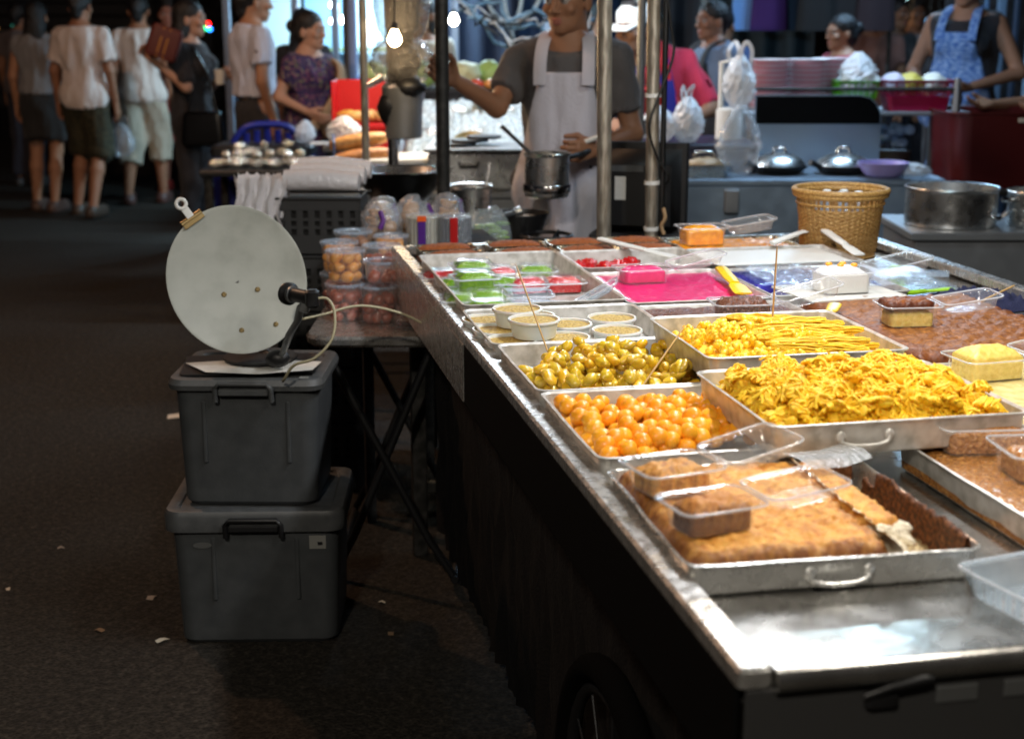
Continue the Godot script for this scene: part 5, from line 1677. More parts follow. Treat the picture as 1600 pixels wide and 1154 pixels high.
func jar_table() -> void:
	var t := thing("folding_table", "low folding table with rounded shiny top, tucked beside the stall", "table", F(-0.355, 0, 4.04), 0.0)
	var g := G.new()
	g.loft([G.rr(0.17, 0.33, 0.05, 0.66, 6), G.rr(0.18, 0.34, 0.06, 0.668, 6), G.rr(0.182, 0.342, 0.06, 0.682, 6), G.rr(0.176, 0.336, 0.056, 0.69, 6)])
	part("tabletop", g, M.rim, t)
	for z in [-0.27, 0.27]:
		for e in [[0.15, -0.13, 0.0], [-0.14, 0.2, 0.023]]:
			g = G.new()
			g.tube([Vector3(e[0], 0.66, z + e[2]), Vector3(e[0] * 0.2 + e[1] * 0.8, 0.12, z + e[2]), Vector3(e[1], 0.012, z + e[2])], 0.011, 8)
			part("leg", g, M.black, t)
	for x in [-0.13, 0.2]:
		g = G.new()
		g.tube([Vector3(x, 0.012, -0.29), Vector3(x, 0.012, 0.31)], 0.011, 8)
		part("foot_bar", g, M.black, t)
	# jars of candied fruit: [x, f, base h, radius, height, kind, where]
	var jars := [
		[-0.455, 3.93, 0.0, 0.05, 0.1, 1, "lower jar of red candied fruit at the table's front left"], [-0.452, 3.95, 0.103, 0.053, 0.085, 0, "jar of whole orange candied fruit stacked at the front left"], [-0.36, 3.9, 0.0, 0.05, 0.1, 1, "lower jar of dark red fruit at the table's front"], [-0.35, 3.93, 0.103, 0.05, 0.06, 1, "open-rimmed cup of pinkish fruit at the table's front"],
		[-0.49, 4.1, 0.0, 0.05, 0.1, 1, "lower red jar second from the front, left"], [-0.485, 4.1, 0.103, 0.052, 0.085, 0, "orange jar second from the front, left"], [-0.37, 4.06, 0.0, 0.05, 0.1, 1, "lower red jar behind the pinkish cup"], [-0.365, 4.07, 0.103, 0.052, 0.08, 1, "red jar with bright lid behind the pinkish cup"],
		[-0.48, 4.25, 0.0, 0.05, 0.1, 1, "lower red jar at the table's back left"], [-0.46, 4.24, 0.103, 0.055, 0.095, 2, "jar of brown sauce at the back, with a square lid"], [-0.355, 4.22, 0.0, 0.05, 0.1, 1, "lower red jar at the table's back"], [-0.35, 4.22, 0.103, 0.05, 0.085, 0, "orange jar at the table's back right"], [-0.255, 4.12, 0.0, 0.05, 0.1, 1, "lower jar of fruit against the stall's corner"], [-0.26, 4.26, 0.0, 0.05, 0.1, 0, "jar of orange fruit behind the stall's corner"], [-0.265, 3.97, 0.0, 0.045, 0.1, 1, "jar of dark fruit in the shade of the stall's rim"]]
	var bits := []
	for k in 3:
		var f := G.new()
		f.col = [Color(0.75, 0.33, 0.06), Color(0.34, 0.08, 0.04), Color(0.32, 0.13, 0.04)][k]
		f.ball(Vector3.ZERO, Vector3(0.019, 0.017, 0.016), 12, 8, Basis.IDENTITY, nz(40.0, k, 2), 0.2)
		bits.append(f.mesh())
	for j in jars:
		var r: float = j[3]
		var h: float = j[4]
		var o := thing("fruit_jar", "clear plastic " + j[6], "jar", F(j[0], 0.6905 + j[2], j[1]), rng.randf() * TAU, "jars of candied fruit")
		g = G.new()
		g.lathe([[r * 0.82, 0.001], [r * 0.88, 0.004], [r * 0.98, h - 0.012], [r * 0.98, h - 0.008]], 24, true, false)
		part("jar_wall", g, M.clear, o)
		g = G.new()
		g.lathe([[r * 0.98, h - 0.009], [r * 1.05, h - 0.008], [r * 1.06, h - 0.002], [r * 1.02, h], [r * 0.94, h - 0.001], [r * 0.92, h - 0.005]], 24, false, j[6].find("open") < 0)
		part("lid", g, M.clear_blue, o)
		var n := 0
		var y := 0.014
		while y < h - 0.022:
			for q in 5:
				var a := TAU * (q + 0.5 * (n % 2)) / 5.0 + rng.randf_range(-0.2, 0.2)
				var rad := r * 0.55
				piece("fruit", bits[j[5]], M.yolk, o, Transform3D(Basis(Vector3.UP, rng.randf() * 6.0) * Basis(Vector3.RIGHT, rng.randf() * 3.0) * Basis.from_scale(Vector3.ONE * rng.randf_range(0.85, 1.05)), Vector3(cos(a) * rad, y, sin(a) * rad)))
			y += 0.024
			n += 1
	# bags of biscuits and two round packs, on a stand behind the stall's corner
	var sd := thing("side_stand", "dark wooden stand behind the stall holding packs of biscuits", "stand", F(-0.27, 0, 4.42), YAW)
	g = G.new()
	g.box(Vector3(0, 0.825, 0), Vector3(0.44, 0.02, 0.36), 0.004)
	part("board", g, M.wall_dark, sd)
	for x in [-0.19, 0.19]:
		for z in [-0.15, 0.15]:
			g = G.new()
			g.box(Vector3(x, 0.4075, z), Vector3(0.03, 0.815, 0.03), 0.003)
			part("leg", g, M.wall_dark, sd)
	var biscuit := G.new()
	biscuit.col = Color(0.42, 0.22, 0.07)
	biscuit.ball(Vector3.ZERO, Vector3(0.024, 0.011, 0.024), 14, 8, Basis.IDENTITY, nz(50.0, 3, 2), 0.2)
	var bm := biscuit.mesh()
	var bags := [[-0.385, 4.33, 0.837, "crackling clear bag of brown biscuits at the stand's left front"], [-0.39, 4.47, 0.837, "clear bag of brown biscuits at the stand's left back"], [-0.3, 4.45, 0.837, "clear bag of biscuits behind the left round pack"], [-0.2, 4.52, 0.837, "clear bag of biscuits behind the right round pack"]]
	for k in bags.size():
		var b = bags[k]
		var o := thing("biscuit_bag", b[3], "bag of biscuits", F(b[0], b[2], b[1]), k * 0.7, "bags of biscuits")
		for q in 14:
			piece("biscuit", bm, M.plain_gloss, o, Transform3D(Basis(Vector3.UP, rng.randf() * 6.0) * Basis(Vector3.RIGHT, rng.randf_range(0.2, 1.4)), Vector3(rng.randf_range(-0.028, 0.028), 0.022 + 0.022 * (q / 4), rng.randf_range(-0.025, 0.025))))
		g = G.new()
		var nn := nz(22.0, k + 7, 3)
		g.ball(Vector3(0, 0.06, 0), Vector3(0.062, 0.062, 0.058), 18, 12, Basis.IDENTITY, nn, 0.3)
		part("plastic_bag", g, M.bag_clear, o)
		g = G.new()
		g.tube([Vector3(0, 0.05, 0.056), Vector3(0.01, 0.075, 0.055), Vector3(0.0, 0.1, 0.045)], 0.008, 6)
		part("ribbon", g, mt(Color(0.36, 0.14, 0.5), 0.5), o)
	var packs := [[-0.262, 4.3, Color(0.42, 0.38, 0.27), Color(0.3, 0.1, 0.5), "round pack of pale wafer sticks with purple and orange ribbon"], [-0.168, 4.29, Color(0.06, 0.055, 0.06), Color(0.7, 0.03, 0.05), "round pack of black wafer sticks with red ribbon"]]
	for k in 2:
		var p = packs[k]
		var o := thing("wafer_pack", p[4], "wafer pack", F(p[0], 0.8365, p[1]), 0.0)
		for q in 22:
			g = G.new()
			g.col = p[2] * (0.8 + 0.4 * rng.randf())
			var a := TAU * q / 22
			g.tube([Vector3(cos(a) * 0.043, 0.001, sin(a) * 0.043), Vector3(cos(a) * 0.043, 0.083, sin(a) * 0.043)], 0.0058, 7)
			part("wafer_stick", g, M.plain_gloss, o)
		g = G.new()
		g.col = p[2]
		g.lathe([[0.038, 0.001], [0.038, 0.08]], 18)
		part("filling", g, M.plain, o)
		g = G.new()
		g.lathe([[0.0505, 0.001], [0.0505, 0.086], [0.048, 0.09], [0.03, 0.092]], 24)
		part("wrapper", g, M.bag_clear, o)
		g = G.new()
		strap(g, [Vector3(0.0, 0.005, 0.052), Vector3(0.0, 0.088, 0.0525)], Vector3.BACK, 0.011, 0.001)
		part("ribbon", g, mt(p[3], 0.4), o)
		if k == 0:
			g = G.new()
			g.box(Vector3(0, 0.083, 0.053), Vector3(0.026, 0.016, 0.004), 0.001)
			part("orange_tag", g, mt(Color(0.9, 0.35, 0.03), 0.5), o)

func crate(at: Vector3, turn: float, label: String) -> void:
	var o := thing("plastic_crate", label, "crate", at, turn, "stacked black crates")
	var w := 0.14
	var d := 0.1
	var h := 0.182
	# each wall is a grid of bars, so the square holes are open
	for s in 4:
		var g := G.new()
		var long := s % 2 == 0
		var hw := w if long else d
		var off := d if long else w
		g.xf = Transform3D(Basis(Vector3.UP, PI / 2 * s), Vector3.ZERO)
		g.box(Vector3(0, 0.03, off - 0.003), Vector3(hw * 2 - (0.012 if long else 0.0), 0.06, 0.006), 0.001)
		g.box(Vector3(0, h - 0.022, off - 0.003), Vector3(hw * 2 - (0.012 if long else 0.0), 0.044, 0.006), 0.001)
		var cols := 7 if long else 5
		for k in cols + 1:
			g.box(Vector3((-hw + 0.008) + (hw - 0.008) * 2.0 * k / cols, 0.1, off - 0.0032), Vector3(0.022, 0.082, 0.0056), 0.001)
		for k in 2:
			g.box(Vector3(0, 0.084 + 0.026 * k, off - 0.0034), Vector3(hw * 2 - 0.02, 0.011, 0.005), 0.001)
		part("crate_wall", g, M.crate, o)
	var g2 := G.new()
	g2.box(Vector3(0, 0.004, 0), Vector3(w * 2 - 0.013, 0.006, d * 2 - 0.013), 0.001)
	part("crate_floor", g2, M.crate, o)
	g2 = G.new()
	for s in [-1.0, 1.0]:
		g2.box(Vector3(0, h - 0.004, s * (d + 0.003)), Vector3(w * 2 + 0.02, 0.008, 0.012), 0.002)
	part("crate_rim", g2, M.crate, o)
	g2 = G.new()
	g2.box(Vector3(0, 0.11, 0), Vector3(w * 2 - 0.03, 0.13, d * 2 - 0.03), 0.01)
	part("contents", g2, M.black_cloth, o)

# ---------- stalls behind ----------
func post(called: String, label: String, a: Vector3, b: Vector3, r: float, m: Material, group := "") -> void:
	var g := G.new()
	g.tube([Vector3.ZERO, b - a], r, 16)
	solo(called, g, m, label, "pole", a, 0.0, group)

func legs(o: Node3D, w: float, d: float, h: float, m: Material, r := 0.018) -> void:
	for x in [-1.0, 1.0]:
		for z in [-1.0, 1.0]:
			var g := G.new()
			g.box(Vector3(x * (w - r), h / 2, z * (d - r)), Vector3(r * 2, h, r * 2), 0.003)
			part("leg", g, m, o)

func counter(called: String, label: String, at: Vector3, turn: float, w: float, d: float, h: float, m: Material, apron := 0.0, leg_m: Material = null) -> Node3D:
	var o := thing(called, label, "counter", at, turn)
	var g := G.new()
	g.box(Vector3(0, h - 0.015, 0), Vector3(w * 2, 0.03, d * 2), 0.006)
	part("countertop", g, m, o)
	if apron > 0.0:
		g = G.new()
		g.box(Vector3(0, h - 0.03 - apron / 2, d - 0.012), Vector3(w * 2 - 0.03, apron, 0.012), 0.003)
		part("front_panel", g, m, o)
		g = G.new()
		g.box(Vector3(0, h - 0.03 - apron / 2, 0.012 - d), Vector3(w * 2 - 0.03, apron, 0.012), 0.003)
		part("back_panel", g, m, o)
		for s in [-1.0, 1.0]:
			g = G.new()
			g.box(Vector3(s * (w - 0.008), h - 0.03 - apron / 2, 0), Vector3(0.012, apron, d * 2 - 0.05), 0.003)
			part("side_panel", g, m, o)
	legs(o, w - 0.02, d - 0.02, h - 0.031, leg_m if leg_m else M.pipe_dark)
	return o

func bowl_shape(r: float, rb: float, h: float, t := 0.003, m := 28) -> G:
	var g := G.new()
	var p := []
	for k in 8:
		var u := k / 7.0
		p.append([rb + (r - rb) * pow(u, 0.55), h * pow(u, 1.35)])
	p.append([r + 0.004, h + 0.001])
	p.append([r + 0.003, h + 0.004])
	p.append([r - t, h + 0.002])
	for k in 8:
		var u := 1.0 - k / 7.0
		p.append([maxf(rb + (r - rb) * pow(u, 0.55) - t, 0.004), h * pow(u, 1.35) + t])
	g.lathe(p, m, true, true, 1.0)
	return g

func pot_shape(r: float, h: float, t := 0.003, m := 32) -> G:
	var g := G.new()
	g.lathe([[r - 0.008, 0.0], [r - 0.002, 0.004], [r, 0.012], [r, h - 0.012], [r + 0.002, h - 0.01], [r + 0.006, h - 0.002], [r + 0.005, h], [r - t, h - 0.002], [r - t, 0.01], [r - 0.012, t]], m, true, true, 0.6)
	return g

func bag(label: String, at: Vector3, size: Vector3, m: Material, seed_: int, handles := false, group := "") -> void:
	var o := thing("plastic_bag", label, "plastic bag", at, seed_ * 0.8, group)
	var g := G.new()
	var p := PackedVector3Array()
	var f := nz(2.2, seed_, 4)
	for j in 22:
		var v := j / 21.0
		for k in 44:
			var a := TAU * k / 44.0
			var r := pow(sin(PI * clampf(0.06 + v * 0.9, 0, 1)), 0.55) * (1.0 - 0.45 * pow(v, 2.5))
			r *= 1.0 + 0.42 * f.get_noise_3d(cos(a) * 60, v * 40, sin(a) * 60) + 0.07 * sin(a * 9.0 + v * 4.0) * v
			p.append(Vector3(cos(a) * r * size.x / 2, v * size.y, sin(a) * r * size.z / 2))
	g.sheet(p, 44, 22, true)
	part("bag_body", g, m, o)
	if handles:
		for s in [-1.0, 1.0]:
			g = G.new()
			var x: float = s * size.x * 0.2
			strap(g, smooth([Vector3(x - 0.012, size.y * 0.84, 0), Vector3(x - 0.022, size.y * 1.05, 0.01), Vector3(x, size.y * 1.22, 0.012 * s), Vector3(x + 0.026, size.y * 1.08, 0.01), Vector3(x + 0.02, size.y * 0.82, 0)]), Vector3.BACK, 0.009, 0.0015)
			part("handle_loop", g, m, o)

func poles() -> void:
	post("steel_pole", "galvanised steel pole at the stall's far edge, left of the black monitor", F(0.285, 0, 4.41), F(0.262, 2.35, 4.41), 0.0215, M.pipe)
	post("steel_pole", "galvanised steel pole with zip ties and a black cable along it", F(0.435, 0, 4.47), F(0.41, 2.35, 4.47), 0.0195, M.pipe)
	post("dark_pole", "thick dark grey pole behind the round packs", F(-0.228, 0, 4.9), F(-0.228, 2.3, 4.9), 0.0225, M.pipe_dark)
	post("chrome_pole", "thin bright chrome pole by the bread", F(-0.622, 0, 6.3), F(-0.622, 2.3, 6.3), 0.0165, M.pipe)
	var j := thing("jointed_pole", "slim pale pole with a clamp joint, just left of the cabled pole", "pole", F(0.515, 0, 6.0))
	var g := G.new()
	g.tube([Vector3(0, 0, 0), Vector3(0, 2.3, 0)], 0.0165, 14)
	part("tube", g, M.steel_dull, j)
	g = G.new()
	g.tube([Vector3(0, 1.02, 0), Vector3(0, 1.08, 0)], 0.026, 12)
	g.tube([Vector3(0, 1.05, 0.02), Vector3(0, 1.05, 0.045)], 0.012, 10)
	part("clamp", g, M.zinc, j)
	for h in [0.86, 1.0, 1.26]:
		g = G.new()
		g.lathe([[0.0215, -0.006], [0.0235, -0.006], [0.0235, 0.006], [0.0215, 0.006]], 16, false, false)
		g.box(Vector3(0.024, 0, 0.006), Vector3(0.02, 0.012, 0.012), 0.002)
		solo("zip_tie", g, M.white, "pale zip tie holding the cable to the pole, " + ("lowest" if h < 0.9 else "middle" if h < 1.1 else "upper") + " one", "zip tie", F(0.435 - 0.025 * h / 2.35, h, 4.47), 0.0, "zip ties on the pole")
	g = G.new()
	g.tube(smooth([Vector3(0, 2.3, 0), Vector3(0.005, 1.7, 0), Vector3(0.03, 1.48, 0.0), Vector3(0.042, 1.38, 0), Vector3(0.0, 1.26, 0.012), Vector3(-0.028, 1.17, 0.025), Vector3(-0.002, 1.08, 0.02), Vector3(0.035, 1.02, 0.015), Vector3(0.022, 0.985, 0.0), Vector3(0.02, 0.9, 0.0), Vector3(0.016, 0.862, 0.01)]), 0.0042, 8)
	solo("black_cable", g, M.cable_black, "black cable winding loosely down the zip-tied pole", "cable", F(0.436, 0, 4.45))
	g = G.new()
	g.tube([Vector3(0.012, 0.84, 0.02), Vector3(0.012, 2.2, 0.0)], 0.009, 8)
	solo("black_strip", g, M.cable_black, "straight black cable strapped along the right of the zip-tied pole", "cable", F(0.442, 0, 4.47))
	g = G.new()
	g.tube(smooth([Vector3(0, 0.08, 0), Vector3(0.006, 0.05, 0.004), Vector3(-0.004, 0.025, 0.0), Vector3(0.004, 0, 0.002)]), 0.006, 7)
	solo("knotted_cord", g, mt(Color(0.62, 0.5, 0.36), 0.8), "short knotted cord with red tip at the cabled pole's foot", "cord", F(0.455, 0.85, 4.42))
	# the frame that carries the lamps over the stall
	post("lamp_bar", "horizontal steel bar between the poles above the stall", F(-0.3, 2.33, 4.44), F(1.35, 2.33, 4.44), 0.018, M.pipe)
	post("lamp_bar", "long steel bar over the stall that carries the near lamp", st(0.7, 2.37, -0.2), st(0.7, 2.37, 3.1), 0.018, M.pipe)
	post("steel_pole", "steel pole at the stall's near right corner", st(1.45, 0, -0.35), st(1.45, 2.37, -0.35), 0.02, M.pipe)
	post("lamp_bar", "short steel bar above the stall's near end", st(0.6, 2.41, -0.2), st(1.5, 2.41, -0.35), 0.018, M.pipe)

func cook_stall() -> void:
	counter("cooking_counter", "dark cooking counter behind the sweet stall, holding pans", F(-0.03, 0, 4.93), 0.0, 0.29, 0.16, 0.72, M.steel_dull, 0.12)
	counter("burner_counter", "counter under the large black wok", F(-0.36, 0, 5.36), 0.0, 0.29, 0.22, 0.74, M.steel_dull, 0.12)
	# big black wok with bright rim on a burner
	var wk := thing("wok", "large black wok with a shiny steel rim on a burner", "wok", F(-0.4, 0.83, 5.26))
	part("bowl", bowl_shape(0.155, 0.045, 0.125, 0.004, 36), mt(Color(0.1, 0.1, 0.1), 0.3, 0.6), wk)
	var g := G.new()
	g.lathe([[0.152, 0.122], [0.162, 0.125], [0.163, 0.13], [0.152, 0.13]], 40, false, false)
	part("rim", g, M.chrome, wk)
	g = G.new()
	g.lathe([[0.06, 0.0], [0.11, 0.06], [0.15, 0.126], [0.148, 0.127], [0.108, 0.062], [0.05, 0.004]], 36, false, true)
	part("lining", g, M.steel, wk)
	g = G.new()
	burner("gas burner under the large black wok", F(-0.4, 0.7405, 5.26), 0.09, 0.1)
	# pots
	var p1 := thing("steel_pot", "low steel pot with spoon, right of the dark pole", "pot", F(-0.15, 0.7405, 5.38))
	part("pot_wall", pot_shape(0.075, 0.15), M.steel, p1)
	sp_content(p1, 0.07, 0.13, mt(Color(0.25, 0.15, 0.08), 0.4))
	g = G.new()
	g.tube([Vector3(0, 0, 0), Vector3(0.018, 0.12, -0.02)], 0.005, 8)
	solo("spoon", g, M.steel, "pale blue spoon standing in the low steel pot", "spoon", F(-0.1, 0.85, 5.38))
	var w2 := thing("wok", "small dark wok of white batter before the cook", "wok", F(0.03, 0.742, 5.03))
	part("bowl", bowl_shape(0.095, 0.04, 0.09, 0.004), M.black, w2)
	sp_content(w2, 0.085, 0.075, M.white)
	g = G.new()
	g.tube([Vector3(-0.02, 0.1, 0.085), Vector3(-0.1, 0.085, 0.13)], [0.013, 0.011], 10)
	part("handle", g, M.black, w2)
	g = G.new()
	g.tube([Vector3(-0.0, 0.107, 0.075), Vector3(-0.02, 0.1, 0.085)], 0.0165, 12)
	part("handle_end", g, M.steel, w2)
	burner("black iron burner ring nearest the cook", F(0.115, 0.7205, 4.9), 0.085, 0.06)
	var gb := thing("green_bucket", "olive bucket under the small dark wok", "bucket", F(0.03, 0.45, 5.2))
	g = G.new()
	g.col = Color(0.25, 0.22, 0.05)
	g.lathe([[0.09, 0.0], [0.12, 0.25], [0.125, 0.26], [0.115, 0.26], [0.1, 0.05]], 24)
	part("bucket_wall", g, M.plain, gb)
	var stl := counter("stool", "low stool under the olive bucket", F(0.03, 0, 5.2), 0.0, 0.12, 0.12, 0.449, M.wall_dark)
	stl.set_meta("category", "stool")
	var lb := thing("leaf_bag", "clear bag of bright green leaves behind the brown tins", "bag of leaves", F(-0.075, 0.7205, 4.83), 0.0)
	g = G.new()
	g.col = Color(0.3, 0.5, 0.1)
	for k in 26:
		g.ball(Vector3(rng.randf_range(-0.045, 0.045), 0.03 + rng.randf() * 0.075, rng.randf_range(-0.03, 0.03)), Vector3(0.026, 0.004, 0.013), 8, 4, Basis(Vector3.UP, rng.randf() * 6) * Basis(Vector3.RIGHT, rng.randf_range(-0.8, 0.8)))
	var lf := part("leaves", g, M.plain, lb)
	lf.set_meta("kind", "stuff")
	g = G.new()
	g.ball(Vector3(0, 0.075, 0), Vector3(0.075, 0.08, 0.055), 16, 10, Basis.IDENTITY, nz(20.0, 3, 3), 0.3)
	part("plastic_bag", g, M.bag_clear, lb)
	# the pot that the cook holds
	var hp := thing("steel_pot", "deep shiny steel saucepan held by the cook", "saucepan", F(0.118, 0.895, 4.97))
	part("pot_wall", pot_shape(0.075, 0.15), M.steel, hp)
	g = G.new()
	g.lathe([[0.079, 0.018], [0.082, 0.022], [0.082, 0.04], [0.079, 0.045]], 32, false, false)
	part("band", g, M.chrome, hp)
	g = G.new()
	g.tube([Vector3(0.07, 0.13, -0.02), Vector3(0.11, 0.135, -0.08), Vector3(0.15, 0.14, -0.17)], 0.009, 10)
	part("handle", g, M.black, hp)
	g = G.new()
	g.tube([Vector3(0.0, 0, 0), Vector3(-0.11, 0.1, -0.03)], [0.006, 0.0075], 8)
	solo("ladle", g, M.black, "black handled ladle slanting out of the saucepan", "ladle", F(0.075, 1.03, 4.97))
	g = G.new()
	g.tube([Vector3(-0.035, -0.012, 0), Vector3(0.04, 0.02, 0.02)], 0.009, 9)
	solo("steel_spatula", g, M.white, "pale spatula handle gripped in the cook's hand", "spatula", F(0.27, 1.07, 5.14))
	# griddle box
	var gr := thing("griddle", "steel griddle box with black plates and a side handle", "griddle", F(-0.15, 0.78, 6.32))
	g = G.new()
	g.box(Vector3(0, 0.08, 0), Vector3(0.4, 0.158, 0.36), 0.01)
	part("housing", g, M.steel, gr)
	g = G.new()
	g.box(Vector3(0, 0.165, 0), Vector3(0.43, 0.012, 0.39), 0.004)
	part("top_plate", g, M.steel_dull, gr)
	for k in 3:
		g = G.new()
		g.lathe([[0.085 - k * 0.006, 0.0], [0.088 - k * 0.006, 0.006], [0.085 - k * 0.006, 0.012], [0.06, 0.012]], 24)
		var pl := part("black_plate", g, M.black, gr)
		pl.position = Vector3(-0.09 + 0.06 * k, 0.1725 + 0.0125 * k, 0.02 - 0.03 * k)
	g = G.new()
	g.tube([Vector3(-0.07, 0.115, 0.18), Vector3(-0.065, 0.1, 0.205), Vector3(0.005, 0.1, 0.205), Vector3(0.01, 0.115, 0.18)], 0.006, 8)
	part("handle", g, M.black, gr)
	counter("griddle_table", "steel table carrying the griddle box and bread tray", F(-0.3, 0, 6.4), 0.0, 0.46, 0.3, 0.779, M.steel_dull, 0.1)
	# bread
	var tr := thing("bread_tray", "slanted steel tray of rolled bread loaves and icing", "tray", F(-0.53, 0.7805, 6.5), 0.12)
	g = G.new()
	g.box(Vector3(0, 0.05, 0), Vector3(0.46, 0.1, 0.4), 0.006, Basis(Vector3.RIGHT, 0.0))
	part("tray_box", g, M.steel_dull, tr)
	g = G.new()
	g.box(Vector3(0.06, 0.104, 0.0), Vector3(0.32, 0.006, 0.36), 0.002)
	part("white_paper", g, M.paper, tr)
	g = G.new()
	g.box(Vector3(-0.25, 0.06, 0.0), Vector3(0.012, 0.26, 0.44), 0.003)
	part("side_board", g, mt(Color(0.3, 0.38, 0.55), 0.5), tr)
	var loafs := [[-0.705, 0.893, 6.42, Color(0.62, 0.3, 0.1), "lower brown bread loaf in front on the bread tray"], [-0.72, 0.955, 6.47, Color(0.78, 0.45, 0.14), "upper lighter bread loaf resting on the lower one"]]
	for l in loafs:
		g = G.new()
		g.col = l[3]
		var b := Basis(Vector3.UP, 0.35) * Basis(Vector3.BACK, 0.12)
		g.xf = Transform3D(b, Vector3.ZERO)
		var rings := []
		for k in 13:
			var u := k / 12.0
			var r := 0.042 * pow(clampf(sin(PI * (0.05 + u * 0.9)), 0.02, 1), 0.3)
			var ring := PackedVector3Array()
			for q in 18:
				var a := TAU * q / 18
				ring.append(Vector3(-0.125 + 0.25 * u, sin(a) * r * 0.85, cos(a) * r))
			rings.append(ring)
		g.loft(rings, true, true, 3.0)
		solo("bread_loaf", g, M.bread, l[4], "bread", F(l[0] + 0.05, l[1], l[2]), 0.0, "bread loaves")
	bag("puffy clear plastic bag behind the bread loaves", F(-0.76, 0.92, 6.72), Vector3(0.16, 0.13, 0.14), M.bag, 4)
	var under := counter("bag_ledge", "narrow ledge under the puffy plastic bag", F(-0.76, 0, 6.72), 0.0, 0.09, 0.08, 0.92, M.steel_dull)
	under.set_meta("category", "ledge")
	# the tall mixer behind: post, drum and hood
	var mx := thing("dough_mixer", "tall dark metal mixer with round drum on a chrome post", "mixer", F(-0.44, 0.7795, 6.05))
	g = G.new()
	g.tube([Vector3(-0.045, 0, 0), Vector3(-0.045, 0.8, 0)], 0.022, 14)
	part("post", g, M.chrome, mx)
	g = G.new()
	g.lathe([[0.07, 0.225], [0.075, 0.23], [0.078, 0.36], [0.085, 0.38], [0.088, 0.43], [0.075, 0.445]], 26)
	part("can", g, M.steel_dull, mx)
	g = G.new()
	g.ball(Vector3(-0.055, 0.35, 0.02), Vector3(0.05, 0.07, 0.05), 14, 10, Basis.IDENTITY, nz(14.0, 5, 3), 0.35)
	g.ball(Vector3(0.03, 0.43, 0.04), Vector3(0.07, 0.04, 0.05), 14, 10, Basis.IDENTITY, nz(14.0, 9, 3), 0.4)
	part("black_cover", g, M.black, mx)
	g = G.new()
	g.lathe([[0.05, 0.44], [0.06, 0.47], [0.06, 0.58], [0.04, 0.6], [0.045, 0.64], [0.07, 0.66], [0.075, 0.86], [0.04, 0.9]], 20)
	g.box(Vector3(0.03, 0.53, 0.04), Vector3(0.09, 0.06, 0.05), 0.01)
	part("gear_housing", g, M.pipe_dark, mx)
	g = G.new()
	g.ball(Vector3(0.0, 0.53, 0.0), Vector3(0.125, 0.1, 0.1), 40, 24, Basis.IDENTITY, nz(22.0, 2, 3), 0.22)
	part("drum", g, M.shroud, mx)
	g = G.new()
	g.lathe([[0.075, 0.615], [0.1, 0.66], [0.115, 0.74], [0.112, 0.86], [0.06, 0.95]], 24)
	part("hood", g, M.shroud, mx)
	for q in [[0.13, 0.5, 0.03], [-0.11, 0.47, 0.05]]:
		g = G.new()
		g.tube([Vector3(q[0] * 0.7, q[1], q[2]), Vector3(q[0] * 1.25, q[1] - 0.035, q[2])], [0.016, 0.012], 10)
		part("crank", g, M.steel, mx)
	# the slanting glass and ice display behind the cook
	var ds := counter("ice_display", "steel display counter with a slanting ice bed behind the cook", F(-0.13, 0, 7.35), 0.0, 0.42, 0.32, 0.74, M.steel_dull, 0.3)
	g = G.new()
	g.loft([PackedVector3Array([Vector3(-0.42, 0.7405, 0.3), Vector3(-0.42, 0.7405, -0.3), Vector3(-0.42, 1.05, -0.3), Vector3(-0.42, 0.78, 0.3)]), PackedVector3Array([Vector3(0.42, 0.7405, 0.3), Vector3(0.42, 0.7405, -0.3), Vector3(0.42, 1.05, -0.3), Vector3(0.42, 0.78, 0.3)])])
	part("slanting_panel", g, M.steel_dull, ds)
	var pitch := atan2(0.27, 0.6)
	g = G.new()
	for k in 5:
		g.box(Vector3(-0.39 + 0.19 * k, 0.925, 0.0), Vector3(0.008, 0.03, 0.66), 0.002, Basis(Vector3.RIGHT, pitch))
	part("divider", g, M.steel, ds)
	var ice := slab(0.38, 0.3, 0.05, 0.02, 50, 40, func(x, z): return nzc.get_noise_2d(x * 100, z * 100) * 0.045, func(_x, _z, _e): return Color.WHITE)
	var im := part("ice_bed", ice, M.ice, ds)
	im.transform = Transform3D(Basis(Vector3.RIGHT, pitch), Vector3(0, 0.905, 0.01))
	im.set_meta("kind", "stuff")
	for k in 7:
		g = G.new()
		g.ball(Vector3.ZERO, Vector3(0.07, 0.025, 0.045), 14, 8, Basis.IDENTITY, nz(20.0, k, 3), 0.4)
		solo("wrapped_fish", g, M.foil, ["foil parcel at the ice bed's lower left", "foil parcel at the middle of the ice bed's lower edge", "foil parcel at the ice bed's lower right", "foil parcel at the upper left of the ice", "foil parcel at the upper middle of the ice", "foil parcel at the upper right of the ice", "foil parcel lying topmost on the ice"][k], "foil parcel", F(-0.4 + 0.2 * (k % 3) + 0.04 * k, 0.925 + (0.1 if k > 2 else 0.0) + (0.04 if k == 6 else 0.0), 7.3 + (0.2 if k > 2 else 0.0)), k * 0.8, "foil parcels on ice")
	var rp := thing("red_pan", "round brass-rimmed tray leaning on the ice display's slope", "tray", F(-0.2, 0.86, 7.02))
	g = G.new()
	g.xf = Transform3D(Basis(Vector3.RIGHT, 0.5), Vector3(0, 0.03, 0))
	g.lathe([[0.05, 0.0], [0.07, 0.01], [0.078, 0.03], [0.074, 0.03], [0.06, 0.012]], 26)
	part("dish", g, M.brass, rp)
	g = G.new()
	g.box(Vector3(0, -0.06, 0), Vector3(0.05, 0.12, 0.04), 0.004)
	part("support", g, M.steel_dull, rp)
	# vegetables and things behind the ice
	var vg := counter("vegetable_counter", "counter of cabbages and red vegetables behind the ice display", F(-0.25, 0, 8.6), 0.0, 0.6, 0.25, 1.08, M.wall_dark, 0.4)
	vg.set_meta("category", "counter")
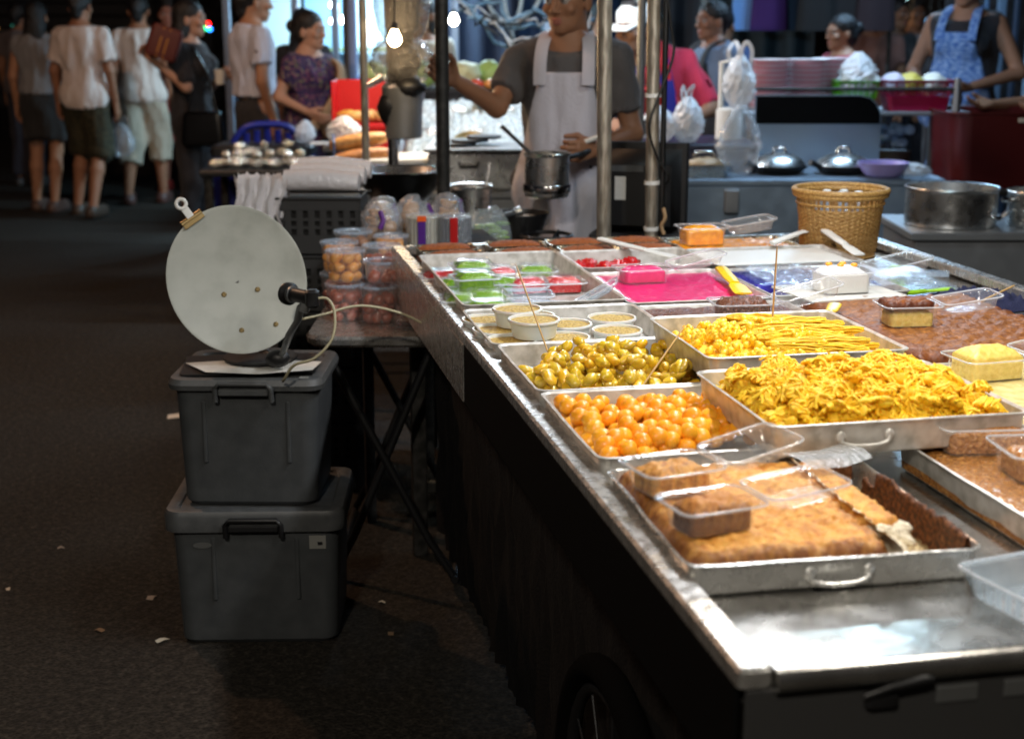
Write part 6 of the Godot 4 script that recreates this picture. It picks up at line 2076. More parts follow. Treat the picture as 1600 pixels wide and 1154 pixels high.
	for k in 9:
		g = G.new()
		g.col = [Color(0.45, 0.55, 0.22), Color(0.62, 0.66, 0.4), Color(0.3, 0.42, 0.12)][k % 3]
		g.ball(Vector3(0, 0.075, 0), Vector3(0.085, 0.078, 0.08), 16, 12, Basis.IDENTITY, nz(12.0, k, 3), 0.25)
		solo("cabbage", g, M.plain, "pale green cabbage on the vegetable counter, %s" % ["far left end", "second from the left", "third from the left", "fourth from the left", "middle", "right of the middle", "third from the right", "second from the right", "far right end"][k], "cabbage", F(-0.78 + 0.13 * k, 1.0805, 8.5 + 0.12 * (k % 2)), k * 1.0, "cabbages on the counter")
	for k in 6:
		g = G.new()
		g.col = [Color(0.7, 0.1, 0.05), Color(0.8, 0.35, 0.1)][k % 2]
		g.ball(Vector3(0, 0.03, 0), Vector3(0.045, 0.03, 0.035), 12, 8)
		solo("tomato", g, M.plain_gloss, ["red tomato at the counter's left front", "orange tomato second at the counter's front", "red tomato third at the counter's front", "orange tomato fourth at the counter's front", "red tomato fifth at the counter's front", "orange tomato at the counter's right front"][k], "tomato", F(-0.2 + 0.08 * k, 1.0805, 8.4), k * 1.0, "tomatoes on the counter")
	for k in 2:
		var tb := thing("white_tub", ["white plastic tub on the vegetable counter, left one", "white plastic tub on the vegetable counter, right one"][k], "tub", F(0.1 + 0.17 * k, 1.0805, 8.45))
		g = G.new()
		g.lathe([[0.06, 0.0], [0.075, 0.12], [0.08, 0.122], [0.07, 0.12], [0.055, 0.01]], 20)
		part("tub_wall", g, M.white, tb)
	# red plate rack with rolls
	var rb := counter("red_box", "bright red plastic box open to the front, left of the dark pole", F(-0.72, 0, 7.3), 0.0, 0.15, 0.12, 0.98, mt(Color(0.7, 0.03, 0.05), 0.45), 0.12)
	rb.set_meta("category", "box")
	for q in [[0.0, 1.08, -0.11, 0.3, 0.2, 0.012], [-0.145, 1.08, 0.0, 0.012, 0.2, 0.22], [0.145, 1.08, 0.0, 0.012, 0.2, 0.22]]:
		g = G.new()
		g.box(Vector3(q[0], q[1], q[2]), Vector3(q[3], q[4], q[5]), 0.003)
		part("box_wall", g, mt(Color(0.7, 0.03, 0.05), 0.45), rb)
	for k in 4:
		g = G.new()
		g.col = Color(0.8, 0.5, 0.1).lerp(Color(0.85, 0.7, 0.4), k / 3.0)
		g.ball(Vector3(0, 0.03, 0), Vector3(0.06, 0.03, 0.035), 14, 8, Basis.IDENTITY, nz(20.0, k, 2), 0.15)
		solo("bun", g, M.bread, ["yellow bun at the red box's left", "yellow bun in the red box's middle", "pale bun at the red box's right", "pale bun at the red box's front"][k], "bun", F(-0.8 + 0.055 * k, 0.9805, 7.3 - 0.05 * (k % 2)), k * 0.7, "buns in the red box")

func sp_content(o: Node3D, r: float, y: float, m: Material) -> void:
	var g := G.new()
	g.lathe([[r, y - 0.004], [r, y], [r * 0.5, y + 0.004]], 24)
	part("contents", g, m, o)

func burner(label: String, at: Vector3, r: float, h: float) -> void:
	var o := thing("gas_burner", label, "burner", at)
	for q in [[r, h - 0.006], [r * 0.6, h * 0.5]]:
		var g := G.new()
		var ring := []
		for k in 25:
			ring.append(Vector3(cos(TAU * k / 24) * q[0], q[1], sin(TAU * k / 24) * q[0]))
		g.tube(ring, 0.007, 8, false)
		part("ring", g, M.black, o)
	for k in 4:
		var g := G.new()
		var a := TAU * k / 4 + 0.5
		g.tube([Vector3(cos(a) * r * 1.05, 0.005, sin(a) * r * 1.05), Vector3(cos(a) * r, h, sin(a) * r), Vector3(cos(a) * r * 0.5, h * 0.55, sin(a) * r * 0.5)], 0.006, 7)
		part("leg", g, M.black, o)
	var g2 := G.new()
	g2.lathe([[r * 0.35, 0.0], [r * 0.35, h * 0.4], [r * 0.2, h * 0.5]], 16)
	part("jet", g2, M.zinc, o)

var nzc := nz(2.0, 77, 4)

func left_back() -> void:
	# the table of foil parcels, blue chairs and coolers
	var t := counter("foil_table", "black folding table with foil-wrapped parcels", F(-1.22, 0, 7.35), 0.0, 0.29, 0.24, 0.76, M.black)
	t.set_meta("category", "table")
	for k in 26:
		var g := G.new()
		g.ball(Vector3(0, 0.026, 0), Vector3(0.05, 0.028, 0.032) * rng.randf_range(0.85, 1.2), 22, 14, Basis.IDENTITY, nz(48.0, k + 3, 3, FastNoiseLite.TYPE_CELLULAR), 0.5)
		var layer := 0 if k < 15 else 1 if k < 23 else 2
		var n: int = [15, 8, 3][layer]
		var i: int = k - [0, 15, 23][layer]
		var u := (i + 0.5) / n
		solo("foil_parcel", g, M.foil, "crumpled foil parcel %s of the pile on the black table" % ["in the bottom layer", "in the middle layer", "at the top"][layer], "foil parcel", F(-1.22 + (u - 0.5) * (0.48 - 0.08 * layer), 0.7605 + 0.042 * layer, 7.22 + 0.07 * (i % 3)), rng.randf() * 6.0, ["foil parcels in the bottom layer", "foil parcels in the middle layer", "foil parcels at the top of the pile"][layer])
	# plastic chair, its back towards the viewer
	for c in [[-1.33, 8.1, 0.15, "blue plastic chair whose slotted back faces the foil table"]]:
		blue_chair(F(c[0], 0, c[1]), c[2], c[3])
	for c in [[-1.3, 7.78, 0.25, "wide blue cooler box right behind the foil parcels"]]:
		var o := thing("cooler_box", c[3], "cooler", F(c[0], 0.42, c[1]))
		var g := G.new()
		g.loft([G.rr(c[2] - 0.01, 0.14, 0.03, 0.0), G.rr(c[2], 0.15, 0.03, 0.02), G.rr(c[2], 0.15, 0.03, 0.36)])
		part("box_wall", g, mt(Color(0.05, 0.1, 0.42), 0.5), o)
		g = G.new()
		g.loft([G.rr(c[2] + 0.008, 0.158, 0.03, 0.361), G.rr(c[2] + 0.01, 0.16, 0.03, 0.4), G.rr(c[2] - 0.01, 0.14, 0.03, 0.415)])
		part("lid", g, M.black, o)
		var s := counter("cooler_stand", "low dark stand under the wide blue cooler box", F(c[0], 0, c[1]), 0.0, c[2] - 0.01, 0.14, 0.419, M.wall_dark)
		s.set_meta("category", "stand")
	bag("clear bag of food on the blue cooler, before the chair's back", F(-1.08, 0.837, 7.76), Vector3(0.12, 0.12, 0.1), M.bag, 9)
	var g3 := G.new()
	g3.box(Vector3(0, 0.006, 0), Vector3(0.13, 0.012, 0.1), 0.004)
	g3.box(Vector3(0.06, -0.04, 0.062), Vector3(0.05, 0.1, 0.012), 0.004)
	solo("white_towel", g3, M.paper, "white towel draped over the cooler's right corner", "towel", F(-0.98, 0.837, 7.68))
	var cb := thing("cart_box", "brown cardboard box on the ground under the foil table", "box", F(-1.25, 0, 7.3))
	g3 = G.new()
	g3.box(Vector3(0, 0.17, 0), Vector3(0.4, 0.34, 0.3), 0.004)
	part("carton", g3, mt(Color(0.2, 0.15, 0.1), 0.9), cb)

func blue_chair(at: Vector3, turn: float, label: String) -> void:
	var o := thing("plastic_chair", label, "chair", at, turn, "blue plastic chairs")
	var m := mt(Color(0.07, 0.13, 0.5), 0.4)
	var g := G.new()
	g.loft([G.rr(0.2, 0.2, 0.05, 0.41, 4), G.rr(0.21, 0.21, 0.06, 0.43, 4), G.rr(0.2, 0.2, 0.05, 0.445, 4)])
	part("seat", g, m, o)
	g = G.new()
	g.tube(smooth([Vector3(-0.19, 0.43, 0.19), Vector3(-0.2, 0.75, 0.24), Vector3(-0.13, 0.9, 0.26), Vector3(0, 0.93, 0.265), Vector3(0.13, 0.9, 0.26), Vector3(0.2, 0.75, 0.24), Vector3(0.19, 0.43, 0.19)]), 0.018, 9)
	part("back_frame", g, m, o)
	for k in 5:
		g = G.new()
		var x := -0.12 + 0.06 * k
		strap(g, [Vector3(x, 0.45, 0.195), Vector3(x, 0.7, 0.232), Vector3(x * 0.9, 0.915 - absf(x) * 0.25, 0.262)], Vector3.BACK, 0.017, 0.005)
		part("back_slat", g, m, o)
	for y in [0.6, 0.8]:
		g = G.new()
		strap(g, [Vector3(-0.19, y, 0.215 + (y - 0.6) * 0.15), Vector3(0.19, y, 0.215 + (y - 0.6) * 0.15)], Vector3.BACK, 0.014, 0.0055)
		part("back_rail", g, m, o)
	for x in [-1.0, 1.0]:
		for z in [-1.0, 1.0]:
			g = G.new()
			g.tube([Vector3(x * 0.17, 0.42, z * 0.17), Vector3(x * 0.2, 0.0, z * 0.2)], [0.022, 0.017], 8)
			part("leg", g, m, o)

func right_stall() -> void:
	# the black monitor seen from behind
	var mo := thing("monitor", "boxy black monitor seen from behind at the stall's far edge", "monitor", F(0.43, 0.8, 4.85), -0.25)
	var g := G.new()
	g.loft([G.rr(0.15, 0.02, 0.01, 0.0, 2), G.rr(0.15, 0.02, 0.01, 0.29, 2)])
	part("screen_frame", g, M.black, mo)
	g = G.new()
	g.loft([PackedVector3Array([Vector3(0.13, 0.02, 0.02), Vector3(-0.13, 0.02, 0.02), Vector3(-0.13, 0.27, 0.02), Vector3(0.13, 0.27, 0.02)]), PackedVector3Array([Vector3(0.11, 0.03, 0.11), Vector3(-0.11, 0.03, 0.11), Vector3(-0.11, 0.225, 0.11), Vector3(0.11, 0.225, 0.11)])])
	part("back_shell", g, M.black, mo)
	for k in 7:
		g = G.new()
		g.box(Vector3(-0.09 + 0.03 * k, 0.232, 0.082), Vector3(0.02, 0.006, 0.04), 0.001, Basis(Vector3.RIGHT, 0.5))
		part("vent_slat", g, M.bin_lid, mo)
	g = G.new()
	g.box(Vector3(-0.055, 0.15, 0.111), Vector3(0.036, 0.075, 0.001), 0.0004)
	part("label_sticker", g, M.paper, mo)
	g = G.new()
	g.box(Vector3(-0.04, 0.213, 0.1125), Vector3(0.12, 0.02, 0.003), 0.001)
	part("grip", g, M.bin_lid, mo)
	var ms := counter("monitor_stand", "small dark stand under the black monitor", F(0.43, 0, 4.85), -0.25, 0.16, 0.1, 0.799, M.wall_dark)
	ms.set_meta("category", "stand")
	# noodle counter
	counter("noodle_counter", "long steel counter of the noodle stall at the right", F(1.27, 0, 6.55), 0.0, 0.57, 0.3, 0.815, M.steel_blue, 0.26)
	g = G.new()
	g.box(Vector3(0, 0, 0), Vector3(0.06, 0.1, 0.04), 0.004)
	solo("metal_bracket", g, M.steel_dull, "small metal box hanging on the noodle counter's front", "bracket", F(0.93, 0.725, 6.23))
	var ch := thing("chafing_dish", "square glass-sided dish of ground meat with a steel handle", "dish", F(0.83, 0.8155, 6.38))
	g = G.new()
	g.loft([G.rr(0.08, 0.07, 0.012, 0.0), G.rr(0.1, 0.09, 0.012, 0.05), G.rr(0.112, 0.1, 0.014, 0.053), G.rr(0.112, 0.1, 0.014, 0.056), G.rr(0.095, 0.085, 0.012, 0.052), G.rr(0.08, 0.07, 0.012, 0.03)])
	part("dish_wall", g, M.steel, ch)
	g = G.new()
	g.col = Color(0.36, 0.26, 0.15)
	g.ball(Vector3(0, 0.05, 0), Vector3(0.08, 0.03, 0.07), 16, 10, Basis.IDENTITY, nz(40.0, 3, 3), 0.2)
	part("filling", g, M.plain, ch)
	g = G.new()
	g.tube(smooth([Vector3(-0.05, 0.055, 0), Vector3(-0.035, 0.1, 0), Vector3(0.035, 0.1, 0), Vector3(0.05, 0.055, 0)]), 0.006, 8)
	part("handle", g, M.chrome, ch)
	for k in 2:
		var x: float = [1.17, 1.45][k]
		var wl := thing("lidded_wok", ["domed steel lid on a black pan, left one on the noodle counter", "domed steel lid on a black pan, right one on the noodle counter"][k], "lidded pan", F(x, 0.8155, 6.48), 0.0, "lidded pans on the noodle counter")
		part("pan", bowl_shape(0.125, 0.07, 0.035), M.black, wl)
		g = G.new()
		g.lathe([[0.118, 0.034], [0.12, 0.038], [0.1, 0.062], [0.065, 0.08], [0.03, 0.088]], 32)
		part("lid", g, M.steel, wl)
		g = G.new()
		g.tube([Vector3(-0.03, 0.085, 0), Vector3(-0.02, 0.112, 0), Vector3(0.02, 0.112, 0), Vector3(0.03, 0.085, 0)], 0.007, 8)
		part("knob", g, M.chrome, wl)
		g = G.new()
		g.tube([Vector3(-0.11, 0.035, 0.05), Vector3(-0.16, 0.055, 0.08)], [0.012, 0.014], 10)
		part("handle", g, M.black, wl)
	var bw := thing("bowl", "pale lilac bowl at the right end of the noodle counter", "bowl", F(1.59, 0.8155, 6.33))
	part("bowl_wall", bowl_shape(0.105, 0.05, 0.06), mt(Color(0.6, 0.56, 0.78), 0.35), bw)
	bag("flat white plastic bag beside the lilac bowl", F(1.72, 0.8155, 6.35), Vector3(0.16, 0.06, 0.12), M.bag, 12)
	# wind shield with rounded corner
	var wsd := thing("wind_shield", "dark sheet-metal wind shield with rounded corner behind the lidded pans", "shield", F(1.4, 0.8155, 6.82))
	g = G.new()
	var front := PackedVector3Array()
	var back := PackedVector3Array()
	for q in [[-0.29, 0.0], [0.29, 0.0], [0.29, 0.2], [0.285, 0.245], [0.265, 0.285], [0.235, 0.31], [0.19, 0.32], [-0.29, 0.32]]:
		front.append(Vector3(q[0], q[1], 0.006))
		back.append(Vector3(q[0], q[1], -0.006))
	g.loft([back, front])
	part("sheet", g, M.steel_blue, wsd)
	g = G.new()
	front = PackedVector3Array()
	back = PackedVector3Array()
	for q in [[-0.285, 0.19], [0.285, 0.19], [0.28, 0.245], [0.26, 0.28], [0.232, 0.305], [0.188, 0.315], [-0.285, 0.315]]:
		front.append(Vector3(q[0], q[1], 0.0105))
		back.append(Vector3(q[0], q[1], 0.0062))
	g.loft([back, front])
	part("black_band", g, M.band, wsd)
	# shelf with plates and baskets
	var sh := thing("steel_shelf", "steel shelf frame above the noodle counter carrying plates and baskets", "shelf", F(1.62, 0, 7.25))
	g = G.new()
	g.box(Vector3(0, 1.035, 0), Vector3(1.1, 0.02, 0.4), 0.004)
	part("board", g, M.steel_dull, sh)
	for z in [0.19]:
		g = G.new()
		g.tube([Vector3(-0.54, 1.15, z), Vector3(0.5, 1.15, z)], 0.009, 8)
		part("rail", g, M.pipe_dark, sh)
	for x in [-0.54, 0.48]:
		for z in [-0.19, 0.19]:
			g = G.new()
			g.tube([Vector3(x, 0, z), Vector3(x, 1.2 if z > 0 else 1.03, z)], 0.0165, 10)
			part("leg", g, M.steel_dull, sh)
	g = G.new()
	g.box(Vector3(0, 0.7, 0), Vector3(1.04, 0.015, 0.34), 0.003)
	part("lower_board", g, M.pipe_dark, sh)
	for k in 3:
		var px: float = [1.24, 1.42, 1.56][k]
		var ps := thing("plate_stack", ["left stack of pink-striped plates on the shelf", "middle stack of pink plates on the shelf", "right stack of pink plates behind the green basket"][k], "plate stack", F(px, 1.0455, [7.2, 7.22, 7.35][k]), 0.0, "stacks of pink plates")
		var pg := G.new()
		pg.lathe([[0.05, 0.0], [0.06, 0.001], [0.095, 0.012], [0.098, 0.014], [0.094, 0.0145], [0.058, 0.004]], 26)
		var pm := pg.mesh()
		var pa := [mt(Color(0.86, 0.58, 0.62), 0.35), mt(Color(0.9, 0.86, 0.86), 0.35)]
		for q in 21:
			piece("plate", pm, pa[1 if q % 2 == 0 else 0], ps, Transform3D(Basis.IDENTITY, Vector3(rng.randf_range(-0.003, 0.003), 0.0112 * q, 0)))
	plastic_basket("lime green plastic basket stuffed with clear bags", F(1.64, 1.0455, 7.16), 0.095, 0.08, 0.14, mt(Color(0.3, 0.62, 0.04), 0.4))
	bag("crackling clear bags heaped in the lime green basket", F(1.65, 1.1, 7.16), Vector3(0.2, 0.22, 0.16), M.bag, 15)
	plastic_basket("dark pink plastic basket of groceries on the shelf", F(1.93, 1.0455, 7.16), 0.165, 0.1, 0.145, mt(Color(0.56, 0.03, 0.24), 0.4))
	var groc := [[-0.1, Color(0.6, 0.55, 0.65), "lilac bundle in the dark pink basket"], [-0.02, Color(0.62, 0.52, 0.1), "yellow fruit in the dark pink basket"], [0.09, Color(0.7, 0.72, 0.66), "white bundle in the dark pink basket"]]
	for q in groc:
		g = G.new()
		g.col = q[1]
		g.ball(Vector3(0, 0.05, 0), Vector3(0.065, 0.05, 0.05), 14, 10, Basis.IDENTITY, nz(15.0, 3, 3), 0.3)
		solo("bundle", g, M.plain, q[2], "groceries", F(1.93 + q[0], 1.12, 7.16))
	# plastic bags and tray
	var btw := counter("bag_table", "table edged in dark blue under the white carrier bags", F(0.72, 0, 6.75), 0.0, 0.36, 0.24, 0.94, mt(Color(0.05, 0.06, 0.18), 0.5), 0.1)
	btw.set_meta("category", "table")
	bag("white carrier bag with looped handles on the blue-edged table", F(0.78, 0.9405, 6.6), Vector3(0.17, 0.2, 0.14), M.bag, 21, true)
	bag("low crumpled white bag left of the looped carrier bag", F(0.65, 0.9405, 6.62), Vector3(0.2, 0.16, 0.16), M.bag, 22)
	bag("white bags hanging beside the pink plates", F(1.02, 1.08, 6.72), Vector3(0.15, 0.24, 0.12), M.bag, 23, true)
	bag("tall clear bag standing on the noodle counter's left", F(0.985, 0.8155, 6.42), Vector3(0.2, 0.3, 0.14), M.bag_clear, 24)
	var hk := thing("bag_rack", "pale plastic bottle and rack holding the hanging white bags", "rack", F(0.99, 0.9405, 6.8))
	g = G.new()
	g.tube([Vector3(-0.04, 0, 0), Vector3(-0.04, 0.34, 0), Vector3(0.05, 0.36, 0.03)], 0.012, 10)
	part("rack_post", g, M.white, hk)
	g = G.new()
	g.lathe([[0.06, 0.0], [0.06, 0.13], [0.03, 0.14]], 16)
	part("jar", g, M.white, hk)
	# red tub, stock pot and stove at the right edge
	var rt := counter("red_tub_stand", "steel frame stand under the big dark red tub", F(2.35, 0, 6.95), 0.0, 0.38, 0.28, 0.72, M.pipe_dark)
	rt.set_meta("category", "stand")
	var tb := thing("red_tub", "big dark red plastic tub beside the noodle stall", "tub", F(2.35, 0.7205, 6.95))
	g = G.new()
	g.loft([G.rr(0.33, 0.22, 0.08, 0.0, 5), G.rr(0.36, 0.25, 0.09, 0.33, 5), G.rr(0.375, 0.265, 0.09, 0.335, 5), G.rr(0.375, 0.265, 0.09, 0.345, 5), G.rr(0.35, 0.24, 0.08, 0.34, 5), G.rr(0.33, 0.22, 0.08, 0.1, 5)])
	part("tub_wall", g, mt(Color(0.3, 0.03, 0.04), 0.45), tb)
	g = G.new()
	g.box(Vector3(-0.05, 0.31, 0.262), Vector3(0.05, 0.02, 0.006), 0.002)
	part("label_strip", g, M.paper, tb)
	var sv := thing("stove", "steel stove cabinet under the big stock pot at the right", "stove", F(1.75, 0, 5.45))
	g = G.new()
	g.box(Vector3(0, 0.36, 0), Vector3(0.62, 0.7, 0.46), 0.008)
	part("cabinet", g, M.steel_dull, sv)
	g = G.new()
	g.box(Vector3(0, 0.725, 0), Vector3(0.66, 0.03, 0.5), 0.005)
	part("stove_top", g, M.steel_dull, sv)
	for x in [-0.29, -0.25]:
		g = G.new()
		g.tube([Vector3(x, 0.05, 0.238), Vector3(x, 0.66, 0.238)], 0.009, 8)
		part("pipe", g, M.zinc, sv)
	var sp := thing("stock_pot", "wide steel stock pot with a clasp, open on the stove", "pot", F(1.62, 0.7405, 5.42))
	part("pot_wall", pot_shape(0.165, 0.14, 0.003, 44), M.steel, sp)
	g = G.new()
	g.lathe([[0.05, 0.03], [0.16, 0.06], [0.16, 0.064], [0.05, 0.07]], 30)
	part("insert", g, M.steel_dull, sp)
	g = G.new()
	g.tube([Vector3(0.11, 0.045, 0.128), Vector3(0.13, 0.04, 0.15), Vector3(0.17, 0.055, 0.11), Vector3(0.19, 0.06, 0.06)], 0.008, 8)
	part("handle", g, M.chrome, sp)
	var sq := thing("stock_pot", "second steel pot cut by the picture's right edge", "pot", F(1.95, 0.7405, 5.38))
	part("pot_wall", pot_shape(0.13, 0.13), M.steel, sq)
	g = G.new()
	g.tube([Vector3(-0.13, 0.1, 0.03), Vector3(-0.17, 0.1, 0.04)], 0.01, 8)
	part("handle", g, M.chrome, sq)
	var fp := thing("flower_pot", "dark pot of blue-grey flowers under the shelf", "pot", F(1.85, 0.7085, 7.2))
	g = G.new()
	g.col = Color(0.04, 0.035, 0.03)
	g.lathe([[0.07, 0.0], [0.09, 0.14], [0.085, 0.14]], 18)
	part("pot_wall", g, M.plain, fp)
	g = G.new()
	g.col = Color(0.25, 0.38, 0.6)
	for k in 14:
		g.ball(Vector3(rng.randf_range(-0.07, 0.07), 0.17 + rng.randf() * 0.09, rng.randf_range(-0.05, 0.07)), Vector3(0.03, 0.018, 0.03), 8, 5, Basis(Vector3.RIGHT, rng.randf_range(-1, 1)))
	part("flowers", g, M.plain, fp).set_meta("kind", "stuff")
	var gb := thing("green_bag", "bright green bundle on the lower shelf", "bundle", F(1.68, 0.7085, 7.15))
	g = G.new()
	g.col = Color(0.2, 0.5, 0.05)
	g.ball(Vector3(0, 0.06, 0), Vector3(0.11, 0.065, 0.09), 16, 10, Basis.IDENTITY, nz(12.0, 6, 3), 0.3)
	part("bundle", g, M.plain, gb)

func plastic_basket(label: String, at: Vector3, w: float, d: float, h: float, m: Material) -> void:
	var o := thing("plastic_basket", label, "basket", at)
	var g := G.new()
	g.loft([G.rr(w * 0.82, d * 0.82, 0.02, 0.0), G.rr(w * 0.84, d * 0.84, 0.02, 0.006), G.rr(w * 0.9, d * 0.9, 0.02, h * 0.45)], true, false)
	g.loft([G.rr(w * 0.9 - 0.003, d * 0.9 - 0.003, 0.02, h * 0.45), G.rr(w * 0.82, d * 0.82, 0.02, 0.008)], false, true)
	part("basket_wall", g, m, o)
	for e in [[0.5, 0.53], [0.58, 0.61], [0.66, 0.69], [0.9, 1.0]]:
		g = G.new()
		var k0: float = 0.82 + 0.18 * e[0]
		var k1: float = 0.82 + 0.18 * e[1]
		var o2 := 0.008 if e[1] > 0.95 else 0.0
		g.loft([G.rr(w * k0, d * k0, 0.02, h * e[0]), G.rr(w * k1 + o2, d * k1 + o2, 0.02, h * e[1]), G.rr(w * k1 - 0.004, d * k1 - 0.004, 0.02, h * e[1]), G.rr(w * k0 - 0.004, d * k0 - 0.004, 0.02, h * e[0])], false, false)
		part("band", g, m, o)
	for k in 18:
		g = G.new()
		var a := TAU * k / 18.0
		var c := Vector3(cos(a), 0, sin(a))
		var l := minf(w / maxf(absf(c.x), 0.001), d / maxf(absf(c.z), 0.001))
		g.tube([c * l * 0.9 * 0.985 + Vector3(0, h * 0.44, 0), c * l * 0.985 + Vector3(0, h * 0.93, 0)], 0.004, 6)
		part("rib", g, m, o)

# ---------- lamps ----------
func bulb(label: String, at: Vector3, r: float, c: Color, power: float, energy: float, cord := 0.0) -> void:
	var o := thing("lamp_bulb", label, "light bulb", at, 0.0, "bare bulbs")
	var g := G.new()
	g.lathe([[0.002, -r], [r * 0.55, -r * 0.84], [r * 0.95, -r * 0.3], [r, 0.0], [r * 0.93, r * 0.4], [r * 0.6, r * 1.05], [r * 0.42, r * 1.5]], 18, true, true, 1.2)
	part("bulb", g, glow("bulb_glow", c, power), o)
	g = G.new()
	g.lathe([[r * 0.5, r * 1.45], [r * 0.5, r * 2.3], [r * 0.2, r * 2.5]], 14)
	part("socket", g, M.black, o)
	if cord > 0.0:
		g = G.new()
		g.tube([Vector3(0, r * 2.4, 0), Vector3(0, cord, 0)], 0.003, 6)
		part("cord", g, M.cable_black, o)
	if energy > 0.0:
		var l := OmniLight3D.new()
		l.name = "bulb_light"
		l.light_color = c
		l.light_energy = energy
		l.light_size = r
		l.omni_range = 25.0
		l.omni_attenuation = 2.0
		l.shadow_enabled = true
		o.add_child(l)

func tube_lamp(label: String, at: Vector3, turn: float, length: float, c: Color, power: float, energy: float, cord := 0.2, width := 0.034) -> void:
	var o := thing("tube_lamp", label, "tube lamp", at, turn, "fluorescent tube lamps")
	var g := G.new()
	g.box(Vector3(0, 0.05, 0), Vector3(length + 0.06, 0.04, 0.06 + width * 0.5), 0.005)
	part("housing", g, M.white, o)
	g = G.new()
	g.box(Vector3(0, 0.013, 0), Vector3(length, 0.026, width), 0.012)
	part("tube", g, glow("lamp_glow", c, power), o)
	if cord > 0.0:
		for s in [-1.0, 1.0]:
			g = G.new()
			g.tube([Vector3(s * length * 0.4, 0.065, 0), Vector3(s * length * 0.4, cord, 0)], 0.003, 6)
			part("cord", g, M.cable_black, o)
	var l := AreaLight3D.new()
	l.name = "tube_light"
	l.light_color = c
	l.light_energy = energy
	l.area_size = Vector2(length, width)
	l.shadow_enabled = true
	l.position = Vector3(0, -0.012, 0)
	l.rotation_degrees = Vector3(-90, 0, 0)
	o.add_child(l)

const WARM := Color(1.0, 0.86, 0.66)
const COOL := Color(0.72, 0.9, 1.0)

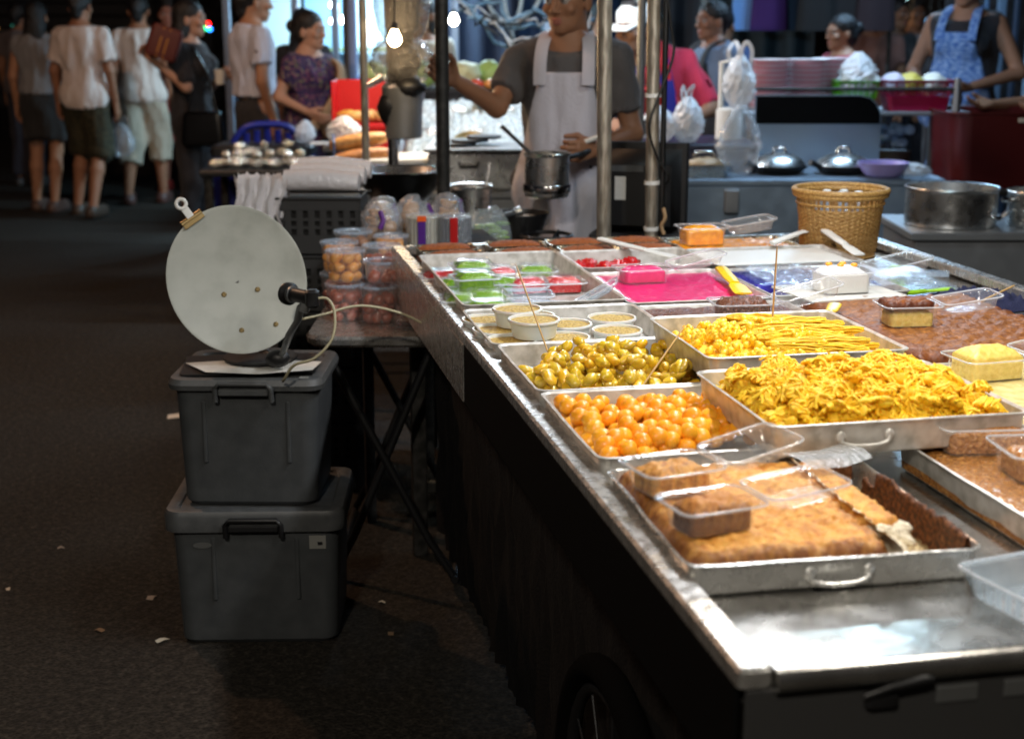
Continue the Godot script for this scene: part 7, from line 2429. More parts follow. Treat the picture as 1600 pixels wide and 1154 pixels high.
func lamps() -> void:
	tube_lamp("cool white tube lamp over the stall's far right corner", F(1.1, 2.1, 4.35), 0.0, 0.34, Color(0.8, 0.93, 1.0), 6.0, 0.4, 0.23, 0.11)
	tube_lamp("long white tube lamp hanging over the middle of the sweets", st(0.72, 2.12, 1.5), YAW + PI / 2, 0.9, Color(0.97, 0.98, 1.0), 8.0, 2.0, 0.25, 0.08)
	bulb("bare warm bulb hanging over the stall's far middle", F(0.66, 2.02, 4.3), 0.04, Color(1.0, 0.9, 0.74), 22.0, 0.12, 0.31)
	tube_lamp("long white tube lamp hanging over the stall's near end", st(0.72, 2.12, 0.25), YAW + PI / 2, 0.9, Color(1.0, 0.97, 0.92), 8.0, 1.3, 0.25, 0.08)
	bulb("bright bare bulb beside the chrome pole, above the red box", F(-0.48, 1.43, 6.62), 0.034, WARM, 40.0, 0.4, 0.9)
	bulb("bare bulb hanging before the mixer's hood", F(-0.445, 1.4, 5.72), 0.026, WARM, 40.0, 0.04, 0.9)
	bulb("small bulb far back, right of the mixer's hood", F(-0.37, 1.45, 9.6), 0.03, Color(1, 0.97, 0.9), 40.0, 0.0, 0.9)
	for q in [[-1.27, 1.55, "upper left"], [-1.14, 1.535, "upper right"], [-1.27, 1.44, "lower left"], [-1.195, 1.445, "lower right"]]:
		bulb("small round bulb in the blue-lit stall, %s of four" % q[2], F(q[0], q[1], 10.8), 0.03, Color(0.95, 0.98, 1.0), 30.0, 0.05, 0.6)
	tube_lamp("cool tube lamp in the blue-lit stall", F(-1.0, 1.95, 11.3), 0.0, 0.9, Color(0.72, 0.9, 1.0), 20.0, 6.5)
	tube_lamp("second cool tube lamp in the blue-lit stall", F(-0.1, 2.0, 9.6), 0.0, 0.9, Color(0.8, 0.92, 1.0), 20.0, 4.0)
	tube_lamp("cool tube lamp over the ice display", F(-0.05, 2.05, 7.0), 0.0, 0.6, Color(0.9, 0.95, 1.0), 20.0, 2.4)
	tube_lamp("dim bluish tube lamp over the noodle stall", F(1.4, 2.25, 6.75), 0.0, 0.6, Color(0.72, 0.87, 1.0), 12.0, 2.2)
	tube_lamp("bluish tube lamp under the far roof at the right", F(2.3, 2.4, 9.2), 0.0, 0.6, Color(0.68, 0.85, 1.0), 12.0, 3.2)
	# street lamp at the left, beyond the frame
	var sl := thing("street_lamp", "street lamp on a tall post at the left of the lane", "street lamp", F(-3.6, 0, 6.2))
	var g := G.new()
	g.tube([Vector3.ZERO, Vector3(0, 3.9, 0), Vector3(0.3, 4.1, 0), Vector3(0.6, 4.1, 0)], [0.05, 0.04, 0.03, 0.03], 12)
	part("post", g, M.pipe_dark, sl)
	g = G.new()
	g.ball(Vector3(0.7, 4.02, 0), Vector3(0.09, 0.07, 0.09), 14, 10)
	part("bulb", g, glow("bulb_glow", Color(1.0, 0.8, 0.62), 30.0), sl)
	var l := OmniLight3D.new()
	l.name = "bulb_light"
	l.light_color = Color(1.0, 0.78, 0.62)
	l.light_energy = 4.6
	l.light_size = 0.07
	l.omni_range = 30.0
	l.omni_attenuation = 2.0
	l.shadow_enabled = true
	l.position = Vector3(0.7, 4.02, 0)
	sl.add_child(l)
	# another street lamp, behind the viewer
	sl = thing("street_lamp", "street lamp on a tall post behind the viewer, left of the stall", "street lamp", F(-1.5, 0, -1.6))
	g = G.new()
	g.tube([Vector3.ZERO, Vector3(0, 3.4, 0), Vector3(0.3, 3.6, 0), Vector3(0.6, 3.6, 0)], [0.05, 0.04, 0.03, 0.03], 12)
	part("post", g, M.pipe_dark, sl)
	g = G.new()
	g.ball(Vector3(0.75, 3.5, 0), Vector3(0.16, 0.1, 0.16), 14, 10)
	part("bulb", g, glow("bulb_glow", Color(1.0, 0.93, 0.82), 20.0), sl)
	l = OmniLight3D.new()
	l.name = "bulb_light"
	l.light_color = Color(1.0, 0.96, 0.9)
	l.light_energy = 6.6
	l.light_size = 0.1
	l.omni_range = 30.0
	l.omni_attenuation = 2.0
	l.shadow_enabled = true
	l.position = Vector3(0.75, 3.5, 0)
	sl.add_child(l)
	# distant lights in the dark at the left
	var far := [[-6.15, 1.33, Color(1, 0.75, 0.45), 5.0, "first of the warm specks at the far left"], [-6.08, 1.25, Color(1, 0.8, 0.5), 4.0, "second warm speck from the top at the far left"], [-6.03, 1.15, Color(1, 0.75, 0.4), 7.0, "third warm speck at the far left"], [-6.1, 1.02, Color(1, 0.8, 0.55), 8.0, "lowest warm speck at the far left"], [-5.93, 1.36, Color(0.3, 0.8, 0.7), 1.5, "greenish speck of light at the far left"], [-6.1, 0.9, Color(0.3, 0.6, 1.0), 3.0, "blue speck of light at the far left"], [-5.95, 0.7, Color(0.6, 0.8, 1.0), 2.0, "pale speck of light low at the far left"],
		[-3.62, 1.37, Color(1.0, 0.08, 0.06), 14.0, "red signal light between the woman in black and the white shirt"], [-3.6, 1.31, Color(0.15, 0.5, 1.0), 8.0, "blue signal light right below the red one"], [-3.66, 1.315, Color(0.1, 0.9, 0.5), 5.0, "green signal light below the red one"]]
	for q in far:
		var o := thing("signal_lamp", q[4], "light", F(q[0], q[1], 18.0), 0.0, "distant specks of light")
		g = G.new()
		g.ball(Vector3.ZERO, Vector3.ONE * 0.026, 10, 8)
		part("lamp", g, glow("lamp_glow", q[2], q[3]), o)
		g = G.new()
		g.tube([Vector3(0, -0.02, -0.02), Vector3(0, -q[1], -0.02)], 0.012, 6)
		part("post", g, M.black, o)

# ---------- the far surroundings ----------
func far_side() -> void:
	var g := G.new()
	var p := PackedVector3Array()
	for j in 2:
		for k in 2:
			p.append(Vector3(-60 + 120 * k, 0, -90 + 110 * j))
	g.sheet(p, 2, 2, false)
	struct("road", g, M.asphalt)
	# dark shop row across the far end
	for k in 6:
		var o := thing("shop_house", "dark shuttered shop house at the far end of the lane, %s" % ["leftmost of the row", "second from the left", "third from the left", "third from the right", "second from the right", "rightmost of the row"][k], "building", F(-12.5 + 5.0 * k, 0, 24.0), 0.0, "dark shop houses")
		g = G.new()
		g.box(Vector3(0, 3.5, -2.0), Vector3(4.98, 7.0, 4.0), 0.02)
		part("wall", g, M.wall_dark, o)
		for q in 12:
			g = G.new()
			g.box(Vector3(0, 0.15 + q * 0.2, 0.02), Vector3(3.6, 0.17, 0.03), 0.01)
			part("shutter_slat", g, M.bin, o)
		g = G.new()
		g.box(Vector3(0, 2.75, 0.5), Vector3(4.6, 0.06, 1.2), 0.02, Basis(Vector3.RIGHT, 0.15))
		part("awning", g, M.wall_dark, o)
	# the blue-lit stall
	var bs := thing("blue_stall", "market stall lit cold blue, with pale panels and posts", "market stall", F(-0.9, 0, 11.2))
	for k in 6:
		g = G.new()
		g.box(Vector3(-0.95 + 0.38 * k, 1.1, -0.8), Vector3(0.35, 2.2, 0.02), 0.005)
		part("panel", g, mt([Color(0.75, 0.82, 0.85), Color(0.55, 0.7, 0.8), Color(0.8, 0.85, 0.88)][k % 3], 0.6), bs)
	for x in [-1.1, -0.62, -0.34, 0.05, 0.5, 1.15]:
		g = G.new()
		g.box(Vector3(x, 1.15, 0.6), Vector3(0.05, 2.3, 0.05), 0.004)
		part("post", g, mt(Color(0.5, 0.55, 0.62), 0.4, 0.3), bs)
	g = G.new()
	g.box(Vector3(0, 0.45, 0.1), Vector3(2.2, 0.9, 0.7), 0.01)
	part("counter", g, mt(Color(0.3, 0.4, 0.5), 0.6), bs)
	g = G.new()
	g.box(Vector3(0, 2.33, -0.1), Vector3(2.5, 0.05, 2.0), 0.01)
	part("roof", g, mt(Color(0.25, 0.35, 0.5), 0.7), bs)
	for k in 5:
		g = G.new()
		g.box(Vector3(-0.8 + 0.4 * k, 1.22, -0.6), Vector3(0.36, 0.02, 0.3), 0.003)
		part("shelf_board", g, mt(Color(0.45, 0.5, 0.2), 0.6), bs)
	for k in 10:
		g = G.new()
		g.col = [Color(0.75, 0.8, 0.85), Color(0.3, 0.5, 0.55), Color(0.5, 0.45, 0.2), Color(0.15, 0.2, 0.35)][k % 4]
		g.loft([G.rr(0.07, 0.06, 0.02, 0.0), G.rr(0.08, 0.07, 0.03, 0.14), G.rr(0.05, 0.05, 0.03, 0.18)])
		solo("goods_pack", g, M.plain, "pack of goods on the blue-lit stall's counter, %s" % ["far left", "second from the left", "third from the left", "fourth from the left", "fifth from the left", "fifth from the right", "fourth from the right", "third from the right", "second from the right", "far right"][k], "goods", F(-1.85 + 0.21 * k, 0.9005, 11.05 + 0.1 * (k % 2)), k * 0.4, "packs on the blue-lit stall")
	# crossing brown posts nearer by
	post("stall_post", "dark brown stall post behind the woman with the sash", F(-1.08, 0, 9.9), F(-1.08, 2.3, 9.9), 0.03, mt(Color(0.2, 0.15, 0.12), 0.6))
	post("stall_post", "pale blue post by the chrome pole", F(-0.98, 0, 9.3), F(-0.98, 2.3, 9.3), 0.025, mt(Color(0.5, 0.58, 0.75), 0.4))
	# tangled wires and hooks hang by the cook
	for k in 9:
		g = G.new()
		var f := nz(0.9, k, 3)
		var pth := []
		for q in 16:
			var u := q / 15.0
			pth.append(Vector3(0.62 * u + f.get_noise_2d(u * 6, 3) * 0.06, -0.16 * sin(PI * u) * (0.4 + 0.12 * k) + f.get_noise_2d(u * 7, 30) * 0.1, f.get_noise_2d(u * 5, 60) * 0.15))
		g.tube(pth, 0.006 if k % 3 else 0.011, 6)
		solo("hanging_cable", g, mt([Color(0.3, 0.42, 0.5), Color(0.62, 0.63, 0.63), Color(0.06, 0.07, 0.08)][k % 3], 0.5), ["pale blue cable in the tangle left of the cook, uppermost", "white cable in the tangle left of the cook, uppermost", "black cable in the tangle left of the cook, uppermost", "pale blue cable in the tangle, middle", "white cable in the tangle, middle", "black cable in the tangle, middle", "pale blue cable in the tangle, sagging lowest", "white cable in the tangle, sagging lowest", "black cable in the tangle, sagging lowest"][k], "cable", F(-0.32 + 0.02 * k, 1.57 - 0.012 * k, 7.9), 0.0, "tangle of cables")
	var hs := thing("hanging_scale", "white hanging rack with hooked arms above the tubs", "rack", F(0.0, 1.2, 8.15))
	for k in 4:
		g = G.new()
		g.tube(smooth([Vector3(0, 0, 0), Vector3(0.0, 0.2, 0), Vector3(-0.1 + 0.07 * k, 0.3, 0.02), Vector3(-0.16 + 0.11 * k, 0.42, 0)]), 0.012, 7)
		part("arm", g, mt(Color(0.5, 0.56, 0.58), 0.4), hs)
	g = G.new()
	g.tube([Vector3(0, -1.2, 0), Vector3(0, 0, 0)], 0.016, 8)
	part("stem", g, mt(Color(0.5, 0.56, 0.58), 0.4), hs)
	# dark blue tarpaulins behind the cook
	for k in 4:
		g = G.new()
		p = PackedVector3Array()
		for j in 10:
			for q in 18:
				p.append(Vector3(-0.4 + 0.8 * q / 17.0, 2.4 * j / 9.0, 0.04 * sin(q * 1.3 + k)))
		g.sheet(p, 18, 10, false)
		solo("tarpaulin", g, mt([Color(0.03, 0.07, 0.16), Color(0.05, 0.16, 0.28), Color(0.03, 0.05, 0.1), Color(0.05, 0.12, 0.14)][k], 0.7), ["dark navy tarpaulin behind the vegetables, left", "teal blue tarpaulin behind the cook's head", "near black tarpaulin right of the cook", "dark green-blue tarpaulin behind the red shirt"][k], "tarpaulin", F(0.05 + 0.78 * k - 0.4, 0, 11.6 + 0.1 * k), 0.0, "tarpaulins")
	var cl := thing("column", "pale green concrete column behind the cabled pole", "column", F(1.26, 0, 12.3))
	g = G.new()
	g.box(Vector3(0, 1.6, 0), Vector3(0.24, 3.2, 0.24), 0.01)
	part("shaft", g, mt(Color(0.36, 0.5, 0.45), 0.8), cl)
	for q in [[1.47, 1.555, "upper"], [1.465, 1.47, "lower"]]:
		bulb("small cold light left of the man in blue's head, %s one" % q[2], F(q[0] * 0.972, q[1] - 0.012, 11.2), 0.026, Color(0.7, 0.95, 1.0), 14.0, 0.0, 1.2)
	for q in [[3.55, 1.575, "leftmost"], [3.62, 1.51, "rightmost"], [3.5, 1.52, "lowest"]]:
		bulb("small cold bulb above the bar fence, %s of three" % q[2], F(q[0], q[1], 13.7), 0.026, Color(0.8, 0.93, 1.0), 14.0, 0.0, 1.0)
	for q in [[2.05, 1.53, "left"], [2.5, 1.56, "right"]]:
		bulb("warm bulb far behind the pink plates, %s one" % q[2], F(q[0], q[1], 12.8), 0.024, WARM, 12.0, 0.15, 1.0)
	# hanging clothes
	var clothes := [[1.66, 10.6, Color(0.42, 0.58, 0.8), "pale blue shirt hanging behind the man in blue"], [1.78, 10.5, Color(0.2, 0.06, 0.3), "purple cloth hanging right of the pale blue shirt"], [1.9, 10.6, Color(0.2, 0.3, 0.42), "grey-blue cloth hanging by the purple one"], [2.05, 10.2, Color(0.06, 0.045, 0.04), "dark brown garment hanging, left of three dark ones"], [2.25, 10.25, Color(0.07, 0.05, 0.05), "dark garment hanging in the middle of three"], [2.45, 10.2, Color(0.12, 0.06, 0.08), "dark plum garment hanging, right of three dark ones"]]
	for k in clothes.size():
		var q = clothes[k]
		g = G.new()
		p = PackedVector3Array()
		for j in 14:
			for e in 14:
				var v := j / 13.0
				var a := TAU * e / 14.0
				p.append(Vector3(cos(a) * (0.13 - 0.03 * v) * (1.0 + 0.15 * sin(a * 5 + k)), -0.47 * (1.0 - v), sin(a) * 0.05 * (1.0 + 0.2 * sin(a * 5 + k))))
		g.sheet(p, 14, 14, true)
		g.tube([Vector3(-0.12, -0.005, 0), Vector3(0, 0.06, 0), Vector3(0.12, -0.005, 0)], 0.005, 5)
		solo("hanging_garment", g, mt(q[2], 0.9), q[3], "clothing", F(q[0], 1.85, q[1]), 0.0, "hanging garments")
	post("clothes_rail", "rail that carries the hanging garments", F(1.4, 1.915, 10.4), F(2.6, 1.915, 10.4), 0.012, M.pipe_dark)
	for x in [1.4, 2.6]:
		post("rail_post", "post of the garment rail, %s" % ("left" if x < 2 else "right"), F(x, 0, 10.4), F(x, 1.93, 10.4), 0.015, M.pipe_dark)
	# fence of bars with a lit shop behind
	var fn := thing("bar_fence", "dark fence of vertical bars with a glittering shop behind it", "fence", F(4.15, 0, 14.0))
	for k in 26:
		g = G.new()
		g.tube([Vector3(-1.0 + 0.08 * k, 0, 0), Vector3(-1.0 + 0.08 * k, 1.75, 0)], 0.011, 6)
		part("bar", g, M.black, fn)
	for y in [0.1, 1.3, 1.7]:
		g = G.new()
		g.box(Vector3(0, y, 0), Vector3(2.1, 0.04, 0.03), 0.004)
		part("rail", g, M.black, fn)
	for r in 2:
		for k in 12:
			var o := thing("display_light", "cold small light in the %s row behind the bar fence" % ["upper", "lower"][r], "light", F(3.7 + 0.065 * k, 1.42 - 0.1 * r - 0.008 * absf(k - 6), 14.9), 0.0, ["upper row of small shop lights", "lower row of small shop lights"][r])
			g = G.new()
			g.box(Vector3.ZERO, Vector3(0.035, 0.06, 0.02), 0.005)
			part("lamp", g, glow("lamp_glow", Color(0.5, 0.75, 0.95), 0.9 if (k * 5 + r) % 4 else 3.5), o)
			g = G.new()
			g.box(Vector3(0, 0.035, -0.04), Vector3(0.062, 0.008, 0.09), 0.002)
			part("bracket", g, M.black, o)
	var sc := thing("shop_counter", "dark shop cabinet that carries the rows of small lights", "cabinet", F(4.1, 0, 15.2))
	g = G.new()
	g.box(Vector3(0, 0.95, -0.1), Vector3(1.6, 1.9, 0.6), 0.01)
	part("cabinet", g, M.wall_dark, sc)
	# blue slatted shop front at the right
	var sf := thing("slatted_front", "shop front of pale blue vertical metal slats at the right", "shop front", F(3.75, 0, 9.9))
	for k in 16:
		g = G.new()
		var w: float = [0.05, 0.03, 0.06, 0.035][k % 4]
		g.box(Vector3(-0.75 + 0.1 * k, 1.2, 0), Vector3(w, 2.4, 0.03), 0.006)
		part("slat", g, mt([Color(0.5, 0.62, 0.72), Color(0.3, 0.42, 0.55), Color(0.4, 0.5, 0.6), Color(0.2, 0.26, 0.34)][k % 4], 0.4, 0.3), sf)
	g = G.new()
	g.box(Vector3(0, 1.2, -0.25), Vector3(1.7, 2.4, 0.04), 0.01)
	part("inner_wall", g, M.wall_dark, sf)
	for y in [0.05, 2.42]:
		g = G.new()
		g.box(Vector3(0, y, 0.0), Vector3(1.75, 0.06, 0.06), 0.01)
		part("rail", g, M.pipe_dark, sf)

func crowd() -> void:
	var tan_skin := Color(0.25, 0.12, 0.065)
	var cook := person("person", "cook in dark grey shirt and pale lilac apron holding a saucepan", F(0.2, 0, 5.4), -0.12, {height = 1.66, cell = 0.013, fat = 0.98, skin = Color(0.25, 0.115, 0.062), hair = "short", look = Vector3(-0.42, -0.06, 0.9), tilt = Vector3(-0.04, 0, 0.06), shirt = Color(0.085, 0.075, 0.075), sleeve = 0.72, neckline = 0.45, legs = Color(0.05, 0.05, 0.06), apron = Color(0.52, 0.5, 0.56), shoes = Color(0.05, 0.05, 0.05), gripL = true, gripR = false,
		pose = {elR = Vector3(-0.235, 1.17, 0.16), wrR = Vector3(-0.36, 1.27, 0.32), elL = Vector3(0.235, 1.07, -0.01), wrL = Vector3(0.115, 1.03, 0.21)}, handL = Vector3(-0.5, 0.0, 0.6), thumbL = Vector3(0, 1, 0), thumbR = Vector3(0, 1, 0.2)})
	cook.set_meta("category", "person")
	# a thin beard
	var bd := G.new()
	bd.xf = Transform3D(aim(Vector3(-0.04, 1, 0.06), Vector3(-0.42, -0.06, 0.9)) * Basis.from_scale(Vector3.ONE * 1.006), Vector3(0, 1.535, 0.02) * 1.006)
	bd.ball(Vector3(0, -0.096, 0.073), Vector3(0.015, 0.009, 0.005), 12, 8, Basis.IDENTITY, nz(200.0, 2, 2), 0.3)
	for s in [-1.0, 1.0]:
		bd.ball(Vector3(s * 0.074, 0.03, 0.012), Vector3(0.008, 0.035, 0.02), 10, 8)
	part("beard", bd, M.hair, cook)
	var red := person("person", "person in red shirt and white cap bending over, blue scarf", F(0.74, 0, 7.55), -0.15, {height = 1.66, skin = tan_skin, hair = "short", look = Vector3(-0.5, -0.5, 0.7), shirt = Color(0.5, 0.025, 0.06), sleeve = 0.95, legs = Color(0.04, 0.04, 0.06), shoes = Color(0.1, 0.1, 0.1), apron = Color(0.5, 0.02, 0.03),
		pose = {pel = Vector3(0.03, 0.87, -0.12), che = Vector3(-0.02, 1.13, 0.03), nek = Vector3(-0.06, 1.29, 0.11), hed = Vector3(-0.11, 1.41, 0.2), shR = Vector3(-0.22, 1.23, 0.07), shL = Vector3(0.12, 1.26, 0.06), elL = Vector3(0.27, 1.03, 0.08), wrL = Vector3(0.14, 0.97, 0.28), elR = Vector3(-0.31, 1.0, 0.14), wrR = Vector3(-0.2, 0.97, 0.33), hpR = Vector3(-0.06, 0.87, -0.12), hpL = Vector3(0.11, 0.87, -0.12)}})
	var g := G.new()
	g.xf = Transform3D(Basis(Vector3.UP, -0.6) * Basis(Vector3.RIGHT, 0.3), Vector3(-0.11, 1.47, 0.2))
	g.lathe([[0.092, -0.01], [0.094, 0.01], [0.085, 0.05], [0.05, 0.08], [0.01, 0.088]], 20)
	g.box(Vector3(0, -0.004, 0.12), Vector3(0.15, 0.008, 0.1), 0.003)
	part("cap", g, M.white, red)
	for s in [-1.0, 1.0]:
		g = G.new()
		strap(g, [Vector3(-0.06 + s * 0.05, 1.33, 0.06), Vector3(-0.05 + s * 0.075, 1.27, 0.19), Vector3(-0.03 + s * 0.09, 1.13, 0.215), Vector3(-0.03 + s * 0.11, 0.95, 0.2)], Vector3.BACK, 0.032, 0.006)
		part("scarf_end", g, mt(Color(0.03, 0.05, 0.45), 0.8), red)
	person("person", "man in a blue-grey shirt and dark apron looking left, behind the bags", F(1.2, 0, 9.0), -1.05, {height = 1.56, skin = Color(0.28, 0.13, 0.075), hair = "short", shirt = Color(0.16, 0.22, 0.33), apron = Color(0.03, 0.03, 0.035), legs = Color(0.03, 0.03, 0.05), shoes = Color(0.05, 0.05, 0.05), neckline = 0.3})
	person("person", "woman with tied dark hair looking left behind the green basket", F(2.06, 0, 9.4), -1.2, {height = 1.48, female = true, skin = Color(0.33, 0.17, 0.1), hair = "bun", shirt = Color(0.3, 0.04, 0.07), legs = Color(0.03, 0.03, 0.04), shoes = Color(0.05, 0.05, 0.05)})
	var apm := mt(Color.WHITE, 0.9, 0.0, {tex = tex(0.05, [[0.3, Color(0.18, 0.34, 0.62)], [0.5, Color(0.4, 0.55, 0.78)], [0.7, Color(0.55, 0.66, 0.8)]], 81, 3), ts = Vector3(2, 7, 2), bump = M.fine, bs = 0.1})
	person("person", "woman in a black sleeveless top and light blue patterned apron", F(2.4, 0.12, 8.0), -0.55, {height = 1.64, female = true, fat = 1.22, skin = Color(0.25, 0.13, 0.08), hair = "bun", shirt = Color(0.015, 0.015, 0.017), sleeve = 0.0, neckline = 0.5, legs = Color(0.02, 0.02, 0.025), shoes = Color(0.1, 0.1, 0.1), apron = Color(0.75, 0.85, 1.0), apron_mat = apm,
		pose = {elR = Vector3(-0.25, 1.09, 0.04), wrR = Vector3(-0.14, 1.0, 0.26), elL = Vector3(0.3, 1.08, 0.0), wrL = Vector3(0.1, 1.01, 0.24)}})
	var stp := thing("step_platform", "low dark step on which the woman in the blue apron stands", "step", F(2.4, 0, 8.0))
	g = G.new()
	g.box(Vector3(0, 0.0595, 0), Vector3(0.7, 0.119, 0.6), 0.01)
	part("step", g, M.wall_dark, stp)
	var pat := mt(Color.WHITE, 0.9, 0.0, {tex = tex(0.06, [[0.4, Color(0.03, 0.05, 0.09)], [0.55, Color(0.1, 0.17, 0.25)], [0.7, Color(0.3, 0.42, 0.5)]], 82, 3), ts = 5.0})
	person("person", "person in a dark patterned shirt reaching in at the right edge", F(2.78, 0, 7.15), -1.2, {height = 1.58, skin = Color(0.27, 0.14, 0.08), hair = "short", shirt = Color.WHITE, shirt_mat = pat, sleeve = 0.5, legs = Color(0.03, 0.03, 0.04), shoes = Color(0.05, 0.05, 0.05),
		pose = {elR = Vector3(-0.22, 1.12, 0.22), wrR = Vector3(-0.2, 1.12, 0.46), elL = Vector3(0.22, 1.09, 0.14), wrL = Vector3(0.12, 1.1, 0.36)}})
	# left: the passers-by
	var flower := mt(Color.WHITE, 0.9, 0.0, {tex = tex(0.035, [[0.45, Color(0.14, 0.12, 0.27)], [0.58, Color(0.2, 0.15, 0.34)], [0.66, Color(0.5, 0.15, 0.3)], [0.74, Color(0.6, 0.4, 0.5)], [0.82, Color(0.4, 0.55, 0.2)]], 83, 3), ts = 4.0, bump = M.fine, bs = 0.1})
	var ws := person("person", "woman in a dark floral top with a beige sash bag, facing right", F(-1.2, 0, 8.9), 1.0, {height = 1.5, female = true, fat = 1.18, skin = Color(0.42, 0.23, 0.15), hair = "bun", look = Vector3(0.1, -0.02, 1), shirt = Color(0.8, 0.8, 1.0), shirt_mat = flower, sleeve = 0.55, hem = -0.2, legs = Color(0.04, 0.04, 0.08), shoes = Color(0.1, 0.1, 0.1),
		pose = {elR = Vector3(-0.24, 1.12, -0.06), wrR = Vector3(-0.2, 1.03, 0.15), elL = Vector3(0.24, 1.1, 0.0), wrL = Vector3(0.12, 1.02, 0.2)}})
	g = G.new()
	strap(g, smooth([Vector3(0.12, 1.24, -0.02), Vector3(0.1, 1.2, 0.14), Vector3(0.0, 1.08, 0.225), Vector3(-0.1, 0.95, 0.215), Vector3(-0.17, 0.85, 0.15)]), Vector3(0, 0.2, 1), 0.03, 0.014)
	part("sash", g, mt(Color(0.62, 0.5, 0.38), 0.9), ws)
	var bg := thing("shoulder_bag", "beige cloth bag at the hip of the woman with the sash", "bag", F(-1.04, 0.79, 8.78), 0.9)
	g = G.new()
	g.loft([G.rr(0.09, 0.03, 0.03, 0.0), G.rr(0.11, 0.045, 0.04, 0.05), G.rr(0.1, 0.035, 0.03, 0.15), G.rr(0.09, 0.02, 0.02, 0.17)])
	part("pouch", g, mt(Color(0.42, 0.33, 0.25), 0.9, 0.0, {bump = M.lump, bs = 0.3, ts = 6.0}), bg)
	person("person", "man in a pale lilac-white shirt seen from behind, by the blue chair", F(-1.6, 0, 9.3), 2.1, {height = 1.68, skin = Color(0.36, 0.18, 0.1), hair = "short", look = Vector3(-0.1, 0, 1), shirt = Color(0.52, 0.54, 0.64), sleeve = 0.6, hem = 0.08, legs = Color(0.03, 0.03, 0.035), shoes = Color(0.05, 0.05, 0.05)})
	person("person", "long-haired person in black behind the woman with the sash", F(-1.42, 0, 10.3), PI - 0.4, {height = 1.52, female = true, skin = tan_skin, hair = "long", shirt = Color(0.02, 0.02, 0.025), legs = Color(0.02, 0.02, 0.03), shoes = Color(0.05, 0.05, 0.05)})
	var wb := person("person", "woman all in black with white shoes, holding up a brown bag", F(-2.06, 0, 9.6), 1.35, {height = 1.57, female = true, skin = Color(0.42, 0.23, 0.15), hair = "long", look = Vector3(0.25, -0.1, 1), shirt = Color(0.018, 0.018, 0.02), sleeve = 0.9, hem = -0.15, legs = Color(0.018, 0.018, 0.022), leg_wide = 0.012, shoes = Color(0.75, 0.75, 0.75), gripR = true, gripL = true,
		pose = {elR = Vector3(-0.24, 1.1, 0.08), wrR = Vector3(-0.26, 1.27, -0.13), elL = Vector3(0.2, 1.08, 0.04), wrL = Vector3(0.04, 1.15, 0.22)}, handR = Vector3(0, 0.7, -0.6)})
	var hb := thing("brown_bag", "reddish brown checked bag held up by the woman in black", "bag", F(-2.15, 1.21, 9.32), 0.1)
	g = G.new()
	g.xf = Transform3D(Basis(Vector3.BACK, -0.35), Vector3(0, 0.11, 0))
	g.loft([G.rr(0.085, 0.04, 0.02, -0.1), G.rr(0.1, 0.05, 0.03, -0.08), G.rr(0.1, 0.05, 0.03, 0.07), G.rr(0.085, 0.03, 0.02, 0.1)])
	part("bag_body", g, mt(Color.WHITE, 0.6, 0.0, {tex = tex(0.08, [[0.2, Color(0.2, 0.06, 0.04)], [0.7, Color(0.4, 0.13, 0.08)]], 85, 2), ts = 7.0}), hb)
	for s in [-0.02, 0.02]:
		g = G.new()
		g.xf = Transform3D(Basis(Vector3.BACK, -0.35), Vector3(0, 0.11, 0))
		strap(g, [Vector3(s, -0.095, 0.046), Vector3(s, 0.0, 0.053), Vector3(s, 0.09, 0.04)], Vector3.BACK, 0.006, 0.002)
		part("stripe", g, mt(Color(0.6, 0.38, 0.12), 0.6), hb)
	var kb := thing("handbag", "shiny black handbag at the side of the woman in black", "handbag", F(-1.95, 0.68, 9.4), 0.0)
	g = G.new()
	g.loft([G.rr(0.13, 0.05, 0.03, 0.0), G.rr(0.14, 0.06, 0.04, 0.03), G.rr(0.12, 0.045, 0.03, 0.2), G.rr(0.11, 0.02, 0.02, 0.215)])
	part("bag_body", g, mt(Color(0.04, 0.04, 0.045), 0.25), kb)
	g = G.new()
	g.tube(smooth([Vector3(-0.09, 0.2, 0), Vector3(-0.06, 0.45, -0.02), Vector3(-0.08, 0.62, -0.1), Vector3(0.03, 0.45, -0.02), Vector3(0.09, 0.2, 0)]), 0.01, 7)
	part("strap", g, mt(Color(0.04, 0.04, 0.045), 0.25), kb)
	var ph := thing("white_cup", "white paper cup in the hand of the woman in black", "cup", F(-1.85, 1.06, 9.5))
	g = G.new()
	g.lathe([[0.03, 0.0], [0.036, 0.09], [0.038, 0.092], [0.033, 0.09]], 16)
	part("cup_wall", g, M.white, ph)
	var camo := mt(Color.WHITE, 0.9, 0.0, {tex = tex(0.03, [[0.3, Color(0.13, 0.13, 0.09)], [0.5, Color(0.2, 0.2, 0.13)], [0.65, Color(0.26, 0.23, 0.15)]], 86, 3), ts = 3.0})
	person("person", "man in white polo shirt and dark camouflage shorts walking away", F(-3.2, 0, 11.2), PI - 0.15, {height = 1.66, fat = 1.08, skin = Color(0.3, 0.14, 0.075), hair = "short", shirt = Color(0.66, 0.58, 0.53), sleeve = 0.72, hem = -0.1, neckline = 0.0, legs = Color.WHITE, legs_mat = camo, leg_len = 1.12, leg_wide = 0.035, shoes = Color(0.06, 0.04, 0.03),
		pose = {knL = Vector3(0.09, 0.5, 0.1), anL = Vector3(0.11, 0.085, 0.0), knR = Vector3(-0.09, 0.48, 0.0), anR = Vector3(-0.1, 0.1, -0.2)}})
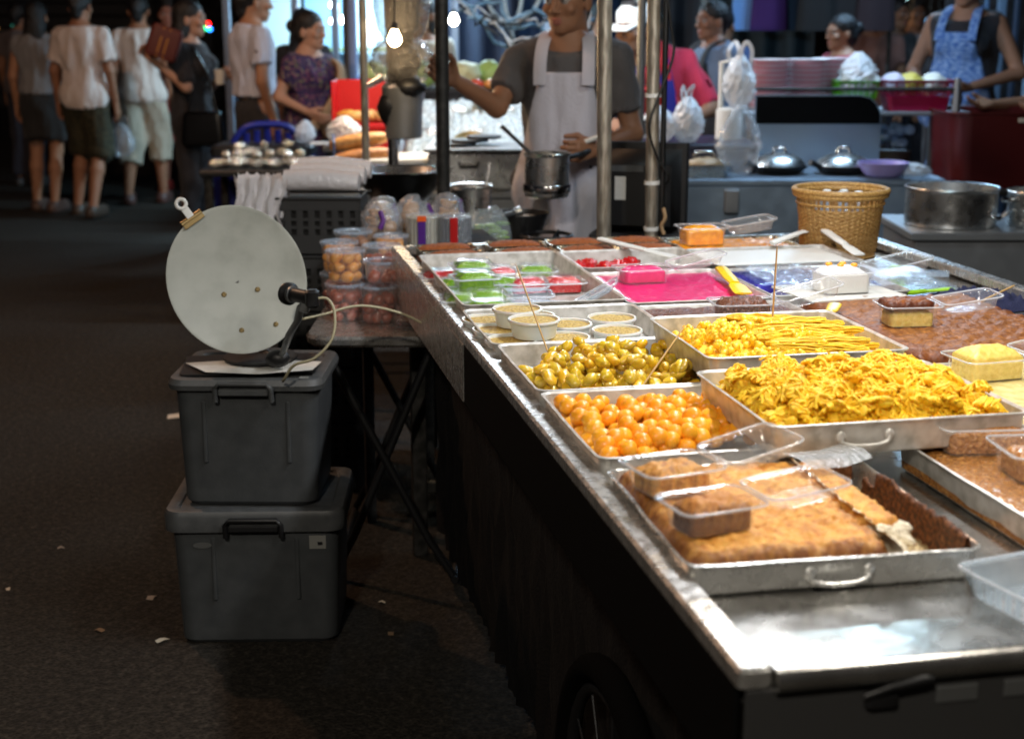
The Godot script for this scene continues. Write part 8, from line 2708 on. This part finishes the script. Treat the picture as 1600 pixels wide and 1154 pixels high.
	person("person", "man in white shirt and long khaki shorts walking away, right of the polo shirt", F(-2.95, 0, 11.95), PI + 0.1, {height = 1.63, skin = Color(0.3, 0.14, 0.075), hair = "short", shirt = Color(0.6, 0.52, 0.46), sleeve = 0.65, hem = -0.08, neckline = 0.0, legs = Color(0.4, 0.35, 0.27), leg_len = 1.4, leg_wide = 0.04, shoes = Color(0.1, 0.05, 0.04),
		pose = {knR = Vector3(-0.1, 0.5, 0.08), anR = Vector3(-0.12, 0.085, 0.02), knL = Vector3(0.11, 0.48, 0.0), anL = Vector3(0.14, 0.09, -0.12)}})
	person("person", "woman with long dark hair, grey top and black short skirt at the left", F(-3.62, 0, 11.5), PI - 0.1, {height = 1.58, female = true, skin = Color(0.36, 0.18, 0.1), hair = "long", shirt = Color(0.2, 0.2, 0.21), sleeve = 0.3, hem = 0.04, legs = Color(0.02, 0.02, 0.022), leg_len = 0.8, skirt = true, shoes = Color(0.1, 0.06, 0.05),
		pose = {knL = Vector3(0.09, 0.49, 0.05), anL = Vector3(0.1, 0.085, 0.0), anR = Vector3(-0.1, 0.09, -0.12)}})
	person("person", "person facing the camera in red, half hidden behind the khaki shorts", F(-2.93, 0, 12.9), 0.1, {height = 1.6, skin = Color(0.4, 0.17, 0.11), hair = "short", shirt = Color(0.12, 0.03, 0.03), legs = Color(0.45, 0.05, 0.04), leg_len = 1.1, shoes = Color(0.4, 0.05, 0.04)})
	# more shoppers in the dark behind
	var dim := [[0.62, 10.6, 0.4, Color(0.1, 0.13, 0.2), "shopper in navy, far behind the jointed pole", "short", false], [1.02, 10.9, -0.9, Color(0.03, 0.03, 0.04), "dark shopper left of the man in blue, far behind", "long", true], [1.42, 10.2, 2.6, Color(0.05, 0.09, 0.2), "shopper in dark blue behind the pink plates, back turned", "short", false], [2.62, 10.9, -0.4, Color(0.2, 0.1, 0.08), "shopper in rust brown behind the seated woman", "short", false], [2.95, 11.6, 0.5, Color(0.07, 0.08, 0.09), "shopper in charcoal between fence and seated woman", "bun", true], [3.3, 12.4, 0.2, Color(0.3, 0.32, 0.36), "shopper in pale grey before the bar fence", "short", false], [-1.95, 12.6, 0.3, Color(0.05, 0.05, 0.07), "dark shopper far behind the blue chair", "short", false], [-4.3, 13.2, 2.8, Color(0.12, 0.1, 0.1), "dim walker at the lane's far left, seen from behind", "short", false], [-0.55, 9.2, -0.3, Color(0.45, 0.42, 0.36), "shopper in cream right of the mixer, far behind", "long", true]]
	for q in dim:
		person("person", q[4], F(q[0], 0, q[1]), q[2], {height = 1.5 + 0.1 * absf(sin(q[0] * 9.0)), cell = 0.024, female = q[6], skin = tan_skin, hair = q[5], shirt = q[3], legs = Color(0.03, 0.03, 0.04), shoes = Color(0.05, 0.05, 0.05)})
	bag("clear bag carried by the man in white polo", F(-2.98, 0.42, 11.35), Vector3(0.2, 0.26, 0.14), M.bag_clear, 31, true)

func _ready() -> void:
	rng.seed = 20
	var cam := Camera3D.new()
	cam.name = "camera"
	add_child(cam)
	cam.position = Vector3(0, 1.5, 0)
	cam.rotation.x = -0.23759
	cam.fov = 28.14
	cam.current = true
	var at := CameraAttributesPhysical.new()
	at.frustum_focal_length = 47.86
	at.frustum_focus_distance = 2.75
	at.exposure_aperture = 4.0
	at.frustum_near = 0.05
	at.frustum_far = 200.0
	cam.attributes = at
	var we := WorldEnvironment.new()
	we.name = "world"
	var e := Environment.new()
	e.background_mode = Environment.BG_SKY
	var sky := Sky.new()
	var sm := ProceduralSkyMaterial.new()
	sm.sky_top_color = Color(0.02, 0.03, 0.06)
	sm.sky_horizon_color = Color(0.09, 0.09, 0.11)
	sm.ground_bottom_color = Color(0.01, 0.01, 0.01)
	sm.ground_horizon_color = Color(0.06, 0.06, 0.07)
	sky.sky_material = sm
	e.sky = sky
	e.tonemap_mode = Environment.TONE_MAPPER_LINEAR
	e.tonemap_exposure = 1.13
	e.sdfgi_enabled = true
	e.ssao_enabled = true
	e.ssil_enabled = true
	we.environment = e
	add_child(we)
	var t0 := Time.get_ticks_msec()
	materials()
	lamps()
	far_side()
	stall()
	poles()
	cook_stall()
	left_back()
	right_stall()
	left_side()
	sweets()
	var t1 := Time.get_ticks_msec()
	hand_open = make_hand(0.45, 0.2)
	hand_grip = make_hand(1.25, 0.9)
	head_male = make_head(false)
	head_female = make_head(true)
	crowd()
	print("built in %d ms, people %d ms" % [Time.get_ticks_msec() - t0, Time.get_ticks_msec() - t1])
